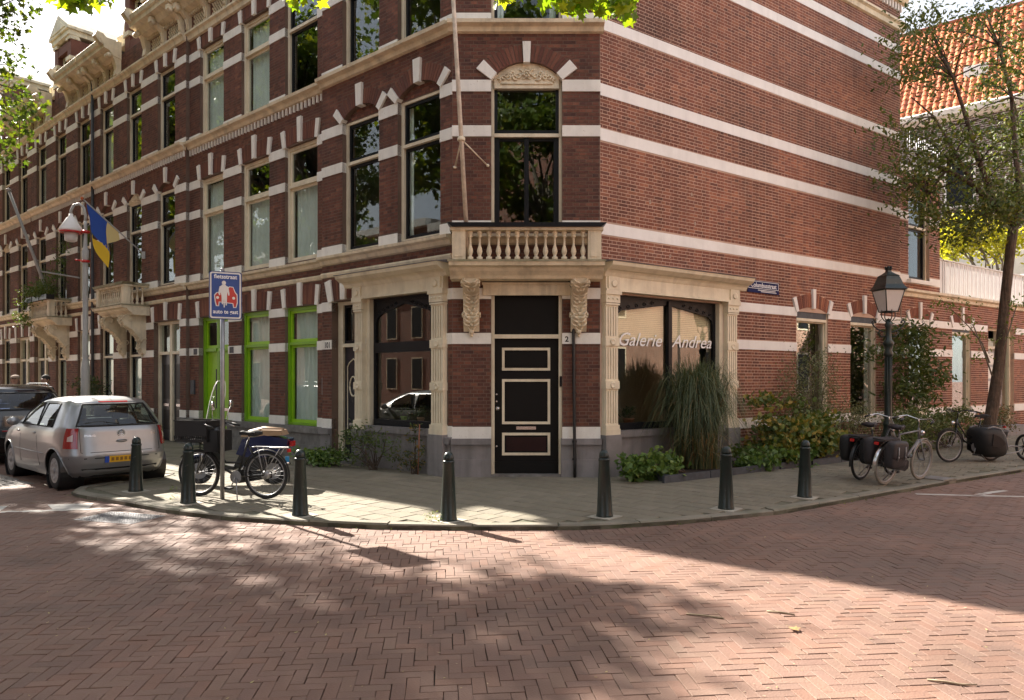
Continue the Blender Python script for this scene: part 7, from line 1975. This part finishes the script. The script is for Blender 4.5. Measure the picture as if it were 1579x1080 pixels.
def FRp(s, d, z): return FRR(s, d, z)
# pampas grass clump before the gallery window
gt = thing('grass_clump', 'tall arching clump of grey green ornamental grass before the gallery window', 'ornamental grass', FRR(2.5, .75, KERB))
q = MB(); r = random.Random(77); gc = Vector(FRR(1.85, .55, .12)); dn_u = Vector((UR[0], UR[1], 0))
for k in range(2600):
    a = r.uniform(0, 2 * PI); lean = r.random() ** .7; L_ = r.uniform(2.0, 3.9) if k < 2300 else r.uniform(.7, 1.4); w = r.uniform(.005, .010); b = gc + Vector((r.gauss(0, .13), r.gauss(0, .10), 0)); d = Vector((math.cos(a), math.sin(a), 0))
    H_ = (r.uniform(1.15, 2.2) if k < 2300 else r.uniform(.4, .9)) * (1 - .22 * lean); out = (.12 + .98 * lean) * r.uniform(.5, 1.35); pts_ = []
    for j in range(9):
        t_ = j / 8; pts_.append(b + d * out * t_ ** 1.25 + Vector((0, 0, max(.02, H_ * math.sin(PI * t_ * (.50 + .42 * lean * r.uniform(.75, 1.1)))))))
    # keep blades out of the wall
    pts_ = [p + Vector((NR[0], NR[1], 0)) * max(0, .06 - ((p.x - CR[0]) * NR[0] + (p.y - CR[1]) * NR[1])) for p in pts_]
    q.T = r.uniform(.0, .72) if (k < 2350 and k % 17) else r.uniform(.75, 1.0); sd = d.cross(Vector((0, 0, 1)))
    rows = [(q.pv(p + sd * w * (1 - (i / 8) ** 2)), q.pv(p - sd * w * (1 - (i / 8) ** 2))) for i, p in enumerate(pts_)]
    for A, B in zip(rows, rows[1:]): q.face((A[0], A[1], B[1], B[0]), True)
q.build('blades', M_GRASS, gt, tone=True)
def shrub(name, label, cat, centres, n, size, kind, m,  r=.12, seed=1, stems=None, base=None, group=None, tone=(0, 1)):
    b = base or min(centres, key=lambda c: c[2]); t = thing(name, label, cat, (b[0], b[1], KERB), group=group)
    q = MB(); r_ = random.Random(seed)
    for c in centres[::max(1, len(centres) // (stems or 8))]:
        e = Vector(c); s0 = Vector((b[0] + r_.gauss(0, .04), b[1] + r_.gauss(0, .04), KERB)); mid = s0.lerp(e, .5) + Vector((r_.gauss(0, .06), r_.gauss(0, .06), .08)); q.tube([s0, mid, e], [.011, .008, .003], 5, cap=False)
    q.build('stems', M_BARK, t)
    leaves('leaves', int(n * 1.5), clumps(centres, r), size * 1.3, kind, m, t, tone=tone, seed=seed); return t
def band(F, s0, s1, d0, d1, z0, z1, n, seed):
    r = random.Random(seed); return [F(r.uniform(s0, s1), r.uniform(d0, d1), r.uniform(z0, z1)) for _ in range(n)]
M_IVY = leafmat('ivy leaves', [(.05, .10, .02), (.08, .15, .03), (.12, .20, .045), (.19, .26, .06)], .25)
shrub('ground_ivy', 'low broad leaved green plants spilling from the planting bed left of the tall grass', 'bed plants', band(FRR, -.1, 1.15, .45, 1.0, .12, .45, 24, 1), 900, .085, 'ivy', M_IVY, .09, 2, base=FRR(1.3, .8, 0))
shrub('ground_ivy', 'low dark green ivy mound between the tall grass and the autumn coloured shrub', 'bed plants', band(FRR, 2.6, 4.4, .35, 1.25, .10, .38, 26, 3), 1100, .075, 'ivy', M_IVY, .09, 4, base=FRR(4.4, .8, 0), tone=(0, .8))
shrub('autumn_shrub', 'rounded shrub with green and yellow orange leaves under the first side window', 'shrub', band(FRR, 3.7, 5.6, .35, 1.1, .28, 1.0, 44, 5) + [FRR(3.8, .4, 1.35), FRR(4.1, .5, 1.3), FRR(4.9, .5, 1.25)], 2300, .085, 'ivy', leafmat('autumn shrub leaves', [(.06, .10, .025), (.09, .14, .03), (.15, .19, .04), (.38, .26, .06)], .25), .13, 6, base=FRR(4.7, .6, 0))
shrub('feathery_shrub', 'feathery fine leaved shrub growing up against the first side window', 'shrub', band(FRR, 4.9, 6.6, .2, .55, .9, 2.2, 36, 7), 2300, .04, 'oval', leafmat('feathery leaves', [(.10, .13, .06), (.14, .17, .08), (.19, .19, .10)], .2), .22, 8, base=FRR(5.8, .35, 0), stems=18)
shrub('feathery_shrub', 'grey green wispy shrub between the two arched side windows', 'shrub', band(FRR, 6.2, 7.7, .3, .9, .3, 1.2, 34, 9), 1900, .042, 'oval', leafmat('wispy leaves', [(.10, .13, .06), (.15, .18, .08), (.22, .20, .10)], .2), .16, 10, base=FRR(7.0, .5, 0), stems=18)
shrub('leafy_bush', 'tall dark leafy bush with hanging sprays right behind the lantern post', 'shrub', [FRR(9.35 + a, .5 + b, z) for a, b, z in ((0, 0, 2.9), (.3, .1, 2.7), (-.2, 0, 2.4), (.4, .2, 2.2), (.0, .1, 1.9), (.5, .2, 1.7), (-.3, .1, 1.5), (.3, .2, 1.4), (.6, .1, 2.45), (.9, .2, 2.0), (1.1, .2, 1.7), (.1, .3, 1.2), (-.9, .0, 2.35), (.5, .1, 2.9))], 2000, .095, 'oval', leafmat('bush leaves', [(.03, .055, .015), (.05, .085, .02), (.08, .115, .03), (.12, .14, .04)], .3), .24, 12, base=FRR(9.7, .5, 0), stems=14, tone=(.2, 1))
shrub('leafy_bush', 'wide low green bush behind the parked bicycles', 'shrub', band(FRR, 8.0, 11.4, .6, 1.4, .30, 1.0, 46, 13), 3800, .06, 'oval', leafmat('olive leaves', [(.08, .12, .04), (.12, .16, .05), (.18, .20, .08)], .2), .17, 14, base=FRR(10.5, 1.0, 0), stems=20)
pt = thing('plant_pot', 'dark grey plant pot with reddish flowers between the two groups of bicycles', 'plant pot', FRR(12.3, 1.4, KERB))
q = MB(); q.lathe(FRR(12.3, 1.4, KERB), [(.17, 0), (.24, .32), (.26, .34), (.26, .38), (.22, .38)], 16); q.build('pot', M_SLATE, pt)
leaves('leaves', 900, clumps(band(FRR, 12.0, 12.9, 1.2, 1.6, .5, .95, 14, 17), .1), .06, 'oval', leafmat('reddish leaves', [(.05, .08, .02), (.12, .12, .04), (.30, .12, .07)], .2), pt, seed=18)
pt = thing('plant_pot', 'dark plant pot behind the handlebars of the black bicycle', 'plant pot', FRR(11.2, 1.5, KERB))
q = MB(); q.lathe(FRR(11.2, 1.5, KERB), [(.15, 0), (.21, .30), (.23, .32), (.23, .35), (.19, .35)], 16); q.build('pot', M_SLATE, pt)
leaves('leaves', 700, clumps(band(FRR, 10.9, 11.6, 1.3, 1.7, .45, .8, 12, 19), .1), .05, 'oval', M_LEAFD, pt, seed=20)
bedk = thing('bed_edging', 'low dark stone edging around the planting bed under the gallery window', 'edging', FRR(2.6, 1.15, KERB))
for k, (s0, s1, d) in enumerate(((.30, 1.42, 1.22), (1.44, 2.4, 1.22), (2.42, 3.4, 1.20), (3.42, 4.4, 1.22), (4.42, 5.4, 1.24), (5.42, 6.4, 1.24))):
    q = MB(FRR); q.box((s0, d - .05, KERB - .02), (s1, d, KERB + .12)); q.build('edging_stone', M_SLATE, bedk)
q = MB(FRR); q.box((.45, .05, KERB - .02), (.50, 1.17, KERB + .118)); q.build('edging_stone', M_SLATE, bedk)
sb = MB(FRR); sb.box((.50, .03, KERB), (9.2, 1.17, KERB + .07)); tag(sb.build('bed_soil', M_SOIL), 'dark soil of the planting bed along the side wall', 'soil', kind='stuff')
# corner plants under the left shop window
shrub('climbing_shrub', 'small leaved climbing shrub with a dark twisted stem under the left shop window', 'shrub', [FL(a, b, z) for a, b, z in ((2.5, .3, .65), (2.3, .3, .8), (2.1, .3, .6), (1.9, .3, .7), (2.6, .35, .6), (2.3, .4, .55), (1.9, .35, .6), (1.7, .3, .55), (1.5, .25, .6), (2.8, .4, .35), (2.4, .45, .3), (2.1, .4, .25), (1.2, .25, .55), (1.4, .3, .35))], 620, .048, 'oval', leafmat('climber leaves', [(.05, .09, .03), (.09, .13, .04), (.14, .18, .05)], .25), .11, 22, base=FL(1.75, .3, 0), stems=14)
shrub('ground_ivy', 'low green leafy plants at the foot of the door frame 101', 'bed plants', band(FL, 2.6, 3.6, .35, .75, .10, .32, 14, 23), 620, .06, 'ivy', M_IVY, .08, 24, base=FL(3.0, .5, 0))
shrub('thin_climber', 'sparse dry climber tied to a brown stick under the shop window', 'shrub', [FL(a, .2, z) for a, z in ((.75, .9), (.8, .7), (.6, .5), (.9, .4), (.7, .25), (1.0, .2), (1.15, .3))], 260, .045, 'oval', M_LEAFM, .07, 26, base=FL(.78, .2, 0))
q = MB(); q.tube([FL(.66, .2, .05), FL(.64, .18, .95)], .012, 6); tag(q.build('plant_stick', M_TERRA), 'reddish brown stick standing under the left shop window', 'stick')
# pots inside windows
def pot(F, s, o, z, r, h, m_, label, plant=True):
    p = F(s, o, z); t = thing('flower_pot', label, 'flower pot', p); q = MB(); q.lathe(p, [(r * .7, 0), (r * .95, h * .85), (r * 1.08, h * .87), (r * 1.08, h), (r * .9, h)], 14); q.build('pot', m_, t)
    if plant: leaves('leaves', 120, clumps([(p[0], p[1], p[2] + h + .12)], .07), .06, 'oval', M_LEAFD, t, seed=int(s * 10))
sh = MB(FL); sh.box((.5, -.55, .80), (2.3, -.2, .88)); sh.build('window_shelf', M_CREAM, corner)
pot(FL, .68, -.32, .88, .13, .30, mat('pale yellow pot', (.55, .52, .28), .6), 'large pale yellow pot inside the left shop window', False)
pot(FL, 1.15, -.32, .88, .07, .15, mat('pink clay pot', (.42, .24, .19), .7), 'pink clay pot with a plant inside the left shop window')
pot(FL, 1.62, -.32, .88, .065, .16, mat('green pot', (.22, .38, .04), .5), 'bright green pot with a plant inside the left shop window')
sh = MB(FRR); sh.box((.4, -.6, .76), (3.15, -.2, .86)); sh.build('window_shelf', M_CREAM, corner)
pot(FRR, 1.02, -.34, .86, .10, .16, M_TERRA, 'terracotta pot with a dark plant inside the gallery window')
# flower boxes and climber on the second balcony
fb = thing('flower_box', 'flower boxes with green trailing plants on the second balcony', 'flower box', FL(18.9, .6, 4.35))
for s_ in (18.15, 18.9, 19.65): q = MB(FL); q.box((s_ - .33, .55, 4.36), (s_ + .33, .78, 4.52)); q.build('box', M_BLACK, fb)
leaves('plants', 2600, clumps(band(FL, 17.9, 19.9, .5, .85, 4.5, 4.85, 22, 33) + band(FL, 19.5, 20.0, .7, .95, 3.6, 4.5, 6, 34) + [FL(18.1, .3, 5.2), FL(18.2, .25, 5.7), FL(18.6, .3, 5.3), FL(17.9, .2, 6.1), FL(19.0, .35, 5.2), FL(19.4, .4, 5.1)], .14), .09, 'oval', leafmat('balcony leaves', [(.05, .09, .02), (.08, .13, .03), (.14, .16, .03)], .3), fb, seed=35)
shrub('leafy_bush', 'small dark bush against the facade seen over the silver car roof', 'shrub', band(FL, 13.6, 15.3, .3, .7, .9, 1.7, 12, 36), 900, .07, 'oval', M_LEAFD, .15, 37, base=FL(14.5, .4, 0))

# ================================================================== ACROSS THE STREETS (behind the camera, seen in the glass and bouncing light)
def opp(name, label, c, u, L_, H_, bandm, brickm, nwin, fl_, group='brick houses across the streets'):
    F = Frame(c, u, (-u[1], u[0])); t = thing(name, label, 'house', (c[0], c[1], 0), group=group)
    if (F.n[0] * (0 - c[0]) + F.n[1] * (6 - c[1])) < 0: F = Frame(c, u, (u[1], -u[0]))
    q = MB(F); q.poly([(L_, 0, 0), (0, 0, 0), (0, 0, H_), (L_, 0, H_)]); w = q.build('wall', brickm, t); uvs(w, lambda co, p: (co.x * u[0] + co.y * u[1], co.z))
    q = MB(F); q.poly([(0, 0, H_), (L_, 0, H_), (L_, -8, H_), (0, -8, H_)]); q.poly([(0, -8, 0), (L_, -8, 0), (L_, -8, H_), (0, -8, H_)]); q.poly([(0, 0, 0), (0, -8, 0), (0, -8, H_), (0, 0, H_)]); q.poly([(L_, 0, 0), (L_, -8, 0), (L_, -8, H_), (L_, 0, H_)]); q.build('rear_wall', brickm, t)
    q = MB(F)
    for z in (7.2, 10.0): q.box((0, .0, z), (L_, .12, z + .2))
    q.box((0, 0, H_ - .5), (L_, .5, H_)); q.build('stone_band', bandm, t)
    wm = None
    for f_ in range(fl_):
        for i in range(nwin):
            s = L_ * (i + .5) / nwin; z = 1.0 + f_ * 3.5
            q = MB(F); q.box((s - .55, 0, z), (s + .55, .04, z + 2.2)); wn = q.build('window', M_CREAM, t)
            q = MB(F); q.box((s - .48, .04, z + .08), (s + .48, .045, z + 2.12)); q.build('pane', M_DARK, wn)
    return t
BO1 = brickwall_tex('opposite brick', (.20, .085, .06), (.26, .11, .075), (.35, .3, .26)); BO2 = brickwall_tex('opposite pale brick', (.34, .19, .13), (.40, .23, .16), (.45, .38, .32))
oR = (CR[0] + NR[0] * 14.2, CR[1] + NR[1] * 14.2)
opp('opposite_house', 'brick house opposite the gallery mirrored in the side windows', along(oR, UR, 2), UR, 16, 11, M_BANDR, BO2, 2, 3)
opp('opposite_house', 'brick house further up the side street mirrored in the annex windows', along(oR, UR, 18.2), UR, 20, 10, M_BANDR, BO2, 5, 3)
oL = (CL[0] + NL[0] * 24, CL[1] + NL[1] * 24)
opp('opposite_house', 'brick house across the left street behind the trees', along(oL, UL, 4), UL, 22, 12, M_BAND, BO1, 9, 3)
opp('opposite_house', 'brick house far across the left street behind the trees', along(oL, UL, 26.2), UL, 26, 12.5, M_BAND, BO1, 10, 3)
opp('opposite_house', 'brick house behind the camera mirrored in the balcony door', (-9, -14), (1, 0), 20, 16, M_BAND, BO1, 8, 3)
copy_tree(cs, (-13.2, 4.6, 0), math.atan2(UL[1], UL[0]) + PI, 'silver hatchback parked on the far side of the left street, outside the picture')
